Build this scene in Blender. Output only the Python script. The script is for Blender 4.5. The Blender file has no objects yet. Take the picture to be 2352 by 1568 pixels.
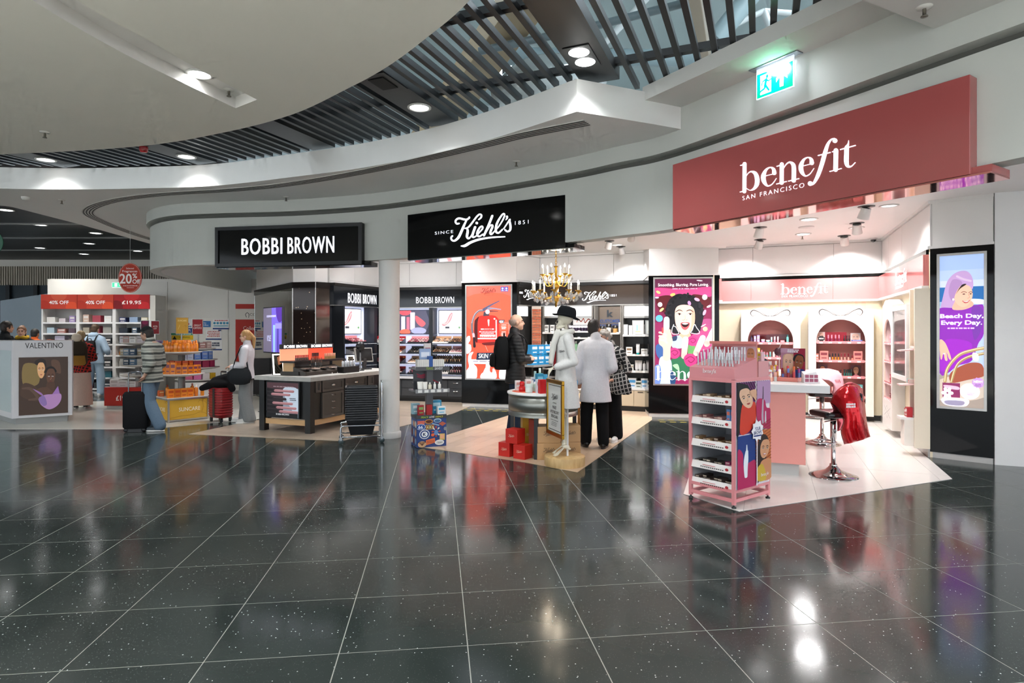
import bpy,bmesh,math,random
from mathutils import Vector,Matrix
from mathutils.geometry import tessellate_polygon
random.seed(7)
SC=bpy.context.scene
COL=SC.collection

# ------------------------------------------------------------------ camera
F,CX,HY,EYE=1400.0,1176.0,763.0,1.5  # focal length in pixels, principal column, horizon row, eye height
cam=bpy.data.cameras.new('camera')
cam.sensor_width=36.0
cam.lens=36.0*F/2352.0
cam.shift_y=-(784.0-HY)/2352.0
cam.clip_end=200
camo=bpy.data.objects.new('camera',cam)
COL.objects.link(camo)
camo.location=(0,0,EYE)
camo.rotation_euler=(math.pi/2,0,0)
SC.camera=camo

# ------------------------------------------------------------------ world, light, exposure
W=bpy.data.worlds.new('world')
SC.world=W
W.use_nodes=True
W.node_tree.nodes['Background'].inputs[0].default_value=(0.86,0.93,1.0,1)
W.node_tree.nodes['Background'].inputs[1].default_value=1.8
SC.view_settings.view_transform='Standard'
SC.view_settings.look='None'
SC.view_settings.exposure=0.3
SC.view_settings.gamma=1.0
SC.view_settings.use_curve_mapping=False
SC.cycles.use_denoising=True
SC.cycles.max_bounces=4
SC.cycles.diffuse_bounces=2
SC.cycles.use_adaptive_sampling=True
SC.cycles.adaptive_threshold=0.15
SC.cycles.adaptive_min_samples=8
SC.cycles.light_sampling_threshold=0.05
SC.cycles.glossy_bounces=3
SC.cycles.transmission_bounces=4
SC.cycles.sample_clamp_indirect=6.0
SC.cycles.caustics_reflective=False
SC.cycles.caustics_refractive=False

def lamp(kind,loc,power,color=(1,1,1),size=0.1,rot=(0,0,0),spot=1.4,blend=0.5,parent=None,name='bulb'):
 l=bpy.data.lights.new(name,kind)
 l.energy=power
 l.color=color
 if kind=='AREA':
  l.shape='DISK';l.size=size;l.spread=spot
 elif kind=='SPOT':
  l.spot_size=spot;l.spot_blend=blend;l.shadow_soft_size=size
 else:
  l.shadow_soft_size=size
 o=bpy.data.objects.new(name,l)
 COL.objects.link(o)
 o.location=loc
 o.rotation_euler=rot
 if parent:o.parent=parent
 return o

# ------------------------------------------------------------------ colour and materials
def lin(h):
 if not isinstance(h,str):return tuple(h[:3])
 h=h.lstrip('#')
 r=[]
 for i in(0,2,4):
  c=int(h[i:i+2],16)/255.0
  r.append(c/12.92 if c<=0.04045 else((c+0.055)/1.055)**2.4)
 return tuple(r)

M={}
def newmat(name):
 m=bpy.data.materials.new(name)
 m.use_nodes=True
 nt=m.node_tree
 b=nt.nodes['Principled BSDF']
 M[name]=m
 return m,nt,b

def col_mat(name,rough,metal=0.0,spec=0.5,emit=0.0,noise=0.0,nscale=20.0,bump=0.0,coat=0.0,bscale=None,trans=0.0):
 m,nt,b=newmat(name)
 at=nt.nodes.new('ShaderNodeAttribute');at.attribute_name='Col'
 b.inputs['Roughness'].default_value=rough
 b.inputs['Metallic'].default_value=metal
 b.inputs['Specular IOR Level'].default_value=spec
 b.inputs['Coat Weight'].default_value=coat
 b.inputs['Coat Roughness'].default_value=0.05
 b.inputs['Transmission Weight'].default_value=trans
 out=at.outputs['Color']
 if noise or bump:
  tc=nt.nodes.new('ShaderNodeTexCoord')
  nz=nt.nodes.new('ShaderNodeTexNoise');nz.inputs['Scale'].default_value=nscale;nz.inputs['Detail'].default_value=4
  nt.links.new(tc.outputs['Object'],nz.inputs['Vector'])
  if noise:
   mr=nt.nodes.new('ShaderNodeMapRange')
   mr.inputs['To Min'].default_value=1-noise;mr.inputs['To Max'].default_value=1+noise
   nt.links.new(nz.outputs['Fac'],mr.inputs['Value'])
   mx=nt.nodes.new('ShaderNodeVectorMath');mx.operation='SCALE'
   nt.links.new(out,mx.inputs[0]);nt.links.new(mr.outputs['Result'],mx.inputs['Scale'])
   out=mx.outputs['Vector']
  if bump:
   bp=nt.nodes.new('ShaderNodeBump');bp.inputs['Strength'].default_value=bump;bp.inputs['Distance'].default_value=0.01
   if bscale:
    n2=nt.nodes.new('ShaderNodeTexNoise');n2.inputs['Scale'].default_value=bscale
    nt.links.new(tc.outputs['Object'],n2.inputs['Vector']);nt.links.new(n2.outputs['Fac'],bp.inputs['Height'])
   else:
    nt.links.new(nz.outputs['Fac'],bp.inputs['Height'])
   nt.links.new(bp.outputs['Normal'],b.inputs['Normal'])
 nt.links.new(out,b.inputs['Base Color'])
 if emit:
  nt.links.new(out,b.inputs['Emission Color'])
  b.inputs['Emission Strength'].default_value=emit
  b.inputs['Specular IOR Level'].default_value=0.3
 return m

col_mat('paint',0.55,noise=0.02,nscale=3,spec=0.3)
col_mat('matte',0.65,noise=0.03,nscale=12)
col_mat('satin',0.35,noise=0.02,nscale=15)
col_mat('gloss',0.12,coat=0.3)
col_mat('lacquer',0.07,spec=0.22)
col_mat('card',0.4,noise=0.03,nscale=40)
col_mat('metal',0.28,metal=1.0,noise=0.05,nscale=60)
col_mat('chrome',0.06,metal=1.0)
col_mat('brushed',0.34,metal=0.9,noise=0.06,nscale=40)
col_mat('cloth',0.85,spec=0.2,noise=0.12,nscale=60,bump=0.25,bscale=9)
col_mat('knit',0.9,spec=0.15,noise=0.1,nscale=120,bump=0.3,bscale=30)
col_mat('skin',0.5,spec=0.35,noise=0.05,nscale=25)
col_mat('hair',0.5,spec=0.4,noise=0.35,nscale=60,bump=0.5,bscale=90)
col_mat('print',0.5,spec=0.3)
col_mat('backlit',0.35,emit=0.55)
col_mat('screen',0.2,emit=0.75)
col_mat('glow',0.4,emit=1.5)
col_mat('letter',0.4,emit=0.85)
col_mat('lamp',0.4,emit=8.0)
col_mat('daylight',0.4,emit=7.0)
col_mat('plasticclear',0.05,trans=0.85,spec=0.5)
col_mat('crystal',0.05,trans=0.45,spec=0.6)
col_mat('foil',0.18,metal=0.45,bump=0.9,nscale=9,bscale=14)

for _n in('backlit','screen','glow','letter','lamp'):M[_n].cycles.emission_sampling='NONE'  # small glowing faces are found by bounced light alone
def tree_noise(nt,scale,coord='Object',detail=5,vec=None):
 tc=nt.nodes.new('ShaderNodeTexCoord')
 n=nt.nodes.new('ShaderNodeTexNoise');n.inputs['Scale'].default_value=scale;n.inputs['Detail'].default_value=detail
 if vec:
  mp=nt.nodes.new('ShaderNodeMapping');mp.inputs['Scale'].default_value=vec
  nt.links.new(tc.outputs[coord],mp.inputs['Vector']);nt.links.new(mp.outputs['Vector'],n.inputs['Vector'])
 else:
  nt.links.new(tc.outputs[coord],n.inputs['Vector'])
 return n
def ramp(nt,src,stops):
 r=nt.nodes.new('ShaderNodeValToRGB')
 e=r.color_ramp.elements
 while len(e)<len(stops):e.new(0.5)
 for k,(p,c)in enumerate(stops):
  e[k].position=p;e[k].color=(*lin(c),1)
 nt.links.new(src,r.inputs['Fac'])
 return r

def mat_floor_black():
 m,nt,b=newmat('black_tile')
 n=tree_noise(nt,1.3,'Object',6)
 geo=nt.nodes.new('ShaderNodeNewGeometry')
 oi=nt.nodes.new('ShaderNodeObjectInfo')
 base=ramp(nt,n.outputs['Fac'],[(0.3,'#2b312f'),(0.7,'#343a38')])
 # quartz flecks in the stone
 def flecks(scale,lim,add):
  v=nt.nodes.new('ShaderNodeTexVoronoi');v.inputs['Scale'].default_value=scale
  nt.links.new(geo.outputs['Position'],v.inputs['Vector'])
  lt=nt.nodes.new('ShaderNodeMath');lt.operation='LESS_THAN';lt.inputs[1].default_value=lim
  nt.links.new(v.outputs['Distance'],lt.inputs[0])
  sp=nt.nodes.new('ShaderNodeSeparateColor');nt.links.new(v.outputs['Color'],sp.inputs[0])
  g=nt.nodes.new('ShaderNodeMath');g.operation='GREATER_THAN';g.inputs[1].default_value=add
  nt.links.new(sp.outputs[0],g.inputs[0])
  mu=nt.nodes.new('ShaderNodeMath');mu.operation='MULTIPLY'
  nt.links.new(lt.outputs[0],mu.inputs[0]);nt.links.new(g.outputs[0],mu.inputs[1])
  return mu.outputs[0]
 f1=flecks(38,0.115,0.66);f2=flecks(110,0.2,0.55)
 mx=nt.nodes.new('ShaderNodeMix');mx.data_type='RGBA'
 nt.links.new(f1,mx.inputs['Factor']);nt.links.new(base.outputs['Color'],mx.inputs['A']);mx.inputs['B'].default_value=(0.62,0.66,0.64,1)
 m2=nt.nodes.new('ShaderNodeMix');m2.data_type='RGBA'
 sc=nt.nodes.new('ShaderNodeMath');sc.operation='MULTIPLY';sc.inputs[1].default_value=0.12
 nt.links.new(f2,sc.inputs[0]);nt.links.new(sc.outputs[0],m2.inputs['Factor'])
 nt.links.new(mx.outputs['Result'],m2.inputs['A']);m2.inputs['B'].default_value=(0.35,0.38,0.36,1)
 nt.links.new(m2.outputs['Result'],b.inputs['Base Color'])
 r=tree_noise(nt,3.0,'Object',3)
 mr=nt.nodes.new('ShaderNodeMapRange');mr.inputs['To Min'].default_value=0.07;mr.inputs['To Max'].default_value=0.16
 nt.links.new(r.outputs['Fac'],mr.inputs['Value']);nt.links.new(mr.outputs['Result'],b.inputs['Roughness'])
 b.inputs['Specular IOR Level'].default_value=0.33
mat_floor_black()

def mat_wood(name,a,c,rough,scale=(1.2,14,1)):
 m,nt,b=newmat(name)
 oi=nt.nodes.new('ShaderNodeObjectInfo')
 n=tree_noise(nt,3.0,'Object',6,scale)
 r=ramp(nt,n.outputs['Fac'],[(0.25,a),(0.75,c)])
 mr=nt.nodes.new('ShaderNodeMapRange');mr.inputs['To Min'].default_value=0.88;mr.inputs['To Max'].default_value=1.1
 nt.links.new(oi.outputs['Random'],mr.inputs['Value'])
 mx=nt.nodes.new('ShaderNodeVectorMath');mx.operation='SCALE'
 nt.links.new(r.outputs['Color'],mx.inputs[0]);nt.links.new(mr.outputs['Result'],mx.inputs['Scale'])
 nt.links.new(mx.outputs['Vector'],b.inputs['Base Color'])
 b.inputs['Roughness'].default_value=rough
mat_wood('oak_light','#c4a688','#d8bea4',0.28)
mat_wood('oak_grey','#9c8c7a','#b3a392',0.28)
mat_wood('oak_disc','#b9935c','#d8b783',0.5,(8,8,2))

def mat_simple(name,c,rough,metal=0.0,noise=(1.0,1.0),nscale=4,coat=0.0):
 m,nt,b=newmat(name)
 n=tree_noise(nt,nscale)
 c=lin(c)
 r=nt.nodes.new('ShaderNodeValToRGB')
 r.color_ramp.elements[0].color=(c[0]*noise[0],c[1]*noise[0],c[2]*noise[0],1)
 r.color_ramp.elements[1].color=(min(1,c[0]*noise[1]),min(1,c[1]*noise[1]),min(1,c[2]*noise[1]),1)
 nt.links.new(n.outputs['Fac'],r.inputs['Fac']);nt.links.new(r.outputs['Color'],b.inputs['Base Color'])
 b.inputs['Roughness'].default_value=rough
 b.inputs['Metallic'].default_value=metal
 b.inputs['Coat Weight'].default_value=coat
 return m
mat_simple('white_tile','#efe9e4',0.16,noise=(0.97,1.0))
mat_simple('white_gloss_floor','#dcd8cd',0.12,noise=(0.95,1.0))
mat_simple('concrete','#b9b6b0',0.5,noise=(0.72,1.1),nscale=14)
mat_simple('mirror','#9a9790',0.03,metal=1.0,noise=(0.95,1.0))
mat_simple('dark_mirror','#4a4642',0.05,metal=0.9,noise=(0.95,1.0))

def mat_speckle():
 m,nt,b=newmat('glitter_panel')
 tc=nt.nodes.new('ShaderNodeTexCoord')
 v=nt.nodes.new('ShaderNodeTexVoronoi');v.inputs['Scale'].default_value=17
 nt.links.new(tc.outputs['Object'],v.inputs['Vector'])
 lt=nt.nodes.new('ShaderNodeMath');lt.operation='LESS_THAN';lt.inputs[1].default_value=0.17
 nt.links.new(v.outputs['Distance'],lt.inputs[0])
 sp=nt.nodes.new('ShaderNodeSeparateColor');nt.links.new(v.outputs['Color'],sp.inputs[0])
 g=nt.nodes.new('ShaderNodeMath');g.operation='GREATER_THAN';g.inputs[1].default_value=0.5
 nt.links.new(sp.outputs[0],g.inputs[0])
 mu=nt.nodes.new('ShaderNodeMath');mu.operation='MULTIPLY'
 nt.links.new(lt.outputs[0],mu.inputs[0]);nt.links.new(g.outputs[0],mu.inputs[1])
 mx=nt.nodes.new('ShaderNodeMix');mx.data_type='RGBA'
 nt.links.new(mu.outputs[0],mx.inputs['Factor'])
 mx.inputs['A'].default_value=(*lin('#2d2421'),1);mx.inputs['B'].default_value=(*lin('#e6c9a2'),1)
 nt.links.new(mx.outputs['Result'],b.inputs['Base Color'])
 b.inputs['Roughness'].default_value=0.12
 b.inputs['Metallic'].default_value=0.25
mat_speckle()

def mat_plaid(name,base,l1,l2,scale=22,lim=.72):
 m,nt,b=newmat(name)
 tc=nt.nodes.new('ShaderNodeTexCoord')
 mp=nt.nodes.new('ShaderNodeMapping');mp.inputs['Rotation'].default_value=(0,0.25,0.4)
 nt.links.new(tc.outputs['Object'],mp.inputs['Vector'])
 facs=[]
 for d in('X','Z'):
  w=nt.nodes.new('ShaderNodeTexWave');w.wave_type='BANDS';w.bands_direction=d
  w.inputs['Scale'].default_value=scale*(1 if d=='X' else 0.8)
  nt.links.new(mp.outputs['Vector'],w.inputs['Vector'])
  g=nt.nodes.new('ShaderNodeMath');g.operation='GREATER_THAN';g.inputs[1].default_value=lim
  nt.links.new(w.outputs['Fac'],g.inputs[0]);facs.append(g.outputs[0])
 m1=nt.nodes.new('ShaderNodeMix');m1.data_type='RGBA'
 nt.links.new(facs[0],m1.inputs['Factor']);m1.inputs['A'].default_value=(*lin(base),1);m1.inputs['B'].default_value=(*lin(l1),1)
 m2=nt.nodes.new('ShaderNodeMix');m2.data_type='RGBA'
 nt.links.new(facs[1],m2.inputs['Factor']);nt.links.new(m1.outputs['Result'],m2.inputs['A']);m2.inputs['B'].default_value=(*lin(l2),1)
 nt.links.new(m2.outputs['Result'],b.inputs['Base Color'])
 b.inputs['Roughness'].default_value=0.85
mat_plaid('plaid_black','#141416','#b9b6b0','#a8a5a0',7.5,.86)
mat_plaid('plaid_red','#1a1010','#c22a22','#b0261f',7)
def mat_bands(name,stops,scale,dist):
 m,nt,b=newmat(name)
 tc=nt.nodes.new('ShaderNodeTexCoord')
 w=nt.nodes.new('ShaderNodeTexWave');w.wave_type='BANDS';w.bands_direction='Z'
 w.inputs['Scale'].default_value=scale;w.inputs['Distortion'].default_value=dist;w.inputs['Detail'].default_value=3
 nt.links.new(tc.outputs['Object'],w.inputs['Vector'])
 r=ramp(nt,w.outputs['Fac'],stops)
 nt.links.new(r.outputs['Color'],b.inputs['Base Color'])
 b.inputs['Roughness'].default_value=0.85
mat_bands('striped_shirt',[(0.0,'#2a2d2c'),(0.3,'#7d8078'),(0.6,'#b4b3a8'),(1.0,'#8b8d84')],3.2,1.5)

# ------------------------------------------------------------------ mesh builder
class MB:
 def __init__(s,T=None):
  s.v,s.f,s.c,s.m,s.sm=[],[],[],[],[]
  s.T=T or Matrix()
 def add(s,vs,fs,c='#ffffff',m='matte',smooth=False):
  n=len(s.v)
  T=s.T
  s.v+=[T@Vector(p)for p in vs]
  s.f+=[tuple(i+n for i in f)for f in fs]
  k=len(fs)
  s.c+=[lin(c)]*k;s.m+=[m]*k;s.sm+=[smooth]*k
  return s
 def box(s,x0,x1,y0,y1,z0,z1,c='#ffffff',m='matte'):
  vs=[(x,y,z)for z in(z0,z1)for y in(y0,y1)for x in(x0,x1)]
  return s.add(vs,[(0,2,3,1),(4,5,7,6),(0,1,5,4),(2,6,7,3),(0,4,6,2),(1,3,7,5)],c,m)
 def cbox(s,cx,cy,z0,sx,sy,sz,c='#ffffff',m='matte',rot=0.0):
  old=s.T
  s.T=old@Matrix.Translation((cx,cy,z0))@Matrix.Rotation(rot,4,'Z')
  s.box(-sx/2,sx/2,-sy/2,sy/2,0,sz,c,m)
  s.T=old
  return s
 def prism(s,poly,z0,z1,c='#ffffff',m='matte',smooth=False,caps=(1,1)):
  n=len(poly)
  a=sum(poly[i][0]*poly[(i+1)%n][1]-poly[(i+1)%n][0]*poly[i][1]for i in range(n))
  if a<0:poly=poly[::-1]
  vs=[(p[0],p[1],z0)for p in poly]+[(p[0],p[1],z1)for p in poly]
  fs=[(i,(i+1)%n,n+(i+1)%n,n+i)for i in range(n)]
  s.add(vs,fs,c,m,smooth)
  if caps[0]:s.add([(p[0],p[1],z0)for p in poly],[tuple(range(n-1,-1,-1))],c,m)
  if caps[1]:s.add([(p[0],p[1],z1)for p in poly],[tuple(range(n))],c,m)
  return s
 def slab(s,poly,y0,y1,c='#ffffff',m='matte'):
  """polygon given in (x, z), extruded along y"""
  n=len(poly)
  a=sum(poly[i][0]*poly[(i+1)%n][1]-poly[(i+1)%n][0]*poly[i][1]for i in range(n))
  if a<0:poly=poly[::-1]
  vs=[(p[0],y0,p[1])for p in poly]+[(p[0],y1,p[1])for p in poly]
  fs=[tuple(range(n)),tuple(range(2*n-1,n-1,-1))]+[((i+1)%n,i,n+i,n+(i+1)%n)for i in range(n)]
  return s.add(vs,fs,c,m)
 def quad(s,a,b,c_,d,c='#ffffff',m='matte'):
  return s.add([a,b,c_,d],[(0,1,2,3)],c,m)
 def lathe(s,prof,n=16,o=(0,0,0),c='#ffffff',m='matte',smooth=True):
  vs,fs=[],[]
  for r,z in prof:
   for k in range(n):
    a=2*math.pi*k/n
    vs.append((o[0]+r*math.cos(a),o[1]+r*math.sin(a),o[2]+z))
  L=len(prof)
  for i in range(L-1):
   for k in range(n):
    k2=(k+1)%n
    fs.append((i*n+k,i*n+k2,(i+1)*n+k2,(i+1)*n+k))
  s.add(vs,fs,c,m,smooth)
  if prof[0][0]>1e-6:s.add(vs[:n],[tuple(range(n-1,-1,-1))],c,m)
  if prof[-1][0]>1e-6:s.add(vs[-n:],[tuple(range(n))],c,m)
  return s
 def tube(s,pts,r,n=8,c='#ffffff',m='matte',closed=False,caps=True,flat=1.0):
  pts=[Vector(p)for p in pts]
  L=len(pts)
  rs=r if isinstance(r,(list,tuple))else[r]*L
  vs,fs=[],[]
  up=None
  for i,p in enumerate(pts):
   if closed:t=pts[(i+1)%L]-pts[i-1]
   else:t=pts[min(i+1,L-1)]-pts[max(i-1,0)]
   if t.length<1e-9:t=Vector((0,0,1))
   t.normalize()
   if up is None:
    up=Vector((0,0,1))if abs(t.z)<0.9 else Vector((0,1,0))
   a=up.cross(t)
   if a.length<1e-6:a=Vector((1,0,0)).cross(t)
   a.normalize()
   b=t.cross(a).normalized()
   up=b
   for k in range(n):
    an=2*math.pi*k/n
    vs.append(p+a*(math.cos(an)*rs[i])+b*(math.sin(an)*rs[i]*flat))
  R=L if closed else L-1
  for i in range(R):
   j=(i+1)%L
   for k in range(n):
    k2=(k+1)%n
    fs.append((i*n+k,i*n+k2,j*n+k2,j*n+k))
  s.add(vs,fs,c,m,True)
  if caps and not closed:
   s.add(vs[:n],[tuple(range(n-1,-1,-1))],c,m)
   s.add(vs[-n:],[tuple(range(n))],c,m)
  return s
 def ell(s,o,r,n=12,k=8,c='#ffffff',m='matte',rot=None):
  if not isinstance(r,(tuple,list)):r=(r,r,r)
  R=rot or Matrix()
  vs,fs=[],[]
  for i in range(k+1):
   t=math.pi*i/k
   for j in range(n):
    a=2*math.pi*j/n
    p=Vector((r[0]*math.sin(t)*math.cos(a),r[1]*math.sin(t)*math.sin(a),-r[2]*math.cos(t)))
    vs.append(Vector(o)+(R@p))
  for i in range(k):
   for j in range(n):
    j2=(j+1)%n
    fs.append((i*n+j,i*n+j2,(i+1)*n+j2,(i+1)*n+j))
  return s.add(vs,fs,c,m,True)
 def capsule(s,p0,p1,r0,r1,n=12,c='#ffffff',m='matte',flat=(1,1)):
  """tapered limb with round ends"""
  p0,p1=Vector(p0),Vector(p1)
  t=(p1-p0)
  L=t.length
  t=t/L if L>1e-9 else Vector((0,0,1))
  pts,rs=[],[]
  for k in range(5):
   a=math.pi/2*k/4
   pts.append(p0-t*(r0*math.cos(a)));rs.append(max(1e-4,r0*math.sin(a)))
  for k in range(1,5):
   a=math.pi/2*k/4
   if k==1:pts.append(p1);rs.append(r1)
   pts.append(p1+t*(r1*math.sin(a)));rs.append(max(1e-4,r1*math.cos(a)))
  return s.tube(pts,rs,n,c,m)
 def rings(s,rows,n=20,c='#ffffff',m='matte',power=2.0):
  """loft of horizontal ellipses: rows of (cx, cy, z, rx, ry)"""
  vs,fs=[],[]
  for cx,cy,z,rx,ry in rows:
   for k in range(n):
    a=2*math.pi*k/n
    ca,sa=math.cos(a),math.sin(a)
    e=2.0/power
    vs.append((cx+rx*math.copysign(abs(ca)**e,ca),cy+ry*math.copysign(abs(sa)**e,sa),z))
  for i in range(len(rows)-1):
   for k in range(n):
    k2=(k+1)%n
    fs.append((i*n+k,i*n+k2,(i+1)*n+k2,(i+1)*n+k))
  s.add(vs,fs,c,m,True)
  s.add(vs[:n],[tuple(range(n-1,-1,-1))],c,m)
  s.add(vs[-n:],[tuple(range(n))],c,m)
  return s
 def mesh(s,name):
  me=bpy.data.meshes.new(name)
  me.from_pydata([tuple(p)for p in s.v],[],s.f)
  names=[]
  for x in s.m:
   if x not in names:names.append(x)
  for x in names:me.materials.append(M[x])
  if len(names)>1:
   ix={x:i for i,x in enumerate(names)}
   me.polygons.foreach_set('material_index',[ix[x]for x in s.m])
  me.polygons.foreach_set('use_smooth',s.sm)
  ca=me.color_attributes.new('Col','FLOAT_COLOR','CORNER')
  buf=[]
  for f,c in zip(s.f,s.c):
   buf+=[c[0],c[1],c[2],1.0]*len(f)
  ca.data.foreach_set('color',buf)
  me.update()
  return me
 def build(s,name,parent=None,bevel=0.0,seg=2,loc=None,rot=None):
  o=bpy.data.objects.new(name,s.mesh(name))
  COL.objects.link(o)
  if parent:o.parent=parent
  if loc is not None:o.location=loc
  if rot is not None:o.rotation_euler=rot
  if bevel:
   b=o.modifiers.new('bevel','BEVEL');b.width=bevel;b.segments=seg;b.limit_method='ANGLE';b.angle_limit=0.7
  return o

def tag(o,label=None,cat=None,group=None,kind=None):
 if label:o['label']=label
 if cat:o['category']=cat
 if group:o['group']=group
 if kind:o['kind']=kind
 return o
def thing(name,label,cat,loc=(0,0,0),rz=0.0,group=None):
 o=bpy.data.objects.new(name,None)
 COL.objects.link(o)
 o.empty_display_size=0.1
 o.location=loc
 o.rotation_euler=(0,0,rz)
 return tag(o,label,cat,group)
def struct(o):o['kind']='structure';return o
def copy_tree(o,parent=None,loc=None,rz=None,label=None):
 c=o.copy();COL.objects.link(c);c.parent=parent
 if loc is not None:c.location=loc
 if rz is not None:c.rotation_euler=(0,0,rz)
 if label:c['label']=label
 for ch in list(o.children):copy_tree(ch,c)
 return c
ORD=['first','second','third','fourth','fifth','sixth','seventh','eighth','ninth','tenth','eleventh','twelfth','thirteenth','fourteenth','fifteenth','sixteenth','seventeenth','eighteenth','nineteenth','twentieth']

# ------------------------------------------------------------------ geometry helpers
def gp(x,y):  # point on the floor seen at a pixel
 D=EYE*F/(y-HY)
 return((x-CX)/F*D,D)
def at(x,y,D):  # point at a pixel and a depth
 return Vector(((x-CX)/F*D,D,EYE-(y-HY)/F*D))
def catmull(pts,k=8,closed=False):
 pts=[Vector(p)for p in pts]
 out=[]
 n=len(pts)
 rng=range(n)if closed else range(n-1)
 for i in rng:
  p0=pts[(i-1)%n]if(closed or i>0)else pts[0]
  p1=pts[i];p2=pts[(i+1)%n]
  p3=pts[(i+2)%n]if(closed or i+2<n)else pts[-1]
  for j in range(k):
   t=j/k
   out.append(0.5*((2*p1)+(p2-p0)*t+(2*p0-5*p1+4*p2-p3)*t*t+(3*p1-p0-3*p2+p3)*t**3))
 if not closed:out.append(pts[-1])
 return out
def offset_path(pts,d):  # positive d = to the left of travel
 out=[]
 n=len(pts)
 for i in range(n):
  t=(Vector(pts[min(i+1,n-1)])-Vector(pts[max(i-1,0)])).to_2d().normalized()
  out.append(Vector((pts[i][0]-t.y*d,pts[i][1]+t.x*d)))
 return out
def clip_poly(sub,clip):  # convex clip, counter-clockwise
 out=[tuple(p)for p in sub]
 n=len(clip)
 for i in range(n):
  a,b=clip[i],clip[(i+1)%n]
  inp,out=out,[]
  def side(p):return(b[0]-a[0])*(p[1]-a[1])-(b[1]-a[1])*(p[0]-a[0])
  for j in range(len(inp)):
   p,q=inp[j],inp[(j+1)%len(inp)]
   sp_,sq=side(p),side(q)
   if sp_>=0:out.append(p)
   if(sp_>=0)!=(sq>=0):
    t=sp_/(sp_-sq)
    out.append((p[0]+(q[0]-p[0])*t,p[1]+(q[1]-p[1])*t))
  if not out:return[]
 return out
def ribbon(pts,ws,k=6):  # 2D brush stroke -> list of polygons
 if not isinstance(ws,(list,tuple)):ws=[ws]*len(pts)
 p3=catmull([(p[0],p[1],w)for p,w in zip(pts,ws)],k)if len(pts)>2 else[Vector((p[0],p[1],w))for p,w in zip(pts,ws)]
 L,R=[],[]
 n=len(p3)
 for i in range(n):
  t=(p3[min(i+1,n-1)]-p3[max(i-1,0)]);t=Vector((t.x,t.y))
  if t.length<1e-9:t=Vector((1,0))
  t.normalize()
  h=max(0.0,p3[i].z)/2
  L.append((p3[i].x-t.y*h,p3[i].y+t.x*h));R.append((p3[i].x+t.y*h,p3[i].y-t.x*h))
 polys=[[L[i],L[i+1],R[i+1],R[i]]for i in range(n-1)]
 for e in(0,n-1):
  w=p3[e].z/2
  if w>0:polys.append([(p3[e].x+w*math.cos(a*math.pi/5),p3[e].y+w*math.sin(a*math.pi/5))for a in range(10)])
 return polys
def ellipse(cx,cy,rx,ry=None,n=20,rot=0.0,a0=0.0,a1=2*math.pi):
 ry=rx if ry is None else ry
 out=[]
 full=abs(a1-a0-2*math.pi)<1e-6
 for i in range(n if full else n+1):
  a=a0+(a1-a0)*i/n
  x,y=rx*math.cos(a),ry*math.sin(a)
  out.append((cx+x*math.cos(rot)-y*math.sin(rot),cy+x*math.sin(rot)+y*math.cos(rot)))
 return out

WORK=bpy.data.scenes.new('workbench')  # scratch scene: shapes are evaluated here one at a time
def solo(o):
 WORK.collection.objects.link(o)
 vl=WORK.view_layers[0];vl.update()
 me=bpy.data.meshes.new_from_object(o.evaluated_get(vl.depsgraph))
 WORK.collection.objects.unlink(o)
 return me
_txt={}
def text_geo(s,bold=0.0,shear=0.0,space=1.0):
 key=(s,bold,shear,space)
 if key in _txt:return _txt[key]
 cu=bpy.data.curves.new('lettering','FONT')
 cu.body=s;cu.offset=bold;cu.shear=shear;cu.space_character=space;cu.resolution_u=3
 o=bpy.data.objects.new('lettering',cu)
 me=solo(o)
 vs=[(v.co.x,v.co.y)for v in me.vertices]
 fs=[tuple(p.vertices)for p in me.polygons]
 bpy.data.objects.remove(o);bpy.data.curves.remove(cu);bpy.data.meshes.remove(me)
 x0,x1=min(v[0]for v in vs),max(v[0]for v in vs)
 y0,y1=min(v[1]for v in vs),max(v[1]for v in vs)
 vs=[((x-x0)/(x1-x0),(y-y0)/max(1e-6,y1-y0))for x,y in vs]
 _txt[key]=(vs,fs)
 return _txt[key]

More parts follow.
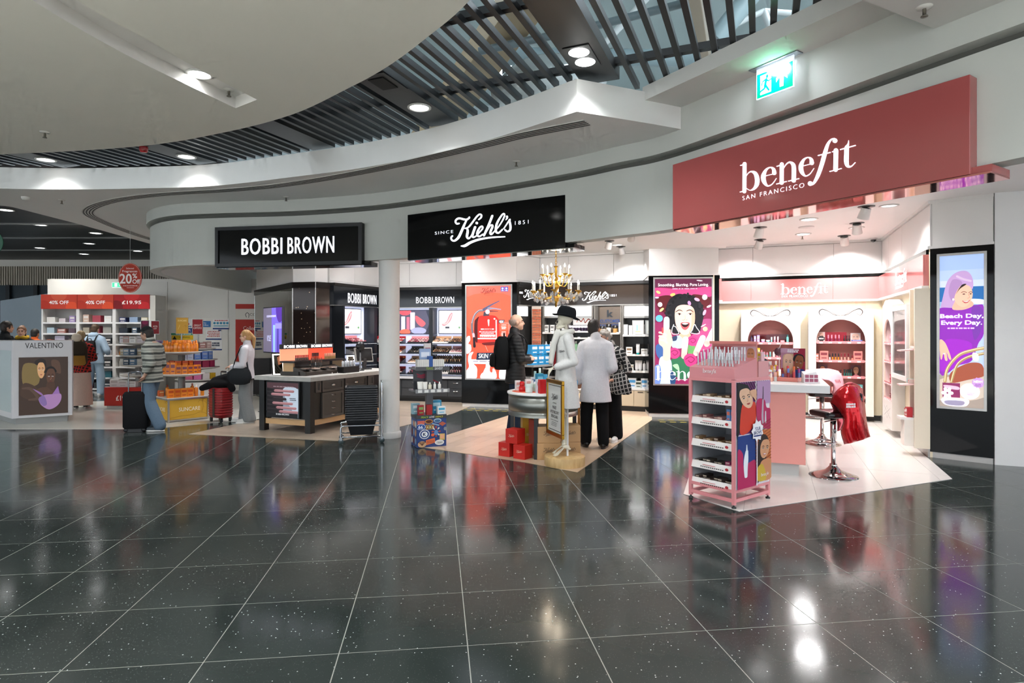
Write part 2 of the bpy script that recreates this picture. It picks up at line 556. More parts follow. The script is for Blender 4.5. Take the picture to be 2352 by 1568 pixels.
class Art(MB):
 """flat print in the local x-z plane, facing -y; later shapes lie on top of earlier ones.
    win = (px0, py0, px1, py1) picture window, mapped to local (0..w, z0..z0+h), rows running down"""
 def __init__(s,win,w,h,x0=0.0,z0=0.0,y=0.0,m='print',step=0.00035,T=None):
  super().__init__(T)
  s.win,s.w,s.h,s.x0,s.z0,s.y,s.mm,s.step=win,w,h,x0,z0,y,m,step
 def mp(s,p):
  a,b,c,d=s.win
  return(s.x0+(p[0]-a)/(c-a)*s.w,s.y,s.z0+(d-p[1])/(d-b)*s.h)
 def up(s):s.y-=s.step
 def poly(s,pts,c,m=None,clip=True):
  a,b,cc,d=s.win
  if clip:
   pts=clip_poly(pts,[(a,b),(cc,b),(cc,d),(a,d)])
   if len(pts)<3:return s
  s.up()
  vs=[s.mp(p)for p in pts]
  n=len(pts)
  ar=sum(vs[i][0]*vs[(i+1)%n][2]-vs[(i+1)%n][0]*vs[i][2]for i in range(n))
  s.add(vs,[tuple(range(n))if ar>0 else tuple(range(n-1,-1,-1))],c,m or s.mm)
  return s
 def blob(s,pts,c,m=None,k=5):return s.poly([(p.x,p.y)for p in catmull(pts,k,True)],c,m)
 def ell_(s,cx,cy,rx,ry,c,rot=0.0,m=None,n=20):return s.poly(ellipse(cx,cy,rx,ry,n,rot),c,m)
 def rect(s,x0,y0,x1,y1,c,m=None):return s.poly([(x0,y0),(x1,y0),(x1,y1),(x0,y1)],c,m)
 def stroke(s,pts,w,c,m=None,k=5):
  s.up()
  y=s.y
  for q in ribbon(pts,w,k):
   s.poly(q,c,m);s.y=y
  return s
 def text(s,t,x0,y0,x1,y1,c,m=None,bold=0.0,shear=0.0,space=1.0):
  """lettering filling the window box x0..x1, y0 (top)..y1 (bottom)"""
  s.up()
  vs,fs=text_geo(t,bold,shear,space)
  s.add([s.mp((x0+v[0]*(x1-x0),y1+v[1]*(y0-y1)))for v in vs],fs,c,m or s.mm)
  return s
# ================================================================== THE PLACE
E1=Vector((0.388,0.922));E2=Vector((0.922,-0.388))  # axes of the shop units
class Plane:
 """upright plane through P (left) and Q (right) as seen by the viewer; local x runs P->Q, local y goes behind"""
 def __init__(s,P,Q):
  s.P,s.Q=Vector(P),Vector(Q)
  d=s.Q-s.P
  s.L=d.length
  s.rz=math.atan2(d.y,d.x)
  s.d=d.normalized()
  s.T=Matrix.Translation((s.P.x,s.P.y,0))@Matrix.Rotation(s.rz,4,'Z')
 def loc(s,x,y):  # where the sight line through a photo pixel meets the plane
  k=(x-CX)/F
  n=Vector((-s.d.y,s.d.x))
  D=n.dot(s.P)/(n.x*k+n.y)
  return((Vector((k*D,D))-s.P).dot(s.d),EYE-(y-HY)/F*D)
 def world(s,lx,ly,z=0.0):
  p=s.T@Vector((lx,ly,0));return(p.x,p.y,z)
 def shift(s,ly):  # parallel plane, ly further back
  n=Vector((-s.d.y,s.d.x))*ly
  return Plane(s.P+n,s.Q+n)

ZF,ZG0,ZG1,ZS,ZT,ZC=2.52,3.22,3.28,3.45,3.74,3.08  # fascia foot, shadow gap, soffit, upstand top, shop ceiling
WHITE,GREYW='#f1efec','#c8cac3'

# ---------------- floors
TA=Vector((-0.1226,0.9925));TB=Vector((0.9925,0.1226));TO=Vector((-0.2128,2.921))
wood_k=[(-1.305,8.05),(0.12,7.05),(0.70,6.52),(2.40,10.45),(2.72,11.9),(0.55,12.7),(-0.06,11.0)]
wood_b=[(-4.76,8.97),(-2.34,8.40),(-1.1,11.2),(-0.85,12.3),(-0.9,13.4),(-2.95,13.85),(-4.2,11.2)]
ben_w=[(1.59,5.65),(1.9,5.1),(4.5,6.23),(6.3,10.3),(3.6,11.45),(3.42,10.7)]
left_w=[(-10.5,9.0),(-8.6,9.45),(-6.9,9.45),(-5.6,9.45),(-4.95,10.1),(-4.2,10.5),(-4.4,12.2),(-6.2,14.6),(-7.6,15.2),(-8.2,13.6),(-9.6,13.0),(-11.5,12.3),(-13.0,11.5)]
def inside(p,poly):
 r=False
 n=len(poly)
 for i in range(n):
  a,b=poly[i],poly[(i+1)%n]
  if(a[1]>p[1])!=(b[1]>p[1])and p[0]<(b[0]-a[0])*(p[1]-a[1])/(b[1]-a[1])+a[0]:r=not r
 return r
mb=MB();mb.box(-22,14,-4,24,-0.12,-0.0007,'#94958d','matte')
floor=struct(mb.build('floor'))
tile_mesh=None
cands=[]
for i in range(-40,30):
 for j in range(-11,38):
  c=TO+TB*(0.6*(i+0.5))+TA*(0.6*(j+0.5))
  if not(-17<c.x<11 and-3.5<c.y<21):continue
  cover=all(any(inside(c+TB*sx+TA*sy,z)for z in(wood_k,wood_b,ben_w,left_w))for sx in(-.3,.3)for sy in(-.3,.3))
  if cover:continue
  seen=c.y>2.35 and abs(c.x)/c.y<0.95
  cands.append((0 if seen else 1,c.length,c,i,j))
cands.sort(key=lambda t:(t[0],t[1]))
rest=MB()
TR=math.atan2(TB.y,TB.x)
for n,(sf,d,c,i,j)in enumerate(cands):
 if n<295:
  if tile_mesh is None:
   mb=MB();h=0.2974
   mb.box(-h,h,-h,h,-0.02,0,'#202425','black_tile')
   tile_mesh=mb.mesh('tile')
  o=bpy.data.objects.new('tile',tile_mesh);COL.objects.link(o)
  o.parent=floor;o.location=(c.x,c.y,0);o.rotation_euler=(0,0,TR)
 else:
  rest.cbox(c.x,c.y,-0.02,0.5948,0.5948,0.02,'#202425','black_tile',TR)
tag(rest.build('distant_tiles',floor),kind='stuff')

def paved(name,poly,z0,z1,piece,base_c,base_m,dirv,pl,pw,mat,gap,org,stagger=0.0):
 """a floor zone laid with separate planks or tiles, cut to the zone's outline"""
 cc=poly if sum(poly[i][0]*poly[(i+1)%len(poly)][1]-poly[(i+1)%len(poly)][0]*poly[i][1]for i in range(len(poly)))>0 else poly[::-1]
 mb=MB();mb.prism(cc,z0-0.002,z1-0.0015,base_c,base_m)
 fl=struct(mb.build(name))
 u=Vector(dirv).normalized();v=Vector((-u.y,u.x));org=Vector(org)
 hull=convex(cc)
 k=0
 for j in range(-60,60):
  for i in range(-16,16):
   off=stagger*((j*7)%5)/5.0
   a=org+u*(pl*i+off)+v*(pw*j)
   q=[a+u*gap+v*gap,a+u*(pl-gap)+v*gap,a+u*(pl-gap)+v*(pw-gap),a+u*gap+v*(pw-gap)]
   for part in hull:
    c=clip_poly([(p.x,p.y)for p in q],part)
    if len(c)<3:continue
    cen=Vector((sum(p[0]for p in c)/len(c),sum(p[1]for p in c)/len(c)))
    m=MB();m.prism([(p[0]-cen.x,p[1]-cen.y)for p in c],z0,z1,'#ffffff',mat)
    o=m.build(piece,fl);o.location=(cen.x,cen.y,0);k+=1
 return fl
def convex(poly):
 tris=tessellate_polygon([[Vector((p[0],p[1],0))for p in poly]])
 bad=False
 n=len(poly)
 for i in range(n):
  a,b,c=poly[i-1],poly[i],poly[(i+1)%n]
  if(b[0]-a[0])*(c[1]-b[1])-(b[1]-a[1])*(c[0]-b[0])<-1e-6:bad=True
 if not bad:return[poly]
 # merge triangles of a nearly convex polygon back into two convex halves
 import itertools
 for i,j in itertools.combinations(range(n),2):
  if j-i<2 or(i==0 and j==n-1):continue
  A=poly[i:j+1];B=poly[j:]+poly[:i+1]
  def ok(p):
   m=len(p)
   return all((p[k][0]-p[k-1][0])*(p[(k+1)%m][1]-p[k][1])-(p[k][1]-p[k-1][1])*(p[(k+1)%m][0]-p[k][0])>=-1e-6 for k in range(m))
  if ok(A)and ok(B):return[A,B]
 return[[poly[t]for t in tri]for tri in tris]
paved('floor_oak',wood_k,0.0,0.004,'plank','#8f7550','matte',E1,1.6,0.19,'oak_light',0.0008,(0.7,6.52),1.3)
paved('floor_oak_grey',wood_b,0.0,0.004,'plank','#6f6350','matte',E2,1.6,0.19,'oak_grey',0.0008,(-4.76,8.97),1.3)
paved('floor_white',ben_w,0.0,0.004,'tile','#9a958f','matte',E1,0.9,0.6,'white_tile',0.0016,(3.54,5.82))
mb=MB();mb.prism(left_w,0.0,0.004,'#ffffff','white_gloss_floor');struct(mb.build('floor_perfume_hall'))
mb=MB();mb.box(-16,8,-9,0.9,0.0,0.004,'#d9d4ca','matte');struct(mb.build('floor_added_bounce'))  # unseen pale floor, added to bounce light up onto the ceiling cloud
# yellow hazard dashes in front of the two advert columns
for P,Q,nm in(((-0.98,12.0),(0.02,11.75),'before the fire extinguisher advert'),((2.5,10.42),(3.5,10.3),'before the curly haired advert')):
 pl=Plane(P,Q)
 t=thing('floor_marking','dashed yellow floor tape on black tiles '+nm,'floor marking',(P[0],P[1],0),pl.rz)
 for row in(0,1):
  for k in range(6):
   mb=MB();mb.box(pl.L*k/6,pl.L*k/6+0.1,-0.22*row,-0.22*row+0.025,0,0.002,'#d8c24a','matte');mb.build('dash',t)

# ---------------- curved fascia over the shop fronts
FP=[(4.3,1.2),(3.62,2.42),(2.93,3.63),(2.25,4.86),(1.573,6.02),(1.12,6.45),(.657,6.87),(-.33,7.60),(-1.31,8.26),(-2.09,8.66),
 (-3.2,9.0),(-4.34,9.16),(-5.2,9.36),(-5.84,9.88),(-6.24,10.6),(-6.5,11.6),(-6.68,12.75),(-6.85,14.5),(-6.9,16.2)]
fas=[Vector((p.x,p.y))for p in catmull(FP,8)]
def sweep(path,prof,c,m='paint',name='x',closed=True):
 """profile of (outward offset, z) swept along the plan path; outward = to the left of travel (towards the concourse)"""
 mb=MB()
 n=len(path);k=len(prof)
 vs=[]
 for i in range(n):
  t=(path[min(i+1,n-1)]-path[max(i-1,0)]).normalized()
  nn=Vector((-t.y,t.x))
  for o,z in prof:vs.append((path[i].x+nn.x*o,path[i].y+nn.y*o,z))
 fs,cs=[],[]
 for i in range(n-1):
  for j in range(k if closed else k-1):
   j2=(j+1)%k
   fs.append((i*k+j,(i+1)*k+j,(i+1)*k+j2,i*k+j2))
   cs.append(c[j]if isinstance(c,list)else c)
 base=len(mb.v)
 mb.v=[Vector(p)for p in vs]
 mb.f=fs;mb.c=[lin(x)for x in cs];mb.m=[m]*len(fs);mb.sm=[False]*len(fs)
 mb.add(vs[:k],[tuple(range(k))],c if not isinstance(c,list)else c[0],m)
 mb.add(vs[-k:],[tuple(range(k))],c if not isinstance(c,list)else c[0],m)
 return mb
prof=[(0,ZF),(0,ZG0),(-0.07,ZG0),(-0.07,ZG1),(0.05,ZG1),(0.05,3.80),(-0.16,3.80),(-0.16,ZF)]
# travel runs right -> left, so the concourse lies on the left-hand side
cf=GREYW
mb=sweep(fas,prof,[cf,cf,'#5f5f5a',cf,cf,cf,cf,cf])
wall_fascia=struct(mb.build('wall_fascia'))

# ---------------- soffits
UP=[(1.62,5.85),(1.32,5.71),(.573,5.385)]
UPc=[(.573,5.385),(-.22,6.16),(-.96,6.74),(-1.78,7.23),(-2.58,7.58),(-3.91,8.10),(-5.0,8.26),(-6.03,8.32),(-6.94,8.27),(-8.2,8.05),(-10.5,7.4)]
upc=[(p.x,p.y)for p in catmull(UPc,6)]
upstand=UP+upc[1:]
back_edge=[(-11,8.6),(-9.0,8.75),(-8.1,9.0),(-7.78,9.5),(-7.81,10.96),(-7.98,13.5),(-8.1,15.9)]
ring=upstand+back_edge+[(-6.9,16.2)]+[(p.x,p.y)for p in reversed(fas)if p.y>5.9 and p.y<16.1]
mb=MB();mb.prism(ring,ZS,ZT,'#e9e8e4','paint');soffit=struct(mb.build('ceiling_soffit'))
s2=[(1.22,5.70),(2.285,3.963),(3.6,1.8),(4.6,0.3)]+[(4.45,1.2)]+[(p.x+0.05,p.y+0.03)for p in fas if p.y<6.2 and p.y>1.25]
mb=MB();mb.prism(s2,3.66,3.79,'#d6d5d0','paint');struct(mb.build('ceiling_soffit_high'))
s3=[(2.72,3.92),(2.06,3.578),(1.55,3.34),(2.6,0.6),(4.6,0.6),(4.25,1.25)]
mb=MB();mb.prism(s3,ZS,3.655,'#d6d5d0','paint');struct(mb.build('ceiling_soffit_low'))
# linear air grille let into the soffit: frame strip with four dark slots
GR=[(.70,5.66),(.1,6.03),(-.37,6.39),(-1.5,7.2),(-2.7,7.90),(-3.7,8.30),(-5.06,8.64),(-6.1,9.15),(-6.89,9.9),(-7.22,10.8),(-7.45,11.9),(-7.56,12.9),(-7.62,14.5)]
gr=[Vector((p.x,p.y))for p in catmull(GR,6)]
t=thing('air_grille','long curved linear air grille with four dark slots in the white soffit','air grille',(0,0,0))
sweep(gr,[(-0.085,ZS),(0.085,ZS),(0.085,ZS-0.006),(-0.085,ZS-0.006)],'#d2d1cc').build('frame',t)
for k in range(4):
 o=-0.06+0.04*k
 sweep(gr,[(o-0.009,ZS-0.0055),(o+0.009,ZS-0.0055),(o+0.009,ZS-0.008),(o-0.009,ZS-0.008)],'#2f3130','matte').build('slot',t)

# ---------------- drop ceiling cloud with a lit slot
CL=[(-9.5,6.7),(-7.4,6.92),(-5.75,6.85),(-4.03,6.56),(-2.88,6.1),(-2.02,5.6),(-1.345,5.0),(-.955,4.61),(-.59,4.154),(-.254,3.67),(.05,3.0),(.2,2.0),(.1,.6),(-.6,-1.2)]
cl=[(p.x,p.y)for p in catmull(CL,6)]+[(-3,-3),(-10,-3)]
SA=catmull([(-2.95,2.6),(-2.89,3.67),(-2.79,4.35),(-2.62,4.95),(-2.467,5.44)],6)
SB=catmull([(-2.19,5.24),(-2.36,4.72),(-2.50,4.15),(-2.62,3.67),(-2.68,2.6)],6)
slot=[(p.x,p.y)for p in SA]+[(p.x,p.y)for p in SB]
ZCL=3.50
mb=MB()
allp=[(p[0],p[1],ZCL)for p in cl+slot]
tr=tessellate_polygon([[Vector((p[0],p[1],0))for p in cl],[Vector((p[0],p[1],0))for p in slot]])
mb.add(allp,[tuple(t_)for t_ in tr],'#e6e4d8','paint')
n=len(cl)
mb.add([(p[0],p[1],ZCL)for p in cl]+[(p[0],p[1],ZCL+0.16)for p in cl],[(i,(i+1)%n,n+(i+1)%n,n+i)for i in range(n)],'#e6e4d8','paint')
mb.add([(p[0],p[1],ZCL+0.16)for p in cl],[tuple(range(n))],'#e6e4d8','paint')
n=len(slot)
mb.add([(p[0],p[1],ZCL)for p in slot]+[(p[0],p[1],ZCL+0.10)for p in slot],[(i,(i+1)%n,n+(i+1)%n,n+i)for i in range(n)],'#eceae4','paint')
mb.add([(p[0],p[1],ZCL+0.10)for p in slot],[tuple(range(n))],'#eceae4','paint')
struct(mb.build('ceiling_cloud'))

# ---------------- open slat ceiling
SD=Vector((0.379,0.9254));SN=Vector((0.9254,-0.379))
ZSL=3.80
def hit_up(w):  # how far along a slat until it meets the soffit
 best=None
 pts=[Vector(p)for p in upstand+[(2.285,3.963),(3.6,1.8)]]
 pts=[Vector((3.6,1.8)),Vector((2.285,3.963)),Vector((1.22,5.7))]+[Vector(p)for p in upstand[1:]]
 for i in range(len(pts)-1):
  a,b=pts[i],pts[i+1]
  wa,wb=a.dot(SN),b.dot(SN)
  if(wa-w)*(wb-w)<=0 and abs(wa-wb)>1e-6:
   s_=(w-wa)/(wb-wa)
   tt=(a+(b-a)*s_).dot(SD)
   best=tt if best is None else max(best,tt)
 return best
mb=MB();mb.box(-0.02,0.02,-0.02,0.02,ZSL+0.18,ZSL+0.2,'#101214','satin')
slats=struct(mb.build('ceiling_slats'))
slat_meshes={}
PW=[0.50,-1.36,-3.24,-5.06,-6.96,-8.82,-10.7]
panel_span={}
w=2.4
for k,pw in enumerate(PW):
 te=hit_up(pw);te=te+0.12 if te else 8.0
 t0=1.2 if pw>-4 else te-4.5
 mb=MB(Matrix.Translation((SN.x*pw,SN.y*pw,0))@Matrix.Rotation(math.atan2(SD.y,SD.x),4,'Z'))
 mb.box(t0,te,-0.17,0.17,ZSL-0.01,ZSL+0.10,'#17191b','satin')
 mb.build('service_panel',slats)
 panel_span[k]=(t0,te)
for k in range(len(PW)-1):
 hi,lo=PW[k]-0.17,PW[k+1]+0.17
 nsl=10
 for j in range(nsl):
  w=hi-(hi-lo)*(j+0.7)/(nsl+0.4)
  te=hit_up(w)
  if te is None:continue
  t0=1.2 if w>-4 else te-4.5
  mb=MB(Matrix.Translation((SN.x*w,SN.y*w,0))@Matrix.Rotation(math.atan2(SD.y,SD.x),4,'Z'))
  h,r=0.055,0.023
  mb.slab([(0,0)]*0 or[(t0,ZSL),(te+0.15,ZSL),(te+0.15,ZSL+h),(t0,ZSL+h)],-r,r,'#14171a','satin')
  mb.build('slat',slats)
for w in(0.72,0.90,1.08,1.26):
 te=hit_up(w)
 if te is None:continue
 mb=MB(Matrix.Translation((SN.x*w,SN.y*w,0))@Matrix.Rotation(math.atan2(SD.y,SD.x),4,'Z'))
 mb.box(1.2,te+0.15,-0.023,0.023,ZSL,ZSL+0.055,'#14171a','satin');mb.build('slat',slats)
for t_ in(2.9,4.1,5.3):
 mb=MB(Matrix.Rotation(math.atan2(SD.y,SD.x),4,'Z'))
 mb.box(t_,t_+0.06,-2.0,6.5,ZSL+0.06,ZSL+0.12,'#101315','satin');mb.build('carrier',slats)
for t_ in(1.4,3.2,4.4):
 mb=MB(Matrix.Translation((SN.x*-9,SN.y*-9,0))@Matrix.Rotation(math.atan2(SD.y,SD.x),4,'Z'))
 mb.box(t_+0.5,t_+0.56,-2.5,3.5,ZSL+0.06,ZSL+0.12,'#101315','satin');mb.build('carrier',slats)

# ---------------- roof void above the slats
mb=MB();mb.box(-14,12,-3,18,7.6,7.7,'#aebfc0','paint');struct(mb.build('ceiling_roof'))
mb=MB();mb.box(-14,12,16.4,16.5,4.2,7.6,'#c9d6d8','paint');struct(mb.build('wall_roof_void'))
mb=MB();mb.box(8.2,8.3,-3,16.5,3.9,7.6,'#c9d6d8','paint');struct(mb.build('wall_roof_side'))
def beam(name,label,cat,a,b,wx,wz,c,m='satin'):
 a,b=Vector(a),Vector(b)
 d=b-a
 L=d.length
 q=d.to_track_quat('X','Z').to_matrix().to_4x4()
 mb=MB(Matrix.Translation(a)@q);mb.box(0,L,-wx/2,wx/2,-wz/2,wz/2,c,m)
 return tag(mb.build(name,bevel=0.01),label,cat)
beam('roof_beam','wide khaki boxed roof beam crossing above the black slats','beam',at(1245,-60,6.2),at(975,330,9.5),0.42,0.30,'#97866a')
beam('roof_beam','narrow khaki roof beam above the slats left of the exit sign','beam',at(1585,-60,6.0),at(1622,175,7.6),0.16,0.22,'#8f8270')
def pipe(label,pts,r,c,m='satin',name='roof_pipe',cat='pipe'):
 mb=MB();mb.tube(pts,r,10,c,m);return tag(mb.build(name),label,cat)
pipe('long pale blue pipe running level above the slats',[at(1090,128,9),at(1600,135,9.6)],0.13,'#7f9499')
pipe('thin steel conduit slanting up across the slats to the right of the service panel',[at(1100,118,7),at(1345,65,6.8),at(1570,8,6.6)],0.045,'#5f6f74')
pipe('white roof strut rising left of the narrow khaki beam',[at(1370,120,9),at(1500,-20,9)],0.05,'#c3cbcb')
pipe('thick pale blue roof tube right of the narrow khaki beam',[at(1640,95,8.5),at(1740,-30,8.5)],0.14,'#8fa3a7')
pipe('white roof node strut leaning to the left above the exit sign',[at(1755,25,9),at(1650,75,9)],0.04,'#c3cbcb')
pipe('white roof node strut falling to the right above the exit sign',[at(1755,25,9),at(1775,85,9)],0.05,'#c3cbcb')
pipe('white roof node strut running level towards the right',[at(1755,25,9),at(1880,35,9)],0.04,'#c3cbcb')
mb=MB()
pts=[at(1165,235,8.2),at(1200,195,8),at(1245,175,8),at(1300,172,8.2),at(1360,178,8.6)]
mb.tube(catmull(pts,4),0.27,14,'#aeb4b4','foil');tag(mb.build('silver_duct'),'silver foil wrapped flexible air duct above the white corner','duct')
for x0,x1,y0,y1,lb in((-.75,.35,13.2,14.9,'bright roof window seen through the black ceiling slats'),(-6.5,-3.2,5.6,9.0,'large added roof window unseen above the ceiling cloud'),(4.2,7.4,4.5,9.0,'large added roof window unseen above the pink sign'),(-10.5,-7.5,7.5,11.0,'large added roof window unseen above the perfume hall')):  # first pane is seen; the large unseen ones are added to light the void
 t=thing('roof_window',lb,'window',((x0+x1)/2,(y0+y1)/2,7.6))
 w,d=(x1-x0)/2,(y1-y0)/2
 mb=MB();mb.box(-w,w,-d,d,-.02,-.005,'#e6f2fb','daylight');mb.build('pane',t)
 mb=MB()
 for q in((-w-.06,w+.06,-d-.06,-d),(-w-.06,w+.06,d,d+.06),(-w-.06,-w,-d,d),(w,w+.06,-d,d)):mb.box(q[0],q[1],q[2],q[3],-.08,0,'#5c6468','satin')
 mb.build('frame',t)
 mb=MB();mb.box(-.03,.03,-d,d,-.06,-.02,'#454c50','satin');mb.build('mullion',t)

# ---------------- shop walls
def wallbox(name,P,Q,z0,z1,c,m='paint',t=0.15,trim=False):
 pl=Plane(P,Q)
 mb=MB();mb.box(0,pl.L,0,t,z0,z1,c,m)
 o=struct(mb.build(name));o.location=(pl.P.x,pl.P.y,0);o.rotation_euler=(0,0,pl.rz)
 return o,pl
mb=MB();mb.prism([(p.x,p.y)for p in offset_path([(v.x,v.y)for v in fas],-0.1)if p.y>1.3]+[(-6.75,16.6),(9,16.6),(9,1.3)],ZC,ZC+0.1,WHITE,'paint')
ceiling_shops=struct(mb.build('ceiling_shops'))
PB=Plane((3.58,11.43),(6.25,10.30))  # benefit back wall
PRW=Plane((6.25,10.30),(5.02,7.32))  # benefit right wall
PP3=Plane((5.02,7.32),(5.46,6.91))  # beach advert column
PP2=Plane((2.42,10.80),(3.62,10.65))  # curly-haired advert column
PK=Plane((.576,12.62),(2.68,11.74))  # apothecary back wall
PKS=Plane((.095,12.10),(.576,12.62))  # apothecary left side wall
PP1=Plane((-1.02,12.35),(.095,12.10))  # fire extinguisher advert column
PBB=Plane((-2.95,13.80),(-.9,13.35))  # make-up back wall
PBS=Plane((-3.67,12.28),(-2.95,13.80))  # make-up side wall
def upper(name,P,Q,joints,z0=2.5,z1=ZC):
 """white panelled band between fixtures and ceiling; panels are separate pieces"""
 pl=Plane(P,Q)
 mb=MB();mb.box(0,pl.L,0.012,0.15,z0,z1,'#c9c5c2','paint')
 o=struct(mb.build(name));o.location=(pl.P.x,pl.P.y,0);o.rotation_euler=(0,0,pl.rz)
 xs=[0]+[pl.L*j for j in joints]+[pl.L]
 for a,b in zip(xs,xs[1:]):
  mb=MB();mb.box(a+0.004,b-0.004,0,0.012,z0+0.045,z1-0.045,WHITE,'paint');mb.build('panel',o)
 mb=MB();mb.box(0,pl.L,-0.025,0.012,z0,z0+0.035,WHITE,'paint');mb.build('moulding',o)
 mb=MB();mb.box(0,pl.L,-0.02,0.012,z1-0.035,z1,WHITE,'paint');mb.build('moulding',o)
 return o
upper('wall_upper_pink_shop',PB.P,PB.Q,[0.3,0.75])
upper('wall_upper_pink_side',PRW.P,PRW.Q,[0.18,0.5])
upper('wall_upper_apothecary',PK.P,PK.Q,[0.27,0.68])
upper('wall_upper_apothecary_side',PKS.P,PKS.Q,[])
upper('wall_upper_makeup',PBB.P,PBB.Q,[0.32,0.84])
upper('wall_upper_makeup_side',PBS.P,PBS.Q,[0.45])
# advert columns: white head above a black lacquer case
def column_poly(pts):return pts
COLS=[('wall_column_extinguisher',[(-1.02,12.35),(.095,12.10),(.42,12.75),(-.85,13.45)]),
  ('wall_column_curly',[(2.42,10.80),(3.62,10.65),(3.72,11.45),(2.55,11.9)]),
  ('wall_column_beach',[(5.02,7.32),(5.46,6.91),(6.2,7.6),(5.6,8.0)])]
for nm,pts in COLS:
 c=Vector((sum(p[0]for p in pts)/4,sum(p[1]for p in pts)/4))
 mb=MB();mb.prism([tuple(c+(Vector(p)-c)*0.985)for p in pts],2.5,ZC,WHITE,'paint')
 o=struct(mb.build(nm))
 mb=MB();mb.prism([tuple(c+(Vector(p)-c)*1.02)for p in pts],2.5,2.53,WHITE,'paint');mb.build('moulding',o)
 mb=MB();mb.prism([tuple(c+(Vector(p)-c)*1.0)for p in pts],3.04,ZC,WHITE,'paint');mb.build('moulding',o)
o,PWR=wallbox('wall_right',(5.47,6.905),(9.0,5.35),0,3.6,'#f2f0ee')
mb=MB();mb.box(0,PWR.L,-0.012,0,0,0.0,'#d8d6d2','paint')
wallbox('wall_pink_shop_back',PB.P,PB.Q,0,2.5,'#f2e3c6','matte')
wallbox('wall_pink_shop_side',PRW.P,PRW.Q,0,2.5,'#f2e3c6','matte')
wallbox('wall_pink_shop_return',(3.62,10.66),(3.62,11.43),0,2.5,'#f2e3c6','matte',0.1)
wallbox('wall_apothecary_back',PK.P,PK.Q,0,2.5,'#2a2a2a','matte')
wallbox('wall_apothecary_side',PKS.P,PKS.Q,0,2.5,'#2f2d2b','matte')
wallbox('wall_makeup_back',PBB.P,PBB.Q,0,2.5,'#1c2026','matte')
wallbox('wall_makeup_side',PBS.P,PBS.Q,0,2.5,'#1c2026','matte')
# bulkhead dropped between the curly advert column and the fascia
mb=MB();mb.prism([(2.3,10.9),(3.75,10.7),(3.1,8.4),(1.7,8.6)],2.98,ZC,WHITE,'paint');struct(mb.build('ceiling_bulkhead'))
# mirrored corner column of the make-up shop
mc=[(-6.16,14.6),(-4.38,12.17),(-3.89,12.07),(-3.67,12.28),(-3.3,13.4),(-5.2,15.2)]
c=Vector((-4.6,13.3))
mb=MB();mb.prism([tuple(c+(Vector(p)-c)*0.97)for p in mc],0,2.5,'#1d1b1a','satin');o=struct(mb.build('wall_mirror_column'))
for(a,b),nm,mt in(((0,1),'mirror_panel','mirror'),((1,2),'glitter_panel','glitter_panel'),((2,3),'mirror_panel','dark_mirror')):
 pl=Plane(mc[a],mc[b])
 mb=MB(pl.T);mb.box(0.006,pl.L-0.006,-0.004,0.02,0.05,2.38,'#ffffff',mt);mb.build(nm,o)
 mb=MB(pl.T);mb.box(0,pl.L,-0.02,0.04,2.38,2.5,'#1a1716','lacquer');mb.build('cornice',o)
 mb=MB(pl.T);mb.tube([(0,0,0),(0,0,2.5)],0.012,8,'#c9c7c4','metal');mb.build('edge_trim',o)
mb=MB();mb.prism([tuple(c+(Vector(p)-c)*0.96)for p in mc],2.5,ZC,WHITE,'paint');mb.build('white_head',o)

# ---------------- perfume hall beyond, at the left
mb=MB();mb.box(-12.0,-7.35,15.75,15.9,0,2.88,'#e6e3dc','paint');wl=struct(mb.build('wall_left'))
mb=MB();mb.box(-7.35,-3.5,15.75,15.9,0,2.88,'#dedbd5','paint');struct(mb.build('wall_left_notices'))
for x0,x1,z0,z1 in((-8.85,-7.33,1.88,2.78),(-8.85,-7.33,0.1,1.84),(-7.29,-5.2,0.1,2.55),(-11.9,-8.9,0.1,2.8)):
 mb=MB();mb.box(x0,x1,15.735,15.75,z0,z1,'#e4e1da','paint');mb.build('panel',wl)
o,pbl=wallbox('wall_blue_grey',(-17.8,21.2),(-12.0,16.3),0,2.6,'#b9c6cf')
mb=MB();mb.box(-26,4,22.0,22.2,0,3.2,'#26323a','satin');struct(mb.build('window_1'))
mb=MB();mb.box(-26,4,22.0,22.2,3.88,4.3,'#dcd6ca','paint');struct(mb.build('wall_far_top'))
mb=MB();mb.box(-26,4,22.05,22.25,3.2,3.88,'#3a352f','matte');fw=struct(mb.build('wall_far_fins'))
fin=None
stuff=MB()
for k in range(150):
 x=-19.0+k*0.085
 stuff.box(x,x+0.045,21.98,22.05,3.2,3.88,'#b9ad9c','satin')
tag(stuff.build('timber_fins',fw),kind='stuff')
for x in(-18.2,-17.2,-16.3):
 mb=MB();mb.box(x,x+.14,21.9,22.0,0,3.2,'#16191c','satin');mb.build('mullion',fw)
m,nt,b=newmat('fine_slats')
tc=nt.nodes.new('ShaderNodeTexCoord');wv=nt.nodes.new('ShaderNodeTexWave');wv.bands_direction='Y';wv.inputs['Scale'].default_value=2.2
nt.links.new(tc.outputs['Object'],wv.inputs['Vector'])
r=ramp(nt,wv.outputs['Fac'],[(0.35,'#0c0d0e'),(0.6,'#2b2d2e')]);nt.links.new(r.outputs['Color'],b.inputs['Base Color']);b.inputs['Roughness'].default_value=0.5
mb=MB();mb.box(-26,-4.5,8.9,22.2,4.12,4.2,'#1b1d1e','fine_slats');cfz=struct(mb.build('ceiling_perfume_hall'))
for k,y0 in enumerate((10.6,12.4,14.6,16.8,19.3)):
 mb=MB();mb.box(-26,-5,y0,y0+0.16,4.10,4.12,'#8e8f8d','satin');mb.build('light_track',cfz)
mb=MB();mb.box(-26,-25.8,-4,22,0,8,'#a9b0b2','paint');struct(mb.build('wall_far_left'))
mb=MB();mb.box(-14.2,-14,-3,16.4,4.2,7.6,'#c9d6d8','paint');struct(mb.build('wall_roof_left'))
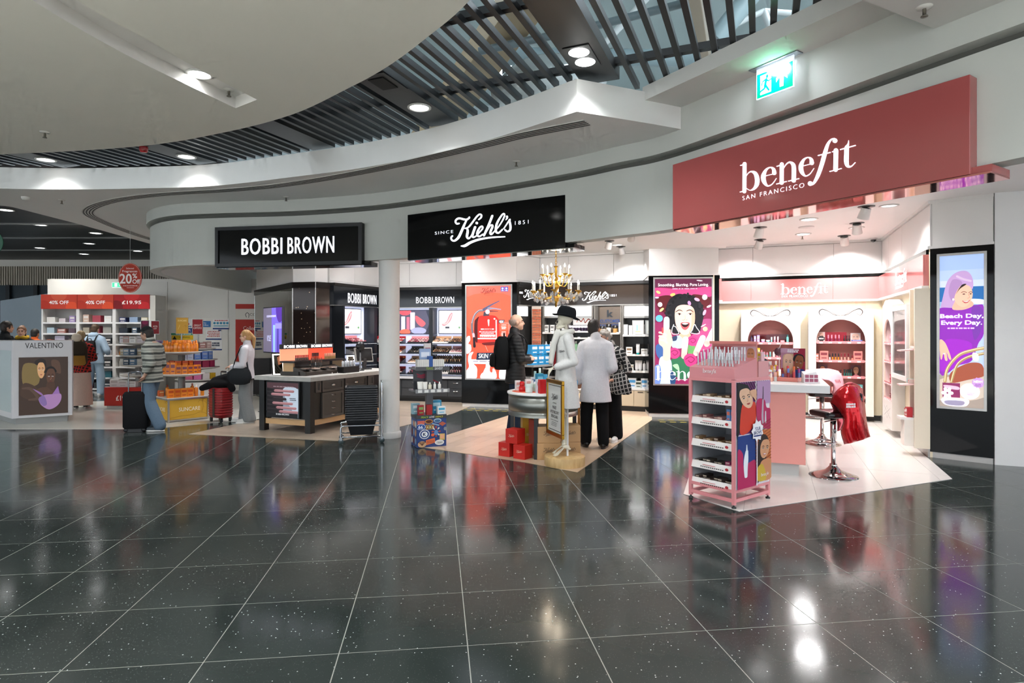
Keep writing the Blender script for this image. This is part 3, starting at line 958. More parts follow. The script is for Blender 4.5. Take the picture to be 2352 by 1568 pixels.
# round white pillar
t=thing('pillar','round white pillar between the basket trolley and the travel display','pillar',(-1.76,8.74,0))
t['kind']='structure'
mb=MB();mb.lathe([(0.147,0.09),(0.147,2.60)],32,c='#e9e7e3',m='paint');mb.build('shaft',t)
mb=MB();mb.lathe([(0.168,0),(0.168,0.075),(0.150,0.09)],32,c='#c9c8c5',m='satin');mb.build('plinth',t)
# ================================================================== LAMPS, SEEN AND ADDED
WARM,COOL=(1.0,0.93,0.86),(0.95,0.98,1.0)
def downlight(label,x,y,z,power,r=0.09,col=(1,1,1),group=None,spot=2.2,tilt=(0,0,0),lens='lamp'):
 t=thing('downlight',label,'downlight',(x,y,z),0,group)
 mb=MB();mb.lathe([(r*1.22,0),(r*1.22,-0.008),(r,-0.012),(r*0.96,0.0)],20,c='#d8d8d4',m='satin');mb.build('ring',t)
 mb=MB();mb.lathe([(r*0.95,-0.002),(0.0,-0.006)],20,c='#ffffff',m=lens);mb.build('lens',t)
 lamp('SPOT',(0,0,-0.03),power,col,r*1.7,tilt,spot,0.8,t)
 return t
def spotlight(label,x,y,z,tx,ty,power,col=(1,1,1),group=None,big=1.0):
 """adjustable ceiling spot leaning towards (tx, ty)"""
 t=thing('ceiling_spotlight',label,'spotlight',(x,y,z),0,group)
 mb=MB();mb.lathe([(0.085*big,0),(0.085*big,-0.006),(0.0,-0.007)],18,c='#3c3a38',m='satin');mb.build('plate',t)
 d=Vector((tx,ty,-1.0)).normalized()
 q=d.to_track_quat('-Z','Y').to_matrix().to_4x4()
 R=Matrix.Translation((0,0,-0.02))@q
 mb=MB(R);mb.lathe([(0.05*big,0.0),(0.052*big,-0.03),(0.062*big,-0.12*big),(0.058*big,-0.122*big)],18,c='#e9e6e2',m='satin');mb.build('housing',t)
 mb=MB(R);mb.lathe([(0.055*big,-0.119*big),(0,-0.121*big)],18,c='#ffffff',m='lamp');mb.build('lens',t)
 l=lamp('SPOT',(R@Vector((0,0,-0.16*big))),power,col,0.05,q.to_euler(),2.0,0.7,t)
 return t
def zc(x,y,z=ZC):  # ceiling point at a pixel
 D=(z-EYE)*F/(HY-y)
 return((x-CX)/F*D,D)
LG='lamps in the pink shop ceiling'
for px,py,tx,ty,pw,lb in((1990,474,-0.1,0.4,75,'white adjustable spotlight hanging nearest the big pink sign'),(1968,512,0.3,0.5,75,'white adjustable spotlight, middle of the three on the right of the pink ceiling'),
       (1939,541,0.35,0.5,75,'white adjustable spotlight farthest back on the right of the pink ceiling'),(1746,522,-0.15,0.25,100,'dazzling spotlight on the left of the pink shop ceiling'),
       (1746,550,-0.1,0.55,90,'white adjustable spotlight behind the dazzling one on the left')):
 p=zc(px,py);spotlight(lb,p[0],p[1],ZC,tx,ty,pw,(1,0.985,0.985),LG,1.15)
for px,py,pw,lb in((1858,503,66,'round recessed multi lamp downlight nearest the pink sign'),(1845,537,66,'round recessed multi lamp downlight farthest from the pink sign')):
 p=zc(px,py);downlight(lb,p[0],p[1],ZC-0.001,pw,0.1,(1,0.985,0.985),LG,3.1)
for x,y,lb in((4.7,7.6,'first'),(4.1,5.9,'second'),(3.3,8.1,'third'),(5.2,9.2,'fourth')):
 downlight(lb+' added fill downlight hidden behind the big pink sign',x,y,ZC-0.001,85,0.09,(1,0.985,0.985),LG,2.3,lens='glow')  # unseen lamps added to raise the light in the pink shop
p=zc(1852,521);mb=MB();mb.lathe([(0.11,0),(0.11,-0.008),(0,-0.01)],20,c='#d9d5d2',m='satin')
tag(mb.build('ceiling_disc',loc=(p[0],p[1],ZC)),'flat white ceiling disc between the two recessed lamps','ceiling disc')
p=zc(2006,547)
t=thing('dome_camera','small dark dome camera on the pink shop ceiling corner','camera',(p[0],p[1],ZC))
mb=MB();mb.lathe([(0.06,0),(0.06,-0.025)],16,c='#e6e3e0',m='satin');mb.build('base',t)
mb=MB();mb.lathe([(0.045,-0.025),(0.04,-0.045),(0.02,-0.062),(0,-0.066)],16,c='#1b1c1e',m='gloss');mb.build('dome',t)
KG='lamps in the apothecary ceiling'
for px,py,tx,ty,lb in((1400,553,-0.2,0.4,'white spotlight left of the pair above the apothecary shelves'),(1426,566,0.3,0.4,'white spotlight right of the pair above the apothecary shelves')):
 p=zc(px,py);spotlight(lb,p[0],p[1],ZC,tx,ty,70,(0.98,0.98,1.0),KG,1.0)
for x,y,lb in((0.6,8.2,'front left'),(1.6,9.4,'front right'),(0.6,10.6,'rear left'),(1.9,11.0,'rear right')):
 downlight(lb+' added fill downlight in the apothecary hidden behind its sign',x,y,ZC-0.001,130,0.09,(0.98,0.98,1.0),KG,2.1,lens='glow')  # added out of sight to brighten the apothecary interior
BG='added lamps in the make-up shop ceiling'
for x,y,lb in((-2.9,10.0,'front left'),(-1.7,10.6,'front right'),(-2.6,12.2,'rear left'),(-1.6,12.4,'rear right'),(-4.4,10.6,'far left')):
 downlight(lb+' added fill downlight in the make-up shop hidden behind its sign',x,y,ZC-0.001,150,0.09,(0.98,0.98,1.0),BG,2.1,lens='glow')  # unseen, put in to light the make-up shop interior
for x,y,tx,ty,nm in((-2.6,11.4,0,1.3,'left'),(-1.5,11.2,.2,1.3,'right'),(-3.0,10.6,-.9,1.0,'outer')):
 spotlight(nm+' added wall washing spotlight in the make-up shop hidden behind its sign',x,y,ZC,tx,ty,42,(0.98,0.98,1.0),BG)  # added behind the sign to lighten the upper make-up walls
for x,y,tx,ty,nm in((-.45,9.6,-.1,1.4,'left'),(.8,10.0,0,1.3,'middle'),(1.9,9.7,.2,1.3,'right')):
 spotlight(nm+' added wall washing spotlight in the apothecary hidden behind its sign',x,y,ZC,tx,ty,36,(0.98,0.98,1.0),KG)  # unseen spots added to lift the upper apothecary walls
# concourse lamps
def wpt(w,t_):p=SN*w+SD*t_;return p
def on_panel(px,py):
 D=(ZSL-0.011-EYE)*F/(HY-py);return((px-CX)/F*D,D)
SG='round lamps in the black ceiling panels'
p=on_panel(963,246);downlight('round bright downlight in the black panel above the white curved upstand',p[0],p[1],ZSL-0.012,105,0.1,COOL,SG,2.2)
p=on_panel(428,359);downlight('round downlight in the black ceiling panel left of the centre',p[0],p[1],ZSL-0.012,105,0.1,COOL,SG,2.2)
p=on_panel(105,366);downlight('round downlight in the black ceiling panel at the far left',p[0],p[1],ZSL-0.012,105,0.1,COOL,SG,2.2)
p=on_panel(1337,130)
t=thing('twin_downlight','square twin lamp fitting glowing in the black panel near the white corner','downlight',(p[0],p[1],ZSL-0.012),math.atan2(SD.y,SD.x)-math.pi/2)
mb=MB();mb.box(-.11,.11,-.2,.2,-.006,0,'#202224','satin');mb.build('frame',t)
for k in(-1,1):
 mb=MB();mb.lathe([(0.085,-0.007),(0.07,-0.014),(0,-0.016)],20,(0,0.095*k,0),'#ffffff','lamp');mb.build('lens',t)
 lamp('SPOT',(0,0.095*k,-0.04),55,COOL,0.07,(0,0,0),2.2,0.7,t)
p=on_panel(880,190)
t=thing('ceiling_speaker','flat black square speaker in the black ceiling panel','speaker',(p[0],p[1],ZSL-0.012),math.atan2(SD.y,SD.x)-math.pi/2)
mb=MB();mb.box(-.14,.14,-.2,.2,-.006,0,'#121315','satin');mb.build('frame',t)
mb=MB();mb.box(-.08,.08,-.12,.12,-.014,-.006,'#08090a','matte');mb.build('grille',t)
p=((452-CX)/F*4.95,4.95)
downlight('round glowing downlight in the slot of the white ceiling cloud',p[0]+0.02,p[1],ZCL+0.099,110,0.085,COOL,None,2.6)
CG='added downlights of the unseen concourse ceiling'
for k,(x,y)in enumerate(((-1.6,-0.8),(-3.4,-0.6),(-5.6,3.0),(-6.4,5.6),(-1.4,-2.0),(-4.8,-1.6),(-7.6,-0.6),(-6.2,-2.2))):
 downlight(ORD[k]+' added fill downlight in the ceiling cloud outside the picture',x,y,ZCL-0.001,500 if y<1 else 120,0.09,COOL,CG,2.6)  # unseen lamps added for general light and bounce onto the cloud
downlight('added fill downlight in the white box at the top right outside the picture',3.1,1.6,ZS-.001,300,0.09,COOL,CG,2.6)  # unseen lamp added to brighten the plain right wall
# lamps of the perfume hall
HG='small lamps of the dark perfume hall ceiling'
k=0
for px,py in((92,516),(220,535),(205,559),(92,569),(193,583),(316,576)):
 D=2.61*F/(HY-py);X=(px-CX)/F*D
 downlight(ORD[k]+' small white lamp in the dark slatted ceiling beyond the soffit',X,D,4.11,270,0.13,(1,0.97,0.92),HG,2.1);k+=1
for x,y in((-9.0,13.2),(-6.6,13.4),(-10.8,13.0)):
 downlight(ORD[k]+' added fill lamp in the dark slatted ceiling hidden by the soffit',x,y,4.11,290,0.13,(1,0.97,0.92),HG,2.1);k+=1  # extra lamps out of sight, added to brighten the hall
# sprinklers and detectors
def sprinkler(label,px,py,z):
 D=(z-EYE)*F/(HY-py);X=(px-CX)/F*D
 t=thing('sprinkler',label,'sprinkler',(X,D,z))
 mb=MB();mb.lathe([(0.045,0),(0.04,-0.008),(0.012,-0.012)],14,c='#d6d4cc',m='satin');mb.build('rosette',t)
 mb=MB();mb.lathe([(0.010,-0.01),(0.010,-0.05),(0.02,-0.055),(0.02,-0.06),(0,-0.06)],10,c='#8f8a80',m='metal');mb.build('head',t)
sprinkler('small sprinkler head beside the glowing lamp in the ceiling slot',526,206,ZCL+0.10)
sprinkler('small sprinkler head low on the left of the ceiling cloud',103,303,ZCL)
sprinkler('small sprinkler head in the soffit left of the air grille',142,459,ZS)
sprinkler('small sprinkler head in the soffit above the make-up sign',657,452,ZS)
sprinkler('small sprinkler head in the soffit above the apothecary sign',1186,370,ZS)
sprinkler('small sprinkler head in the white box at the top right',2123,16,ZS)
sprinkler('tiny sprinkler head on the pink shop ceiling',1843,541,ZC)
D=1.95*F/(HY-452);X=(59-CX)/F*D
t=thing('smoke_detector','round white smoke detector in the soffit at the far left','detector',(X,D,ZS))
mb=MB();mb.lathe([(0.055,0),(0.055,-0.02),(0.04,-0.045),(0,-0.05)],16,c='#dcdad3',m='satin');mb.build('body',t)
p=on_panel(330,338)
t=thing('alarm_sounder','small red round alarm sounder under the black slats','alarm',(p[0],p[1],ZSL-0.005))
mb=MB();mb.lathe([(0.05,0),(0.05,-0.05),(0.035,-0.07),(0,-0.07)],16,c='#b3161c',m='gloss');mb.build('body',t)

# ================================================================== LOGOS
KIEHL=[([(700,405),(655,412),(625,370),(648,318),(710,294),(790,312),(860,322),(912,295),(925,272)],[34,36,36,38,42,44,40,36,36]),
  ([(868,322),(800,470),(740,610),(680,720),(600,780),(545,760),(532,710),(558,676)],[30,46,52,52,40,36,34,36]),
  ([(1128,322),(1178,275),(1185,225),(1145,208),(1080,262),(1000,370),(930,460),(880,500),(825,512)],[26,34,36,34,34,34,34,30,22]),
  ([(830,512),(880,525),(888,590),(872,680),(898,728),(935,712),(985,640),(1052,484)],[20,34,48,48,40,30,26,44]),
  ([(1050,485),(1010,600),(990,675),(1015,704),(1080,670)],[46,46,42,34,22]),
  ([(1080,670),(1150,590),(1210,515),(1200,466),(1145,500),(1098,600),(1105,668),(1150,682),(1215,636)],[20,24,32,34,34,44,44,34,22]),
  ([(1420,242),(1350,420),(1280,580),(1238,665)],[46,46,46,44]),
  ([(1290,590),(1360,470),(1412,438),(1425,475),(1390,560),(1378,620),(1408,636),(1480,560)],[20,26,34,42,44,42,34,22]),
  ([(1480,560),(1560,470),(1645,335),(1685,235),(1668,192),(1612,245),(1532,380),(1498,500),(1505,588),(1560,606),(1640,532)],[20,24,28,30,30,34,42,46,44,36,26]),
  ([(1738,256),(1740,288),(1712,330)],[46,34,12]),
  ([(1668,518),(1730,425),(1800,315),(1796,360),(1812,450),(1812,520),(1788,566),(1738,578),(1698,545)],[24,26,26,40,44,44,40,34,34]),
  ([(750,892),(830,886),(960,812),(1150,748),(1400,708),(1690,692)],[24,56,52,44,36,26])]
KDOT=(1085,397,28)
BEN=[([(232,578),(228,1060)],[64,64]),([(162,606),(235,588)],[16,20]),([(155,1070),(232,1050)],[14,18]),
 ([(262,790),(300,737),(350,714),(415,742),(449,830),(446,930),(400,1008),(330,1040),(268,1008)],[8,14,26,60,76,72,42,14,10]),
 ([(880,585),(878,910)],[68,68]),([(795,622),(880,596)],[16,20]),([(790,930),(962,886)],[16,16]),
 ([(910,660),(955,590),(1010,552),(1068,578),(1090,650),(1088,870)],[8,16,28,58,72,72]),([(998,880),(1178,836)],[16,16]),
 ([(1800,136),(1740,158),(1680,245),(1630,400),(1580,580),(1510,780),(1440,910),(1380,953)],[16,26,50,70,70,62,40,16]),
 ([(1516,434),(1724,380)],[18,18]),
 ([(1824,345),(1818,680)],[78,78]),([(1762,370),(1824,346)],[16,20]),([(1718,712),(1918,660)],[16,16]),
 ([(2046,170),(2036,240),(2012,300),(2008,400),(2006,545),(2032,618),(2092,622),(2160,556)],[6,30,74,78,78,54,20,12]),([(1903,330),(2163,258)],[18,18])]
for dx,dy in((0,0),(655,-174)):
 BEN.append(([(600+dx,788+dy),(775+dx,744+dy)],[12,12]))
 BEN.append(([(748+dx,738+dy),(735+dx,672+dy),(680+dx,641+dy),(606+dx,684+dy),(560+dx,790+dy),(572+dx,888+dy),(632+dx,962+dy),(712+dx,932+dy),(785+dx,832+dy)],[74,54,20,40,76,70,28,14,10]))
BDOTS=[(1806,174,42),(1376,921,41)]
def plane_logo(pl,strokes,dots,to_px):
 """brush strokes traced on the photographed sign, laid out flat in the sign's own plane: list of polygons in local (x, z)"""
 polys=[]
 for pts,ws in strokes:
  for q in ribbon(pts,ws,5):polys.append([pl.loc(*to_px(p))for p in q])
 for x,y,r in dots:polys.append([pl.loc(*to_px(p))for p in ellipse(x,y,r,r,16)])
 return polys
def norm_logo(polys):
 xs=[p[0]for q in polys for p in q];zs=[p[1]for q in polys for p in q]
 x0,x1,z0=min(xs),max(xs),min(zs)
 k=1.0/(x1-x0)
 return[[((p[0]-x0)*k,(p[1]-z0)*k)for p in q]for q in polys],(max(zs)-z0)*k
def put_logo(mb,polys,x,z,w,y,c,m,d=0.0):
 """unit logo scaled to width w with its lower left corner at (x, z), standing proud of y by d"""
 for q in polys:
  pts=[(x+p[0]*w,z+p[1]*w)for p in q]
  n=len(pts)
  a=sum(pts[i][0]*pts[(i+1)%n][1]-pts[(i+1)%n][0]*pts[i][1]for i in range(n))
  if a<0:pts=pts[::-1]
  if d:mb.slab(pts,y-d,y,c,m)
  else:mb.add([(p[0],y,p[1])for p in pts],[tuple(range(n))],c,m)
def put_text(mb,t,x0,z0,x1,z1,y,c,m,d=0.0,**k):
 vs,fs=text_geo(t,**k)
 P=lambda v,yy:(x0+v[0]*(x1-x0),yy,z0+v[1]*(z1-z0))
 mb.add([P(v,y-d)for v in vs],fs,c,m)
 if d:  # side walls of the letters
  cnt={}
  for f in fs:
   for i in range(len(f)):
    e=(f[i],f[(i+1)%len(f)])
    if(e[1],e[0])in cnt:cnt.pop((e[1],e[0]))
    else:cnt[e]=1
  sv,sf=[],[]
  for a,b in cnt:
   n=len(sv);sv+=[P(vs[a],y-d),P(vs[b],y-d),P(vs[b],y),P(vs[a],y)];sf.append((n,n+1,n+2,n+3))
  mb.add(sv,sf,c,m)

# ---------------- the three illuminated signs on the fascia
ZB=2.46
PS1=Plane((-4.37,8.99),(-2.11,8.58));PS2=Plane((-1.388,8.10),(.604,6.91));PS3=Plane((1.502,5.70),(2.78,3.70))
def sign_case(name,label,pl,z1,c,m,th,lipc,edge=None):
 t=thing(name,label,'shop sign',(pl.P.x,pl.P.y,0),pl.rz)
 mb=MB();mb.box(0,pl.L,0,th,ZB,z1,c,m);mb.build('case',t,bevel=0.004)
 mb=MB();mb.box(0.0,pl.L+0.10,0.012,th+0.16,ZB-0.012,ZB-0.001,lipc,'chrome');mb.build('base_plate',t)
 mb=MB();mb.box(pl.L,pl.L+0.1,0.03,th+.16,ZB-0.001,ZB+0.045,c,m);mb.build('end_bracket',t)
 return t
t=sign_case('brand_sign','black illuminated box sign reading BOBBI BROWN over the make-up shop',PS1,3.045,'#0b0c0d','lacquer',0.15,'#1a1b1d')
mb=MB()
mb.box(0,PS1.L,-0.02,0,ZB,ZB+0.05,'#0d0e10','satin');mb.box(0,PS1.L,-0.02,0,2.995,3.045,'#0d0e10','satin')
mb.box(0,0.05,-0.02,0,ZB+.05,2.995,'#0d0e10','satin');mb.box(PS1.L-0.05,PS1.L,-0.02,0,ZB+.05,2.995,'#0d0e10','satin');mb.build('face_frame',t)
a=PS1.loc(556,585);b=PS1.loc(768,541)
zb,zt=PS1.loc(660,583)[1],PS1.loc(660,545)[1]
mb=MB();xm=a[0]+(b[0]-a[0])*0.445;xn=a[0]+(b[0]-a[0])*0.505
put_text(mb,'BOBBI',a[0],zb,xm,zt,-0.002,'#f2f4ff','letter',0.014,bold=0.004,space=1.12)
put_text(mb,'BROWN',xn,zb,b[0],zt,-0.002,'#f2f4ff','letter',0.014,bold=0.004,space=1.12);mb.build('lettering',t)
t=sign_case('brand_sign',"black illuminated box sign reading Kiehl's since 1851 in white script",PS2,3.06,'#08090a','lacquer',0.15,'#8a8a8a')
kp=plane_logo(PS2,KIEHL,[KDOT],lambda p:(980+p[0]/9.408,470+p[1]/9.408))
mb=MB();put_logo(mb,kp,0,0,1,-0.0,'#f2f4ff','letter',0.005);mb.build('script_lettering',t)
mb=MB()
a=PS2.loc(999,539);b=PS2.loc(1041,528);put_text(mb,'SINCE',a[0],a[1],b[0],b[1]-0.0+0.0,0,'#f2f4ff','letter',0.003,space=1.3,bold=-.008);mb.build('small_lettering',t);mb=MB()
a=PS2.loc(1183,516.5);b=PS2.loc(1214,504.5);put_text(mb,'1851',a[0],a[1],b[0],b[1],0,'#f2f4ff','letter',0.003,space=1.5,bold=-.008);mb.build('small_lettering',t)
KLOGO,KH=norm_logo(kp)
t=sign_case('brand_sign','large salmon pink illuminated sign reading benefit San Francisco',PS3,3.067,'#a85553','gloss',0.135,'#d88a86')
bp=plane_logo(PS3,BEN,BDOTS,lambda p:(1680+p[0]/7.587,300+p[1]/7.587))
BLOGO,BH=norm_logo(bp)
mb=MB();put_logo(mb,bp,0,0,1,0,'#f6f4ff','letter',0.004)
a=PS3.loc(1705.7,459.5);b=PS3.loc(1847.4,430.5);tt=PS3.loc(1847.4,420)
put_text(mb,'SAN FRANCISCO',a[0],(a[1]+b[1])/2,b[0],(a[1]+b[1])/2+(tt[1]-b[1]),0,'#f6f4ff','letter',0.003,space=1.35,bold=-.012);mb.build('lettering',t)

# ---------------- hanging exit sign
pe=Plane((at(1737,152,5.0).x,5.0),(at(1822,120,4.72).x,4.72))
t=thing('exit_sign','green edge lit emergency exit sign with running figure and up arrow','exit sign',(pe.P.x,pe.P.y,0),pe.rz)
zt=3.66;hz=0.205;L=pe.L
mb=MB();mb.box(-.05,L+.05,-.03,.05,zt-.008,zt,'#9fa6ad','metal');mb.build('ceiling_plate',t)
mb=MB();mb.box(0,L,0.004,0.016,zt-.05-hz,zt-.008,'#e8f4ff','backlit');mb.build('acrylic_panel',t)
A=Art((0,0,200,110),L,hz,0,zt-.05-hz,0.003,'screen')
A.rect(0,0,200,110,'#e8fff6');A.rect(3,2,197,107,'#00a86b')
A.rect(22,12,82,96,'#f4fff8');A.ell_(60,24,7,8,'#00a86b')
A.stroke([(56,36),(50,58),(46,72),(28,78),(20,84)],[12,13,9,8,7],'#00a86b');A.stroke([(50,58),(60,72),(70,86)],[11,9,8],'#00a86b')
A.stroke([(52,36),(36,42),(30,56)],[7,6,5],'#00a86b');A.stroke([(58,38),(68,46),(82,42)],[7,6,5],'#00a86b')
A.poly([(140,22),(170,50),(170,66),(150,48),(150,92),(130,92),(130,48),(110,66),(110,50)],'#f4fff8',clip=False)
A.build('print',t)
lamp('AREA',(L/2,-0.04,zt-0.04),7.0,(0.85,0.92,1.0),0.2,(0.4,0,0),3.0,parent=t)
# ================================================================== ADVERT COLUMNS
def art_face(A,cx,cy,w,h,skin,lip='#c4504c',brow='#2a1a14',tilt=0.0,smile=False,shade=None,blush=None):
 """a simple printed face: w, h are half sizes"""
 R=lambda x,y:(cx+(x*w)*math.cos(tilt)-(y*h)*math.sin(tilt),cy+(x*w)*math.sin(tilt)+(y*h)*math.cos(tilt))
 A.blob([R(-.92,-.5),R(-.6,-.95),R(0,-1.05),R(.6,-.95),R(.92,-.5),R(.93,.1),R(.7,.65),R(.3,.98),R(0,1.04),R(-.3,.98),R(-.7,.65),R(-.93,.1)],skin)
 if shade:A.blob([R(.45,-.6),R(.9,-.4),R(.93,.1),R(.7,.65),R(.35,.95),R(.55,.3)],shade)
 if blush:
  for s in(-1,1):A.ell_(*R(.55*s,.22),w*.2,h*.12,blush)
 for s in(-1,1):
  A.stroke([R(.2*s,-.26),R(.42*s,-.34),R(.68*s,-.22)],[h*.05,h*.07,h*.03],brow)
  A.ell_(*R(.42*s,-.08),w*.19,h*.06,'#f6f2ee');A.ell_(*R(.42*s,-.08),w*.085,h*.065,'#2b1c16')
  A.stroke([R(.2*s,-.08),R(.42*s,-.155),R(.64*s,-.07)],[h*.02,h*.035,h*.02],'#20130f')
 A.stroke([R(.04,0),R(.1,.22),R(-.1,.3),R(-.16,.26)],[h*.012,h*.018,h*.03,h*.02],shade or '#b77d62')
 if smile:
  A.blob([R(-.34,.48),R(0,.5),R(.36,.46),R(.2,.66),R(-.05,.7),R(-.22,.62)],lip);A.blob([R(-.27,.51),R(0,.53),R(.29,.5),R(.12,.6),R(-.1,.62)],'#fbf7f4')
 else:
  A.blob([R(-.28,.55),R(-.1,.49),R(0,.52),R(.1,.49),R(.28,.55),R(.08,.66),R(-.08,.66)],lip);A.stroke([R(-.27,.56),R(0,.57),R(.27,.56)],h*.018,'#6e2320')
def lines(A,x0,x1,ys,w,c,seed=1,gap=0.12):
 """rows of print too small to read"""
 r=random.Random(seed)
 for y in ys:
  x=x0+(x1-x0)*r.uniform(0,0.12)
  while x<x1*0.98:
   l=(x1-x0)*r.uniform(0.06,0.2)
   A.rect(x,y-w/2,min(x+l,x1),y+w/2,c);x+=l+(x1-x0)*0.03
def art_logo(A,polys,x,y,w,c,m=None,aspect=1.0):
 """unit logo with lower-left corner at picture position (x, y), width w in picture units"""
 A.up();y_=A.y
 for q in polys:
  A.poly([(x+p[0]*w,y-p[1]*w*aspect)for p in q],c,m);A.y=y_

def advert(label,pl,poly,px0,py0,px1,py1,win):
 """black lacquer case standing on the floor with a backlit poster in a silver frame"""
 t=thing('advert_lightbox',label,'advert',(0,0,0))
 c=Vector((sum(p[0]for p in poly)/4,sum(p[1]for p in poly)/4))
 mb=MB();mb.prism(poly,0.07,2.5,'#0a0b0c','lacquer');mb.build('case',t)
 mb=MB();mb.prism([tuple(c+(Vector(p)-c)*0.98)for p in poly],0.0,0.07,'#d2d0cc','satin');mb.build('plinth',t)
 mx=(px0+px1)/2
 x0,x1=pl.loc(px0,py0)[0],pl.loc(px1,py0)[0]
 z0,z1=(pl.loc(px0,py1)[1]+pl.loc(px1,py1)[1])/2,(pl.loc(px0,py0)[1]+pl.loc(px1,py0)[1])/2
 f=0.028
 mb=MB(pl.T)
 for a in((x0-f,x1+f,z1,z1+f),(x0-f,x1+f,z0-f,z0),(x0-f,x0,z0,z1),(x1,x1+f,z0,z1)):
  mb.box(a[0],a[1],-0.016,0.001,a[2],a[3],'#b9b7b4','brushed')
 mb.build('frame',t)
 mb=MB(pl.T);mb.box(x0,x1,-0.004,0.001,z0,z1,'#ffffff','print');mb.build('backing',t)
 return t,Art(win,x1-x0,z1-z0,x0,z0,-0.0045,'backlit',0.00018,pl.T)

# ---- fire extinguisher
t,A=advert('tall backlit advert with a red fire extinguisher on orange',PP1,COLS[0][1],1072,656.5,1173.5,869,(80,75,755,1490))
A.rect(80,75,755,1490,'#f2553c');A.rect(80,75,755,240,'#ef6f60');A.blob([(90,240),(740,230),(745,700),(500,760),(90,700)],'#f7664c')
art_logo(A,KLOGO,300,200,225,'#4a1512',None,0.95);lines(A,345,490,[212],5,'#b1453c',3)
for x in(605,662):
 A.rect(x,92,x+52,162,'#4a56b8');A.ell_(x+26,118,14,16,'#e8e8fb');A.rect(x+10,144,x+42,154,'#e8e8fb')
A.blob([(200,640),(225,580),(300,530),(480,525),(552,560),(578,640),(580,900),(540,945),(250,945),(200,880)],'#d5322b')
A.blob([(200,640),(225,580),(270,545),(250,640),(248,930),(205,880)],'#4a1a1c');A.blob([(330,945),(560,930),(520,975),(400,985),(335,975)],'#6d2222')
A.stroke([(418,600),(420,685)],[30,12],'#f7e2de');A.stroke([(534,600),(536,905)],18,'#f6e4e0');A.ell_(508,578,14,12,'#ffffff')
A.poly([(335,535),(345,470),(420,470),(430,530)],'#43414d')
A.stroke([(340,440),(450,370),(580,308)],[46,26,14],'#5d5f7a');A.stroke([(420,420),(500,420),(600,436)],[40,20,16],'#8f93aa');A.stroke([(440,460),(560,462)],[20,8],'#5a3a44')
A.ell_(402,470,34,36,'#d8c6d4');A.ell_(402,466,20,22,'#f0e6ee')
A.stroke([(330,450),(270,455),(205,520),(165,640),(168,760),(188,840)],30,'#6b6a76');A.stroke([(325,442),(268,448),(200,515),(160,640)],8,'#b7b5c0')
A.stroke([(186,810),(192,860)],36,'#e3b9c0');A.stroke([(194,870),(202,1000)],[30,44],'#2b2026')
for i,(a,b,y)in enumerate(((300,500,735),(275,530,775),(305,500,800),(285,520,828),(285,520,850),(250,545,880))):A.rect(a,y-9,b,y+9,'#f6d2d6' if i in(1,2)else '#fbe9ea')
lines(A,340,470,[735],14,'#d5322b',4);lines(A,280,520,[775,800,850],8,'#d5322b',5)
A.text('NEW!',583,602,645,640,'#ffffff',bold=0.03);A.y+=0.0004;A.poly([(572,594),(664,594),(650,648),(572,648)],'#2a3144');A.text('NEW!',583,602,645,640,'#ffffff',bold=0.03)
for q in((600,640,732,646),(726,640,732,860),(580,852,732,858)):A.rect(*q,'#f9c5bd')
lines(A,612,690,[672,700,715,730,778,800,818,836],11,'#fbe5e1',9)
fl='#f3eef5'
A.blob([(80,880),(130,840),(140,900),(110,960),(150,980),(150,1070),(80,1105)],fl)
A.blob([(125,1110),(190,1085),(160,1150),(165,1240),(240,1320),(245,1420),(225,1490),(80,1490),(80,1380),(120,1310),(105,1200)],fl);A.blob([(130,1280),(200,1300),(215,1400),(190,1480),(120,1480)],'#e3d5e6')
A.blob([(385,1250),(445,1260),(440,1370),(475,1395),(490,1330),(535,1390),(525,1490),(310,1490),(310,1420),(370,1370)],fl);A.blob([(380,1320),(420,1420),(400,1480),(330,1480),(330,1420)],'#e6d8e8')
A.blob([(600,1330),(690,1320),(720,1400),(755,1440),(755,1490),(600,1490),(580,1420)],fl)
A.stroke([(370,985),(410,1070)],5,'#f6b3a8')
A.poly([(130,1198),(755,1190),(755,1265),(138,1268)],'#f3eef5');lines(A,150,740,[1228],15,'#8c8796',11)
A.poly([(245,1096),(755,1088),(755,1196),(232,1206)],'#232b40');A.text('SKIN ON FIRE?',268,1108,720,1180,'#fbfbff',bold=0.012,shear=0.12)
A.build('poster_print',t)

# ---- curly-haired woman with balm sticks
t,A=advert('tall backlit advert with a curly haired woman holding a balm stick',PP2,COLS[1][1],1504,640,1634.5,881.5,(82,55,870,1515))
A.rect(82,55,870,1515,'#7a2347');A.rect(82,55,870,170,'#5e2743');A.blob([(82,180),(480,200),(870,170),(870,300),(480,330),(82,300)],'#c5457f');A.blob([(120,310),(300,290),(330,420),(200,520),(110,420)],'#571a1f');A.blob([(600,280),(760,290),(860,340),(800,460),(680,420)],'#571a1f');A.rect(82,660,870,1515,'#8d2857')
A.blob([(690,650),(870,620),(870,800),(760,830)],'#9c4774');A.blob([(600,840),(870,770),(870,1000),(640,1040)],'#c2487c')
hair='#1c1b1f'
A.blob([(250,640),(235,480),(290,340),(400,265),(520,280),(640,300),(740,420),(760,560),(735,690),(690,800),(560,820),(380,820),(290,760)],hair)
r=random.Random(4)
for k in range(46):
 a=r.uniform(math.pi*0.9,math.pi*2.1);A.ell_(500+250*math.cos(a)*r.uniform(.85,1.05),520+245*math.sin(a)*r.uniform(.85,1.05),r.uniform(16,34),r.uniform(14,28),r.choice([hair,'#26252a','#121114']))
A.blob([(430,820),(560,800),(575,880),(500,930),(430,880)],'#e6ab90')
A.blob([(372,470),(440,420),(560,425),(625,480),(640,600),(620,720),(560,810),(500,835),(440,810),(385,720),(360,600)],'#f3c8b0');A.blob([(590,480),(628,500),(640,600),(618,720),(560,805),(590,680)],'#dfa58c')
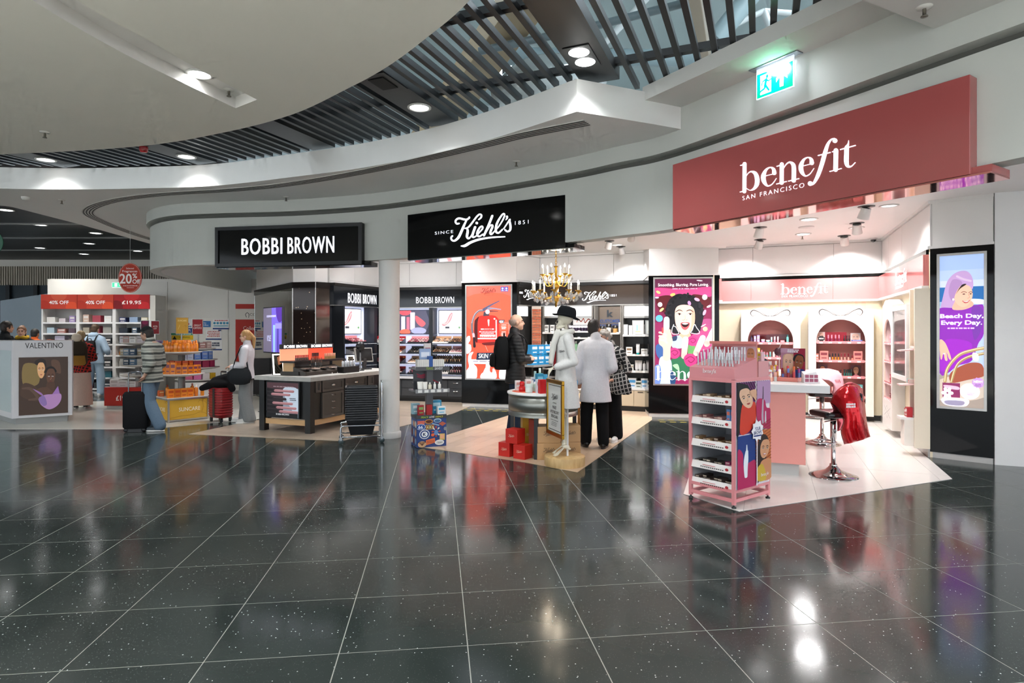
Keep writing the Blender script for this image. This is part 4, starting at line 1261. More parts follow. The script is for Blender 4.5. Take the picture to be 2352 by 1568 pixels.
for s,x in((-1,420),(1,570)):
 A.stroke([(x-48,510-6*s),(x,488),(x+48,512+6*s)],[8,13,6],'#2b1d18');A.ell_(x,548,32,13,'#f7f3f0');A.ell_(x+4,547,14,14,'#3a2418');A.stroke([(x-34,548),(x,533),(x+34,548)],[4,7,4],'#241713')
A.stroke([(500,560),(505,610),(475,632),(460,622)],[3,4,7,4],'#c98f76');A.stroke([(530,622),(515,632)],6,'#c98f76')
A.blob([(440,672),(500,658),(565,668),(550,730),(505,765),(460,740)],'#c4545a');A.blob([(450,680),(500,670),(555,678),(540,712),(505,728),(468,715)],'#2a1010');A.blob([(460,678),(500,668),(545,678),(500,692)],'#fbf8f6')
for pts in([(345,690),(320,760),(330,820),(415,815),(390,755),(370,720),(345,712)],[(640,690),(665,740),(700,790),(680,820),(580,805),(600,770),(625,700)]):A.stroke(pts+[pts[0]],9,'#f2f0f4')
A.blob([(320,900),(400,840),(470,900),(470,1010),(330,1010)],'#a9c4ea');A.blob([(330,860),(390,850),(380,910),(320,915)],'#2b3a56')
def stick(x,y,a,l=260,w=84):
 c,s=math.sin(a),-math.cos(a)
 A.stroke([(x,y),(x+c*l*.55,y+s*l*.55)],[w*.9,w],'#efb6ad');A.stroke([(x+c*l*.55,y+s*l*.55),(x+c*l*.9,y+s*l*.9)],[w,w*.96],'#fdfbfc')
def rose(x,y,r_):
 A.blob([(x-r_,y-.2*r_),(x-.4*r_,y-.9*r_),(x+.5*r_,y-.8*r_),(x+r_,y),(x+.5*r_,y+.9*r_),(x-.5*r_,y+.9*r_)],'#c03a78')
 A.stroke([(x-.7*r_,y-.1*r_),(x,y-.5*r_),(x+.6*r_,y-.1*r_),(x+.1*r_,y+.4*r_),(x-.3*r_,y+.1*r_)],r_*.14,'#8e1f55')
A.blob([(310,1180),(450,1140),(560,1240),(560,1420),(420,1440),(330,1340)],'#2f6a4a');A.blob([(560,960),(640,990),(600,1100),(540,1090)],'#5e9a58');A.blob([(330,1260),(400,1240),(420,1330)],'#9fc7a0')
rose(605,915,72);stick(485,1130,0.1);stick(650,1090,0.42);stick(800,960,0.5,260,90);rose(355,1085,78);rose(575,1180,92)
A.blob([(95,990),(160,960),(200,1050),(180,1180),(110,1120)],'#3b5d94');A.blob([(140,1200),(200,1130),(300,1180),(320,1330),(300,1515),(150,1515)],'#bcd6f2');A.blob([(82,1280),(150,1260),(170,1380),(150,1515),(82,1515)],'#6d86c9');A.blob([(300,1330),(370,1400),(360,1515),(300,1515)],'#27466e')
stick(240,880,0.02,290,82)
sk='#f0c2ac'
A.blob([(140,870),(200,830),(300,850),(330,930),(300,1020),(290,1180),(200,1180),(195,1020),(140,960)],sk)
for k,(x,y)in enumerate(((150,800),(150,850),(160,900))):A.stroke([(x-5,y),(x+60,y+15),(x+85,y+40)],[28,34,34],'#f4cdb9')
A.stroke([(300,860),(285,790),(290,770)],[40,36,26],sk);A.stroke([(190,800),(188,740)],[26,18],'#e2504c')
for x,y,a,b,c,ro in((128,240,32,18,'#d9d884',.5),(330,275,36,20,'#d9c36a',-.2),(772,313,36,38,'#f3eef6',0),(153,412,33,33,'#f4dbe6',0),(175,485,38,17,'#e6e08a',-.7),(142,605,50,48,'#5fb0e6',0),(560,394,22,32,'#d48fc8',-.4),(665,345,40,22,'#e2a2c4',.4),(830,440,34,14,'#f0eaf2',-.4),(768,525,20,42,'#e6a0c4',.4),(778,752,32,32,'#f2e29a',0),(700,84,42,8,'#f2eef2',.1),(752,705,40,8,'#f3dbe6',-.5),(110,315,28,12,'#c6d2f2',0)):
 A.ell_(x,y,a,b,c,ro)
A.text('Smoothing. Blurring. Pore Loving.',125,118,825,172,'#fffafc',bold=0.015);lines(A,280,670,[194],12,'#e8b3cc',2)
art_logo(A,BLOGO,90,1512,800,'#fbfbff',None,0.95)
A.build('poster_print',t)

# ---- beach day
t,A=advert('narrow backlit beach advert of a woman in purple beside the plain wall',PP3,COLS[2][1],2158.5,585.5,2260,935,(72,60,492,1505))
A.rect(72,60,492,1505,'#b9cdf0');A.rect(72,60,492,200,'#aac4f0');A.rect(72,300,492,365,'#cfdcf2');A.rect(72,362,492,530,'#2d6fb3');A.rect(72,500,492,540,'#9fc2e2');A.blob([(360,480),(492,490),(492,530),(380,520)],'#e6f0f8')
A.rect(72,1200,492,1505,'#a99a8f');A.blob([(72,1250),(492,1200),(492,1400),(72,1450)],'#d2c3b4')
A.blob([(80,590),(110,430),(150,300),(230,225),(330,215),(385,280),(390,380),(330,420),(260,480),(220,560),(150,600)],'#c3a0cf');A.blob([(160,400),(200,290),(290,320),(240,440),(190,490)],'#b38cc0');A.stroke([(240,260),(300,290),(370,310)],20,'#d8bde0')
A.blob([(80,560),(230,560),(430,535),(492,560),(492,800),(440,900),(380,1060),(250,1110),(72,1190),(72,640)],'#8f2fb5');A.blob([(150,860),(380,900),(300,1080),(80,1170),(90,980)],'#a12cc4');A.blob([(380,560),(480,580),(470,760),(400,860)],'#7a3aa8')
A.blob([(210,520),(260,460),(380,500),(390,545),(300,580),(200,575)],'#e7b79d')
A.blob([(240,400),(290,345),(360,360),(388,420),(380,480),(340,540),(290,555),(240,520),(215,470)],'#efc3a8');A.blob([(230,430),(285,345),(330,340),(270,380)],'#2b1c1a')
A.stroke([(280,418),(305,408),(332,418)],5,'#5a3526');A.stroke([(352,420),(372,412),(386,420)],5,'#5a3526');A.ell_(306,432,13,5,'#3a2620');A.ell_(370,432,10,5,'#3a2620');A.stroke([(350,430),(358,465),(340,472)],4,'#c88f74')
A.blob([(290,494),(325,498),(362,490),(345,512),(315,518)],'#c05a58');A.blob([(298,497),(326,500),(355,494),(330,508)],'#fffaf6');A.ell_(205,480,9,12,'#f3efe8')
A.blob([(180,1180),(330,1090),(450,1080),(492,1130),(492,1200),(350,1240),(190,1275)],'#a3553f')
A.blob([(72,870),(130,900),(185,1040),(165,1050),(140,985),(150,1060),(125,1060),(110,990),(95,1050),(80,1040)],'#e9bb9f');A.ell_(116,1000,12,6,'#e8e6ea')
A.stroke([(125,1265),(150,1140),(260,1010),(400,960),(492,940)],30,'#b59a66');A.stroke([(122,1265),(147,1138),(258,1005),(398,955),(492,936)],8,'#efe0b4');A.stroke([(185,1270),(240,1110),(340,1030),(492,990)],26,'#a98d5c');A.stroke([(183,1270),(236,1106),(338,1025),(492,986)],7,'#efe0b4')
A.blob([(390,985),(440,1000),(440,1060),(390,1050)],'#e6e2de')
A.rect(100,1278,270,1415,'#8a3362');A.blob([(115,1300),(250,1310),(255,1340),(140,1330)],'#d9bcd0')
for k in range(6):A.ell_(148+34*math.cos(k*1.047),1375+34*math.sin(k*1.047),26,17,'#f7f4f8',k*1.047)
A.ell_(362,1350,94,76,'#f3f1f6');lines(A,335,405,[1366,1380],8,'#c9a8cc',3)
A.poly([(440+(62 if k%2 else 52)*math.cos(k*math.pi/12),1265+(52 if k%2 else 44)*math.sin(k*math.pi/12))for k in range(24)],'#c79ad6');A.text('NEW!',398,1243,482,1266,'#fbf8ff',bold=0.03);lines(A,405,470,[1280,1294],6,'#8a4fa0',2)
A.blob([(105,1425),(340,1425),(330,1490),(200,1500),(110,1480)],'#e2dfe8');A.blob([(130,1450),(300,1445),(290,1485),(150,1485)],'#9c94b0')
A.text('Beach Day,',78,618,490,670,'#fffaff',bold=0.028);A.text('Every Day.',88,680,478,735,'#fffaff',bold=0.028);lines(A,140,415,[755],13,'#e6c8f0',7)
A.build('poster_print',t)
# ================================================================== PRODUCTS
_pm={}
def pmesh(kind,*a):
 key=(kind,)+a
 if key in _pm:return _pm[key]
 mb=MB()
 if kind=='box':
  w,d,h,c,c2=a
  mb.box(-w/2,w/2,-d/2,d/2,0,h,c,'card')
  if c2:
   mb.box(-w*.38,w*.38,-d/2-.0006,-d/2,h*.55,h*.82,c2,'card')
   mb.box(-w*.3,w*.3,-d/2-.0006,-d/2,h*.2,h*.3,c2,'card')
 elif kind=='bottle':
  r,h,c,cap=a
  mb.lathe([(r*.9,0),(r,.004),(r,h*.66),(r*.8,h*.74),(r*.42,h*.78)],12,c=c,m='gloss')
  mb.lathe([(r*.45,h*.775),(r*.45,h),(0,h)],10,c=cap,m='satin')
 elif kind=='tube':
  r,h,c,cap=a
  mb.lathe([(r*.82,0),(r*.82,h*.16)],12,c=cap,m='satin')
  vs,fs=[],[]
  n=12
  for i,(t,fx,fy)in enumerate(((.16,1,1),(.3,1.02,.95),(.7,1.08,.55),(1.0,1.15,.06))):
   for k in range(n):
    an=2*math.pi*k/n
    vs.append((r*fx*math.cos(an),r*fy*math.sin(an),h*t))
  for i in range(3):
   for k in range(n):fs.append((i*n+k,i*n+(k+1)%n,(i+1)*n+(k+1)%n,(i+1)*n+k))
  mb.add(vs,fs+[tuple(range(3*n,4*n))],c,'satin',True)
 elif kind=='jar':
  r,h,c,lid=a
  mb.lathe([(r*.92,0),(r,.003),(r,h*.6)],14,c=c,m='gloss');mb.lathe([(r*1.03,h*.6),(r*1.03,h),(0,h)],14,c=lid,m='satin')
 elif kind=='stick':
  r,h,c,cap=a
  mb.lathe([(r,0),(r,h*.5)],10,c=c,m='gloss');mb.lathe([(r*.88,h*.5),(r*.88,h*.97),(r*.7,h),(0,h)],10,c=cap,m='gloss')
 elif kind=='palette':
  w,d,h,c,cols=a
  mb.box(-w/2,w/2,-d/2,d/2,0,h,c,'satin')
  cs=cols.split(',')
  for i,q in enumerate(cs):
   x=-w/2+w*(i+.5)/len(cs)
   mb.box(x-w*.36/len(cs),x+w*.36/len(cs),-d*.36,d*.36,h,h+.002,q,'matte')
 elif kind=='tray':  # sloping tester tray with rows of small items
  w,d,h,c,cols,seed=a
  mb.add([(-w/2,-d/2,0),(w/2,-d/2,0),(w/2,d/2,0),(-w/2,d/2,0),(-w/2,-d/2,h*.25),(w/2,-d/2,h*.25),(w/2,d/2,h),(-w/2,d/2,h)],
   [(3,2,1,0),(4,5,6,7),(0,1,5,4),(1,2,6,5),(2,3,7,6),(3,0,4,7)],c,'satin')
 me=mb.mesh(kind)
 _pm[key]=me
 return me
def put(name,me,label,cat,loc,rz=0.0,group=None):
 o=bpy.data.objects.new(name,me);COL.objects.link(o)
 o.location=loc;o.rotation_euler=(0,0,rz)
 return tag(o,label,cat,group)
def row(pl,z,items,where,group,ly=-0.1):
 """items: (px or local x, name, mesh, phrase, category); counted from the left along one shelf"""
 cnt={}
 tot={}
 for it in items:tot[it[3]]=tot.get(it[3],0)+1
 for lx,name,me,phrase,cat in items:
  k=cnt.get(phrase,0);cnt[phrase]=k+1
  lb=(ORD[k]+' '+phrase+' from left '+where)if tot[phrase]>1 else phrase+' '+where
  put(name,me,lb,cat,pl.world(lx,ly,z),pl.rz,group)

# ================================================================== PINK SHOP
PINK,PINKD,CREAM='#e48a88','#e58e8a','#f4e6cf'
# header band round the shop
def header(label,pl,z0,z1,joints,x0=0.0,x1=None,logo=None):
 x1=pl.L if x1 is None else x1
 t=thing('pink_header',label,'sign',(pl.P.x,pl.P.y,0),pl.rz)
 xs=[x0]+[x0+(x1-x0)*j for j in joints]+[x1]
 for a,b in zip(xs,xs[1:]):
  mb=MB();mb.box(a+.0015,b-.0015,-0.06,0,z0,z1,PINK,'gloss');mb.build('panel',t)
 mb=MB();mb.box(x0,x1,-0.075,0,z0-.035,z0,'#f6efe9','satin');mb.build('ledge',t)
 mb=MB();mb.box(x0,x1,-0.03,0,z1,2.5,'#141312','lacquer');mb.build('black_strip',t)
 if logo:
  lx,lz,lw=logo
  mb=MB();put_logo(mb,BLOGO,lx,lz,lw,-0.061,'#ffffff','backlit',0.004)
  put_text(mb,'SAN FRANCISCO',lx+lw*.02,lz-lw*.005,lx+lw*.58,lz+lw*.05,-0.061,'#ffffff','backlit',0.003,space=1.2);mb.build('lettering',t)
 return t
a=PB.shift(-.06).loc(1793,684);b=PB.shift(-.06).loc(1902,655)
header('pink header band lettered benefit along the back wall of the pink shop',PB,2.065,2.44,[0.29,0.745],0,PB.L,(a[0],a[1]+.01,b[0]-a[0]))
a=PRW.shift(-.06).loc(2057,655);b=PRW.shift(-.06).loc(2083,640)
header('pink header band lettered benefit along the right wall of the pink shop',PRW,2.065,2.44,[0.72],0.06,PRW.L-.05,(a[0],2.13,b[0]-a[0]))
header('short pink header return beside the curly haired advert',Plane((3.62,10.7),(3.60,11.38)),2.065,2.44,[])
# cream wallpaper stripes
for k,(x0,x1)in enumerate(((0.02,0.06),(0.10,0.16),(0.26,0.3),(1.30,1.34),(1.40,1.47),(2.5,2.54),(2.6,2.66))):
 mb=MB(PB.T);mb.box(x0,x1,-0.004,0,0.1,2.03,'#f7d9bd','matte');struct(mb.build('trim_%d'%(k+1)))
mb=MB(PB.T);mb.box(0,PB.L,-0.02,0,0,0.09,'#191717','satin');struct(mb.build('baseboard_back'))
mb=MB(PRW.T);mb.box(0,PRW.L,-0.02,0,0,0.1,'#b7b2ab','satin');struct(mb.build('baseboard_right'))

def niche(label,pl,x0,x1,zt,ox0,ox1,oz0,oz1,shelves,crest=True,dep=0.28,inner='#c2807a',scroll=True,strip=True,diamond=False):
 """white cupboard front with a round-headed opening: x0..x1 outer, zt shoulder height, ox/oz opening"""
 t=thing('arched_cabinet',label,'cabinet',(pl.P.x,pl.P.y,0),pl.rz)
 n=10
 w=x1-x0
 top=[]
 if crest:
  for f,h in((1,0),(.92,.01),(.8,.05),(.68,.075),(.6,.075),(.53,.055),(.5,.045),(.47,.055),(.4,.075),(.32,.075),(.2,.05),(.08,.01),(0,0)):top.append((x0+w*f,zt+h))
 else:top=[(x1,zt),(x0,zt)]
 outer=[(x0,0.1),(x1,0.1)]+top
 r=(ox1-ox0)/2
 arch=[(ox0,oz0),(ox1,oz0)]+[((ox0+ox1)/2+r*math.cos(math.pi*k/16),oz1-r+r*math.sin(math.pi*k/16))for k in range(17)]
 tr=tessellate_polygon([[Vector((p[0],p[1],0))for p in outer],[Vector((p[0],p[1],0))for p in arch]])
 al=outer+arch
 mb=MB()
 mb.add([(p[0],-dep,p[1])for p in al],[tuple(q)for q in tr],'#e4ddd7','satin')
 m_=len(outer)
 mb.add([(p[0],-dep,p[1])for p in outer]+[(p[0],-0.002,p[1])for p in outer],[(i,(i+1)%m_,m_+(i+1)%m_,m_+i)for i in range(m_)],'#e4ddd7','satin')
 m_=len(arch)
 mb.add([(p[0],-dep,p[1])for p in arch]+[(p[0],-dep+.022,p[1])for p in arch],[(i,(i+1)%m_,m_+(i+1)%m_,m_+i)for i in range(m_)],'#f2d9cb','satin')
 mb.build('front',t)
 mb=MB();mb.box(ox0-.03,ox1+.03,-0.03,-0.004,oz0-.02,oz1+.03,inner,'matte')
 mb.box(ox0-.03,ox0-.01,-dep+.02,-0.03,oz0,oz1+.03,inner,'matte');mb.box(ox1+.01,ox1+.03,-dep+.02,-0.03,oz0,oz1+.03,inner,'matte')
 mb.box(ox0-.03,ox1+.03,-dep+.02,-.03,oz1+.01,oz1+.03,inner,'matte');mb.build('lining',t)
 for z in shelves:
  mb=MB();mb.box(ox0-.01,ox1+.01,-dep+.012,-.03,z-.018,z,'#e9b9b2','satin');s=mb.build('shelf',t)
  if strip:
   mb=MB();mb.box(ox0+.01,ox1-.01,-dep+.004,-dep+.012,z-.03,z+.012,'#ef8f92','gloss');e=mb.build('price_strip',s)
   mb=MB()
   for k in range(5):
    xx=ox0+(ox1-ox0)*(k+.35)/5.2
    mb.box(xx,xx+.05,-dep+.002,-dep+.004,z-.026,z-.004,'#fdf6f4','card')
   tag(mb.build('price_tickets',s),kind='stuff')
 if scroll:
  A=Art((0,0,100,30),w*.68,w*.2,x0+w*.16,zt-w*.14,-dep-.0005,'satin')
  for s in(-1,1):
   X=lambda v:50+s*v
   A.stroke([(X(2),20),(X(14),19),(X(28),9),(X(42),4),(X(49),11),(X(45),20),(X(37),17),(X(38),12)],[.5,1,1.2,2.4,2.2,1,.6,.4],'#4b4644');A.stroke([(X(0),21),(X(12),18),(X(24),5)],[.4,1,.4],'#6d6764')
  A.build('scroll_ornament',t)
 if diamond:
  A=Art((0,0,100,60),w*.8,.22,x0+w*.1,.22,-dep-.0005,'satin')
  for q in([(10,10),(90,50)],[(90,10),(10,50)],[(50,5),(80,30),(50,55),(20,30),(50,5)]):A.stroke(q,1.2,'#6d6764',k=1)
  A.build('drawer_lines',t)
 return t
PBF=PB.shift(-0.28)
def span(pl,xa,xb):return pl.loc(xa,763)[0],pl.loc(xb,763)[0]
def zof(pl,x,y):return pl.loc(x,y)[1]
x0,x1=span(PBF,1702,1838);o0,o1=span(PBF,1717.5,1822)
sh1=[zof(PBF,1770,y)for y in(787,821,862,905)]
niche('white arched cabinet with pink shelves left behind the pink counter',PB,x0,x1,zof(PBF,1770,716),o0,o1,zof(PBF,1770,925),zof(PBF,1770,735),sh1)
N1=(o0,o1,sh1)
x0,x1=span(PBF,1857,2007);o0,o1=span(PBF,1874.5,1988)
sh2=[zof(PBF,1930,y)for y in(785,828,864.5,910)]
niche('white arched cabinet with pink shelves right behind the stools',PB,x0,x1,zof(PBF,1930,714),o0,o1,zof(PBF,1930,925),zof(PBF,1930,733.5),sh2)
N2=(o0,o1,sh2)
PG='make-up in the arched pink cabinets'
LIL,AQUA,RSE,YEL,MAG,DRK='#b9a3d8','#7fcac6','#ee8fa4','#e6bd2c','#b52a5a','#2b2024'
# left cabinet
o0,o1,sh=N1;W_=o1-o0
items=[(o0+W_*f,n,m_,ph,c)for f,n,m_,ph,c in(
 (.08,'makeup_bottle',pmesh('bottle',.022,.12,'#5b4b6a','#3a3350'),'dark patterned bottle','bottle'),(.16,'makeup_box',pmesh('box',.035,.03,.12,LIL,'#efe8fa'),'tall lilac make-up box','box'),(.235,'makeup_box',pmesh('box',.045,.04,.135,LIL,'#efe8fa'),'tall lilac make-up box','box'),
 (.34,'makeup_jar',pmesh('jar',.028,.06,LIL,'#efe8fa'),'small lilac jar','jar'),(.45,'makeup_jar',pmesh('jar',.03,.05,AQUA,'#dff3f1'),'small turquoise jar','jar'),(.53,'makeup_tube',pmesh('stick',.013,.1,AQUA,'#e8f6f4'),'slim turquoise tube','tube'),
 (.6,'makeup_tube',pmesh('stick',.015,.11,RSE,'#f8d5dc'),'slim rose tube','tube'),(.67,'makeup_tube',pmesh('stick',.015,.11,'#f2b6c0','#f8d5dc'),'slim rose tube','tube'),(.77,'makeup_box',pmesh('box',.07,.04,.045,'#e2737c','#f8d5dc'),'low rose box','box'),(.88,'makeup_bottle',pmesh('bottle',.02,.14,AQUA,'#3e9d98'),'turquoise bottle','bottle'))]
row(PB,sh[0],items,'on top shelf of left arched cabinet',PG,-.19)
t=thing('shelf_riser','low pink display riser lettered on the top shelf of the left arched cabinet','display',PB.world(o0+W_/2,-.08,sh[0]),PB.rz,PG)
mb=MB();mb.box(-W_*.42,W_*.42,-.02,.03,0,.15,'#b8404e','plasticclear');mb.build('backdrop',t)
items=[(o0+W_*f,n,m_,ph,c)for f,n,m_,ph,c in((.1,'makeup_box',pmesh('box',.04,.04,.15,AQUA,'#dff3f1'),'tall turquoise box','box'),(.17,'makeup_box',pmesh('box',.05,.04,.15,'#d8a91e','#f6e7a8'),'tall yellow box','box'),(.24,'makeup_box',pmesh('box',.05,.04,.165,YEL,'#f6e7a8'),'tall yellow box','box'),
 (.31,'makeup_tube',pmesh('stick',.014,.13,AQUA,'#ef8fa4'),'slim turquoise tube','tube'),(.37,'makeup_tube',pmesh('stick',.014,.1,AQUA,'#ef8fa4'),'slim turquoise tube','tube'),(.43,'makeup_tube',pmesh('stick',.013,.09,AQUA,'#ef8fa4'),'slim turquoise tube','tube'),(.5,'makeup_tube',pmesh('stick',.014,.1,'#5fb6b0',AQUA),'slim turquoise tube','tube'),(.58,'makeup_bottle',pmesh('bottle',.02,.13,'#e8e4e0',DRK),'white bottle with dark cap','bottle'),(.65,'makeup_tube',pmesh('stick',.014,.1,RSE,'#f8d5dc'),'slim rose tube','tube'),(.82,'makeup_box',pmesh('box',.05,.04,.13,'#8fb6c9','#dff3f1'),'pale blue box','box'))]
row(PB,sh[1],items,'on second shelf of left arched cabinet',PG,-.19)
# right cabinet
o0,o1,sh=N2;W_=o1-o0
items=[(o0+W_*f,n,m_,ph,c)for f,n,m_,ph,c in(
 (.26,'mascara',pmesh('stick',.015,.12,'#8d2d55','#d88aa0'),'plum mascara tube','mascara'),(.33,'mascara',pmesh('stick',.015,.12,'#8d2d55','#d88aa0'),'plum mascara tube','mascara'),(.41,'mascara',pmesh('stick',.015,.12,'#8d2d55','#d88aa0'),'plum mascara tube','mascara'),(.48,'mascara',pmesh('stick',.015,.12,'#8d2d55','#d88aa0'),'plum mascara tube','mascara'),
 (.59,'mascara',pmesh('stick',.014,.11,DRK,'#5a2b38'),'black mascara tube','mascara'),(.64,'mascara',pmesh('stick',.014,.11,DRK,'#5a2b38'),'black mascara tube','mascara'),(.69,'mascara',pmesh('stick',.014,.11,DRK,'#5a2b38'),'black mascara tube','mascara'),(.84,'makeup_box',pmesh('box',.16,.04,.035,'#5b6bb5','#aab4e2'),'flat blue box','box'))]
row(PB,sh[0],items,'on top shelf of right arched cabinet',PG,-.2)
for f,wd,ht,nm,cl in((.11,.14,.17,'picture card of a pale face beside the black new badge','#f2dcd8'),(.83,.15,.15,'picture card of a pale face on the right end of the top pink shelf','#f4e4e0')):
 t=thing('picture_card',nm,'card',PB.world(o0+W_*f,-.1,sh[0]+.0),PB.rz,PG)
 mb=MB();mb.box(-wd/2,wd/2,0,.006,0,ht,cl,'card');mb.build('card',t)
 A=Art((0,0,100,120),wd,ht,-wd/2,0,-.0005,'print');art_face(A,50,62,38,52,'#efc6b4','#d0808a');A.build('print',t)
pos=PB.world(o0+W_*.11,-.262,sh[0])
t=thing('new_badge','black star shaped badge lettered new on the top pink shelf','badge',pos,PB.rz)
mb=MB();mb.slab([((.06 if k%2 else.048)*math.cos(k*math.pi/8),.055+(.05 if k%2 else.04)*math.sin(k*math.pi/8))for k in range(16)],-.006,0,'#1a1416','satin');mb.build('star',t)
mb=MB();put_text(mb,'NEW!',-.035,.042,.035,.068,-.0065,'#f4eeee','print',bold=.02);mb.build('lettering',t)
t=thing('shelf_riser','red display riser behind the plum mascaras on the top pink shelf','display',PB.world(o0+W_*.45,-.08,sh[0]),PB.rz,PG)
mb=MB();mb.box(-W_*.25,W_*.2,-.02,.02,0,.165,'#a51f33','satin');mb.build('backdrop',t)
items=[(o0+W_*f,n,m_,ph,c)for f,n,m_,ph,c in((.03,'makeup_box',pmesh('box',.04,.03,.11,'#f0917e','#f8d5dc'),'coral box','box'),(.17,'makeup_box',pmesh('box',.13,.03,.16,'#d98a82','#8a3a44'),'large dusty pink boxed set','box'),(.29,'mascara',pmesh('stick',.013,.11,'#e8e2e0',DRK),'mascara with black cap','mascara'),
 (.35,'mascara',pmesh('stick',.013,.12,'#d8922c',DRK),'mascara with black cap','mascara'),(.41,'mascara',pmesh('stick',.013,.12,'#d8922c',DRK),'mascara with black cap','mascara'),(.47,'mascara',pmesh('stick',.013,.12,'#d8922c',DRK),'mascara with black cap','mascara'),(.53,'mascara',pmesh('stick',.013,.12,'#f0b2a0','#7d1f2d'),'pale pink mascara','mascara'),(.6,'mascara',pmesh('stick',.013,.12,'#f0b2a0','#7d1f2d'),'pale pink mascara','mascara'),(.67,'mascara',pmesh('stick',.013,.12,'#f0b2a0','#7d1f2d'),'pale pink mascara','mascara'),(.75,'mascara',pmesh('stick',.013,.09,'#f0917e','#7d1f2d'),'pale pink mascara','mascara'),(.86,'makeup_box',pmesh('box',.13,.03,.16,'#d98a82','#8a3a44'),'large dusty pink boxed set','box'))]
row(PB,sh[1],items,'on second shelf of right arched cabinet',PG,-.2)
items=[(o0+W_*f,n,m_,ph,c)for f,n,m_,ph,c in((.28,'makeup_pen',pmesh('stick',.01,.11,'#e9e4e2','#2a2024'),'thin white pen','pen'),(.36,'makeup_pen',pmesh('stick',.01,.11,'#e9e4e2','#2a2024'),'thin white pen','pen'),(.44,'makeup_pen',pmesh('stick',.01,.11,'#e9e4e2','#2a2024'),'thin white pen','pen'),(.52,'makeup_pen',pmesh('stick',.01,.11,'#e9e4e2','#2a2024'),'thin white pen','pen'),
 (.59,'mascara',pmesh('stick',.014,.12,'#2f6d66','#162a2c'),'dark green mascara','mascara'),(.635,'mascara',pmesh('stick',.014,.12,'#2f6d66','#162a2c'),'dark green mascara','mascara'),(.68,'mascara',pmesh('stick',.014,.12,'#2f6d66','#162a2c'),'dark green mascara','mascara'),(.725,'mascara',pmesh('stick',.014,.12,'#2f6d66','#162a2c'),'dark green mascara','mascara'))]
row(PB,sh[2],items,'on third shelf of right arched cabinet',PG,-.2)
for f,nm,sk in((.15,'picture card of a woman with brown hair left on the third pink shelf','#d99a78'),(.84,'picture card of a smiling woman right on the third pink shelf','#d8a284')):
 t=thing('picture_card',nm,'card',PB.world(o0+W_*f,-.1,sh[2]),PB.rz,PG)
 mb=MB();mb.box(-.075,.075,0,.006,0,.19,'#5d2a36','card');mb.build('card',t)
 A=Art((0,0,100,125),.15,.19,-.075,0,-.0005,'print');A.blob([(20,40),(50,8),(82,40),(86,110),(14,110)],'#3a2018');A.blob([(20,125),(50,100),(80,125)],'#d98a96');art_face(A,50,62,27,40,sk,'#b5484c',smile=True);A.build('print',t)
row(PB,sh[3],[(o0+W_*.88,'gift_box',pmesh('box',.12,.08,.2,'#6fc0bb','#d9f0ee'),'turquoise boxed set','box'),(o0+W_*.4,'gift_box',pmesh('box',.1,.08,.15,'#f0a19c','#fdeeee'),'pink boxed set','box')],'low in the right arched cabinet',PG,-.15)

# right wall fixtures
PRF=PRW.shift(-.16)
x0,x1=span(PRF,2027,2049);o0,o1=span(PRF,2030,2046.5)
shr=[zof(PRF,2038,y)for y in(787,829,878,914)]
niche('narrow white arched cabinet on the right wall of the pink shop',PRW,x0,x1,zof(PRF,2040,700),o0,o1,zof(PRF,2038,918),zof(PRF,2038,733),shr,True,.16,'#f3d9d6',False,True,True)
for k,(zz,c1)in enumerate(zip(shr,('#e58ea8','#d06a8c','#c02c3a','#7d2a34'))):
 for j in range(2):
  put('makeup_box',pmesh('box',.06,.05,.12 if k<3 else.07,c1,'#f8d5dc'),('near ' if j else 'far ')+['rose box on the top','plum box on the second','red box on the third','brown box on the bottom'][k]+' shelf of the narrow arched cabinet','box',PRW.world(o0+(o1-o0)*(.4+.35*j),-.09,zz),PRW.rz,'make-up on the right wall of the pink shop')
x0,x1=span(PRF,2050,2085.5);z1,z0=zof(PRF,2060,704),zof(PRF,2060,868)
t=thing('framed_window_display','white framed glass display window on the right wall of the pink shop','display',(PRW.P.x,PRW.P.y,0),PRW.rz)
mb=MB()
for a in((x0,x1,z1-.06,z1),(x0,x1,z0,z0+.06),(x0,x0+.07,z0+.06,z1-.06),(x1-.07,x1,z0+.06,z1-.06)):mb.box(a[0],a[1],-.18,-.001,a[2],a[3],'#f8f4f0','satin')
mb.build('frame',t)
mb=MB();mb.box(x0+.07,x1-.07,-.03,-.02,z0+.06,z1-.06,'#e7a6b4','matte');mb.build('backing',t)
A=Art((0,0,100,200),x1-x0-.14,z1-z0-.12,x0+.07,z0+.06,-.031,'print');A.blob([(20,60),(60,30),(95,60),(90,120),(30,110)],'#f4d7da');A.blob([(40,110),(80,100),(95,195),(45,195)],'#d9a15c');A.blob([(5,130),(40,120),(40,195),(5,195)],'#c89ad0');A.blob([(45,85),(90,85),(90,105),(45,105)],'#d0364e');A.stroke([(60,20),(75,14),(88,22)],3,'#b8283a');A.build('print',t)
mb=MB();mb.box(x0+.07,x1-.07,-.15,-.04,(z0+z1)/2-.1,(z0+z1)/2-.085,'#f8f4f0','satin');mb.build('shelf',t)
mb=MB();mb.box(x0+.07,x1-.07,-.166,-.162,z0+.06,z1-.06,'#ffffff','plasticclear');mb.build('glass',t)
x0,x1=span(PRF,2090,2128)
x1=min(x1,PRW.L-.02)
t=thing('open_wall_bay','open cream wall bay with sloping pink shelves nearest the beach advert','shelving',(PRW.P.x,PRW.P.y,0),PRW.rz)
mb=MB();mb.box(x0-.03,x0,-.16,0,.1,2.03,CREAM,'satin');mb.box(x1,x1+.03,-.16,0,.1,2.03,CREAM,'satin');mb.build('side_panel',t)
zb_=[zof(PRF,2110,y)for y in(800,882,965)]
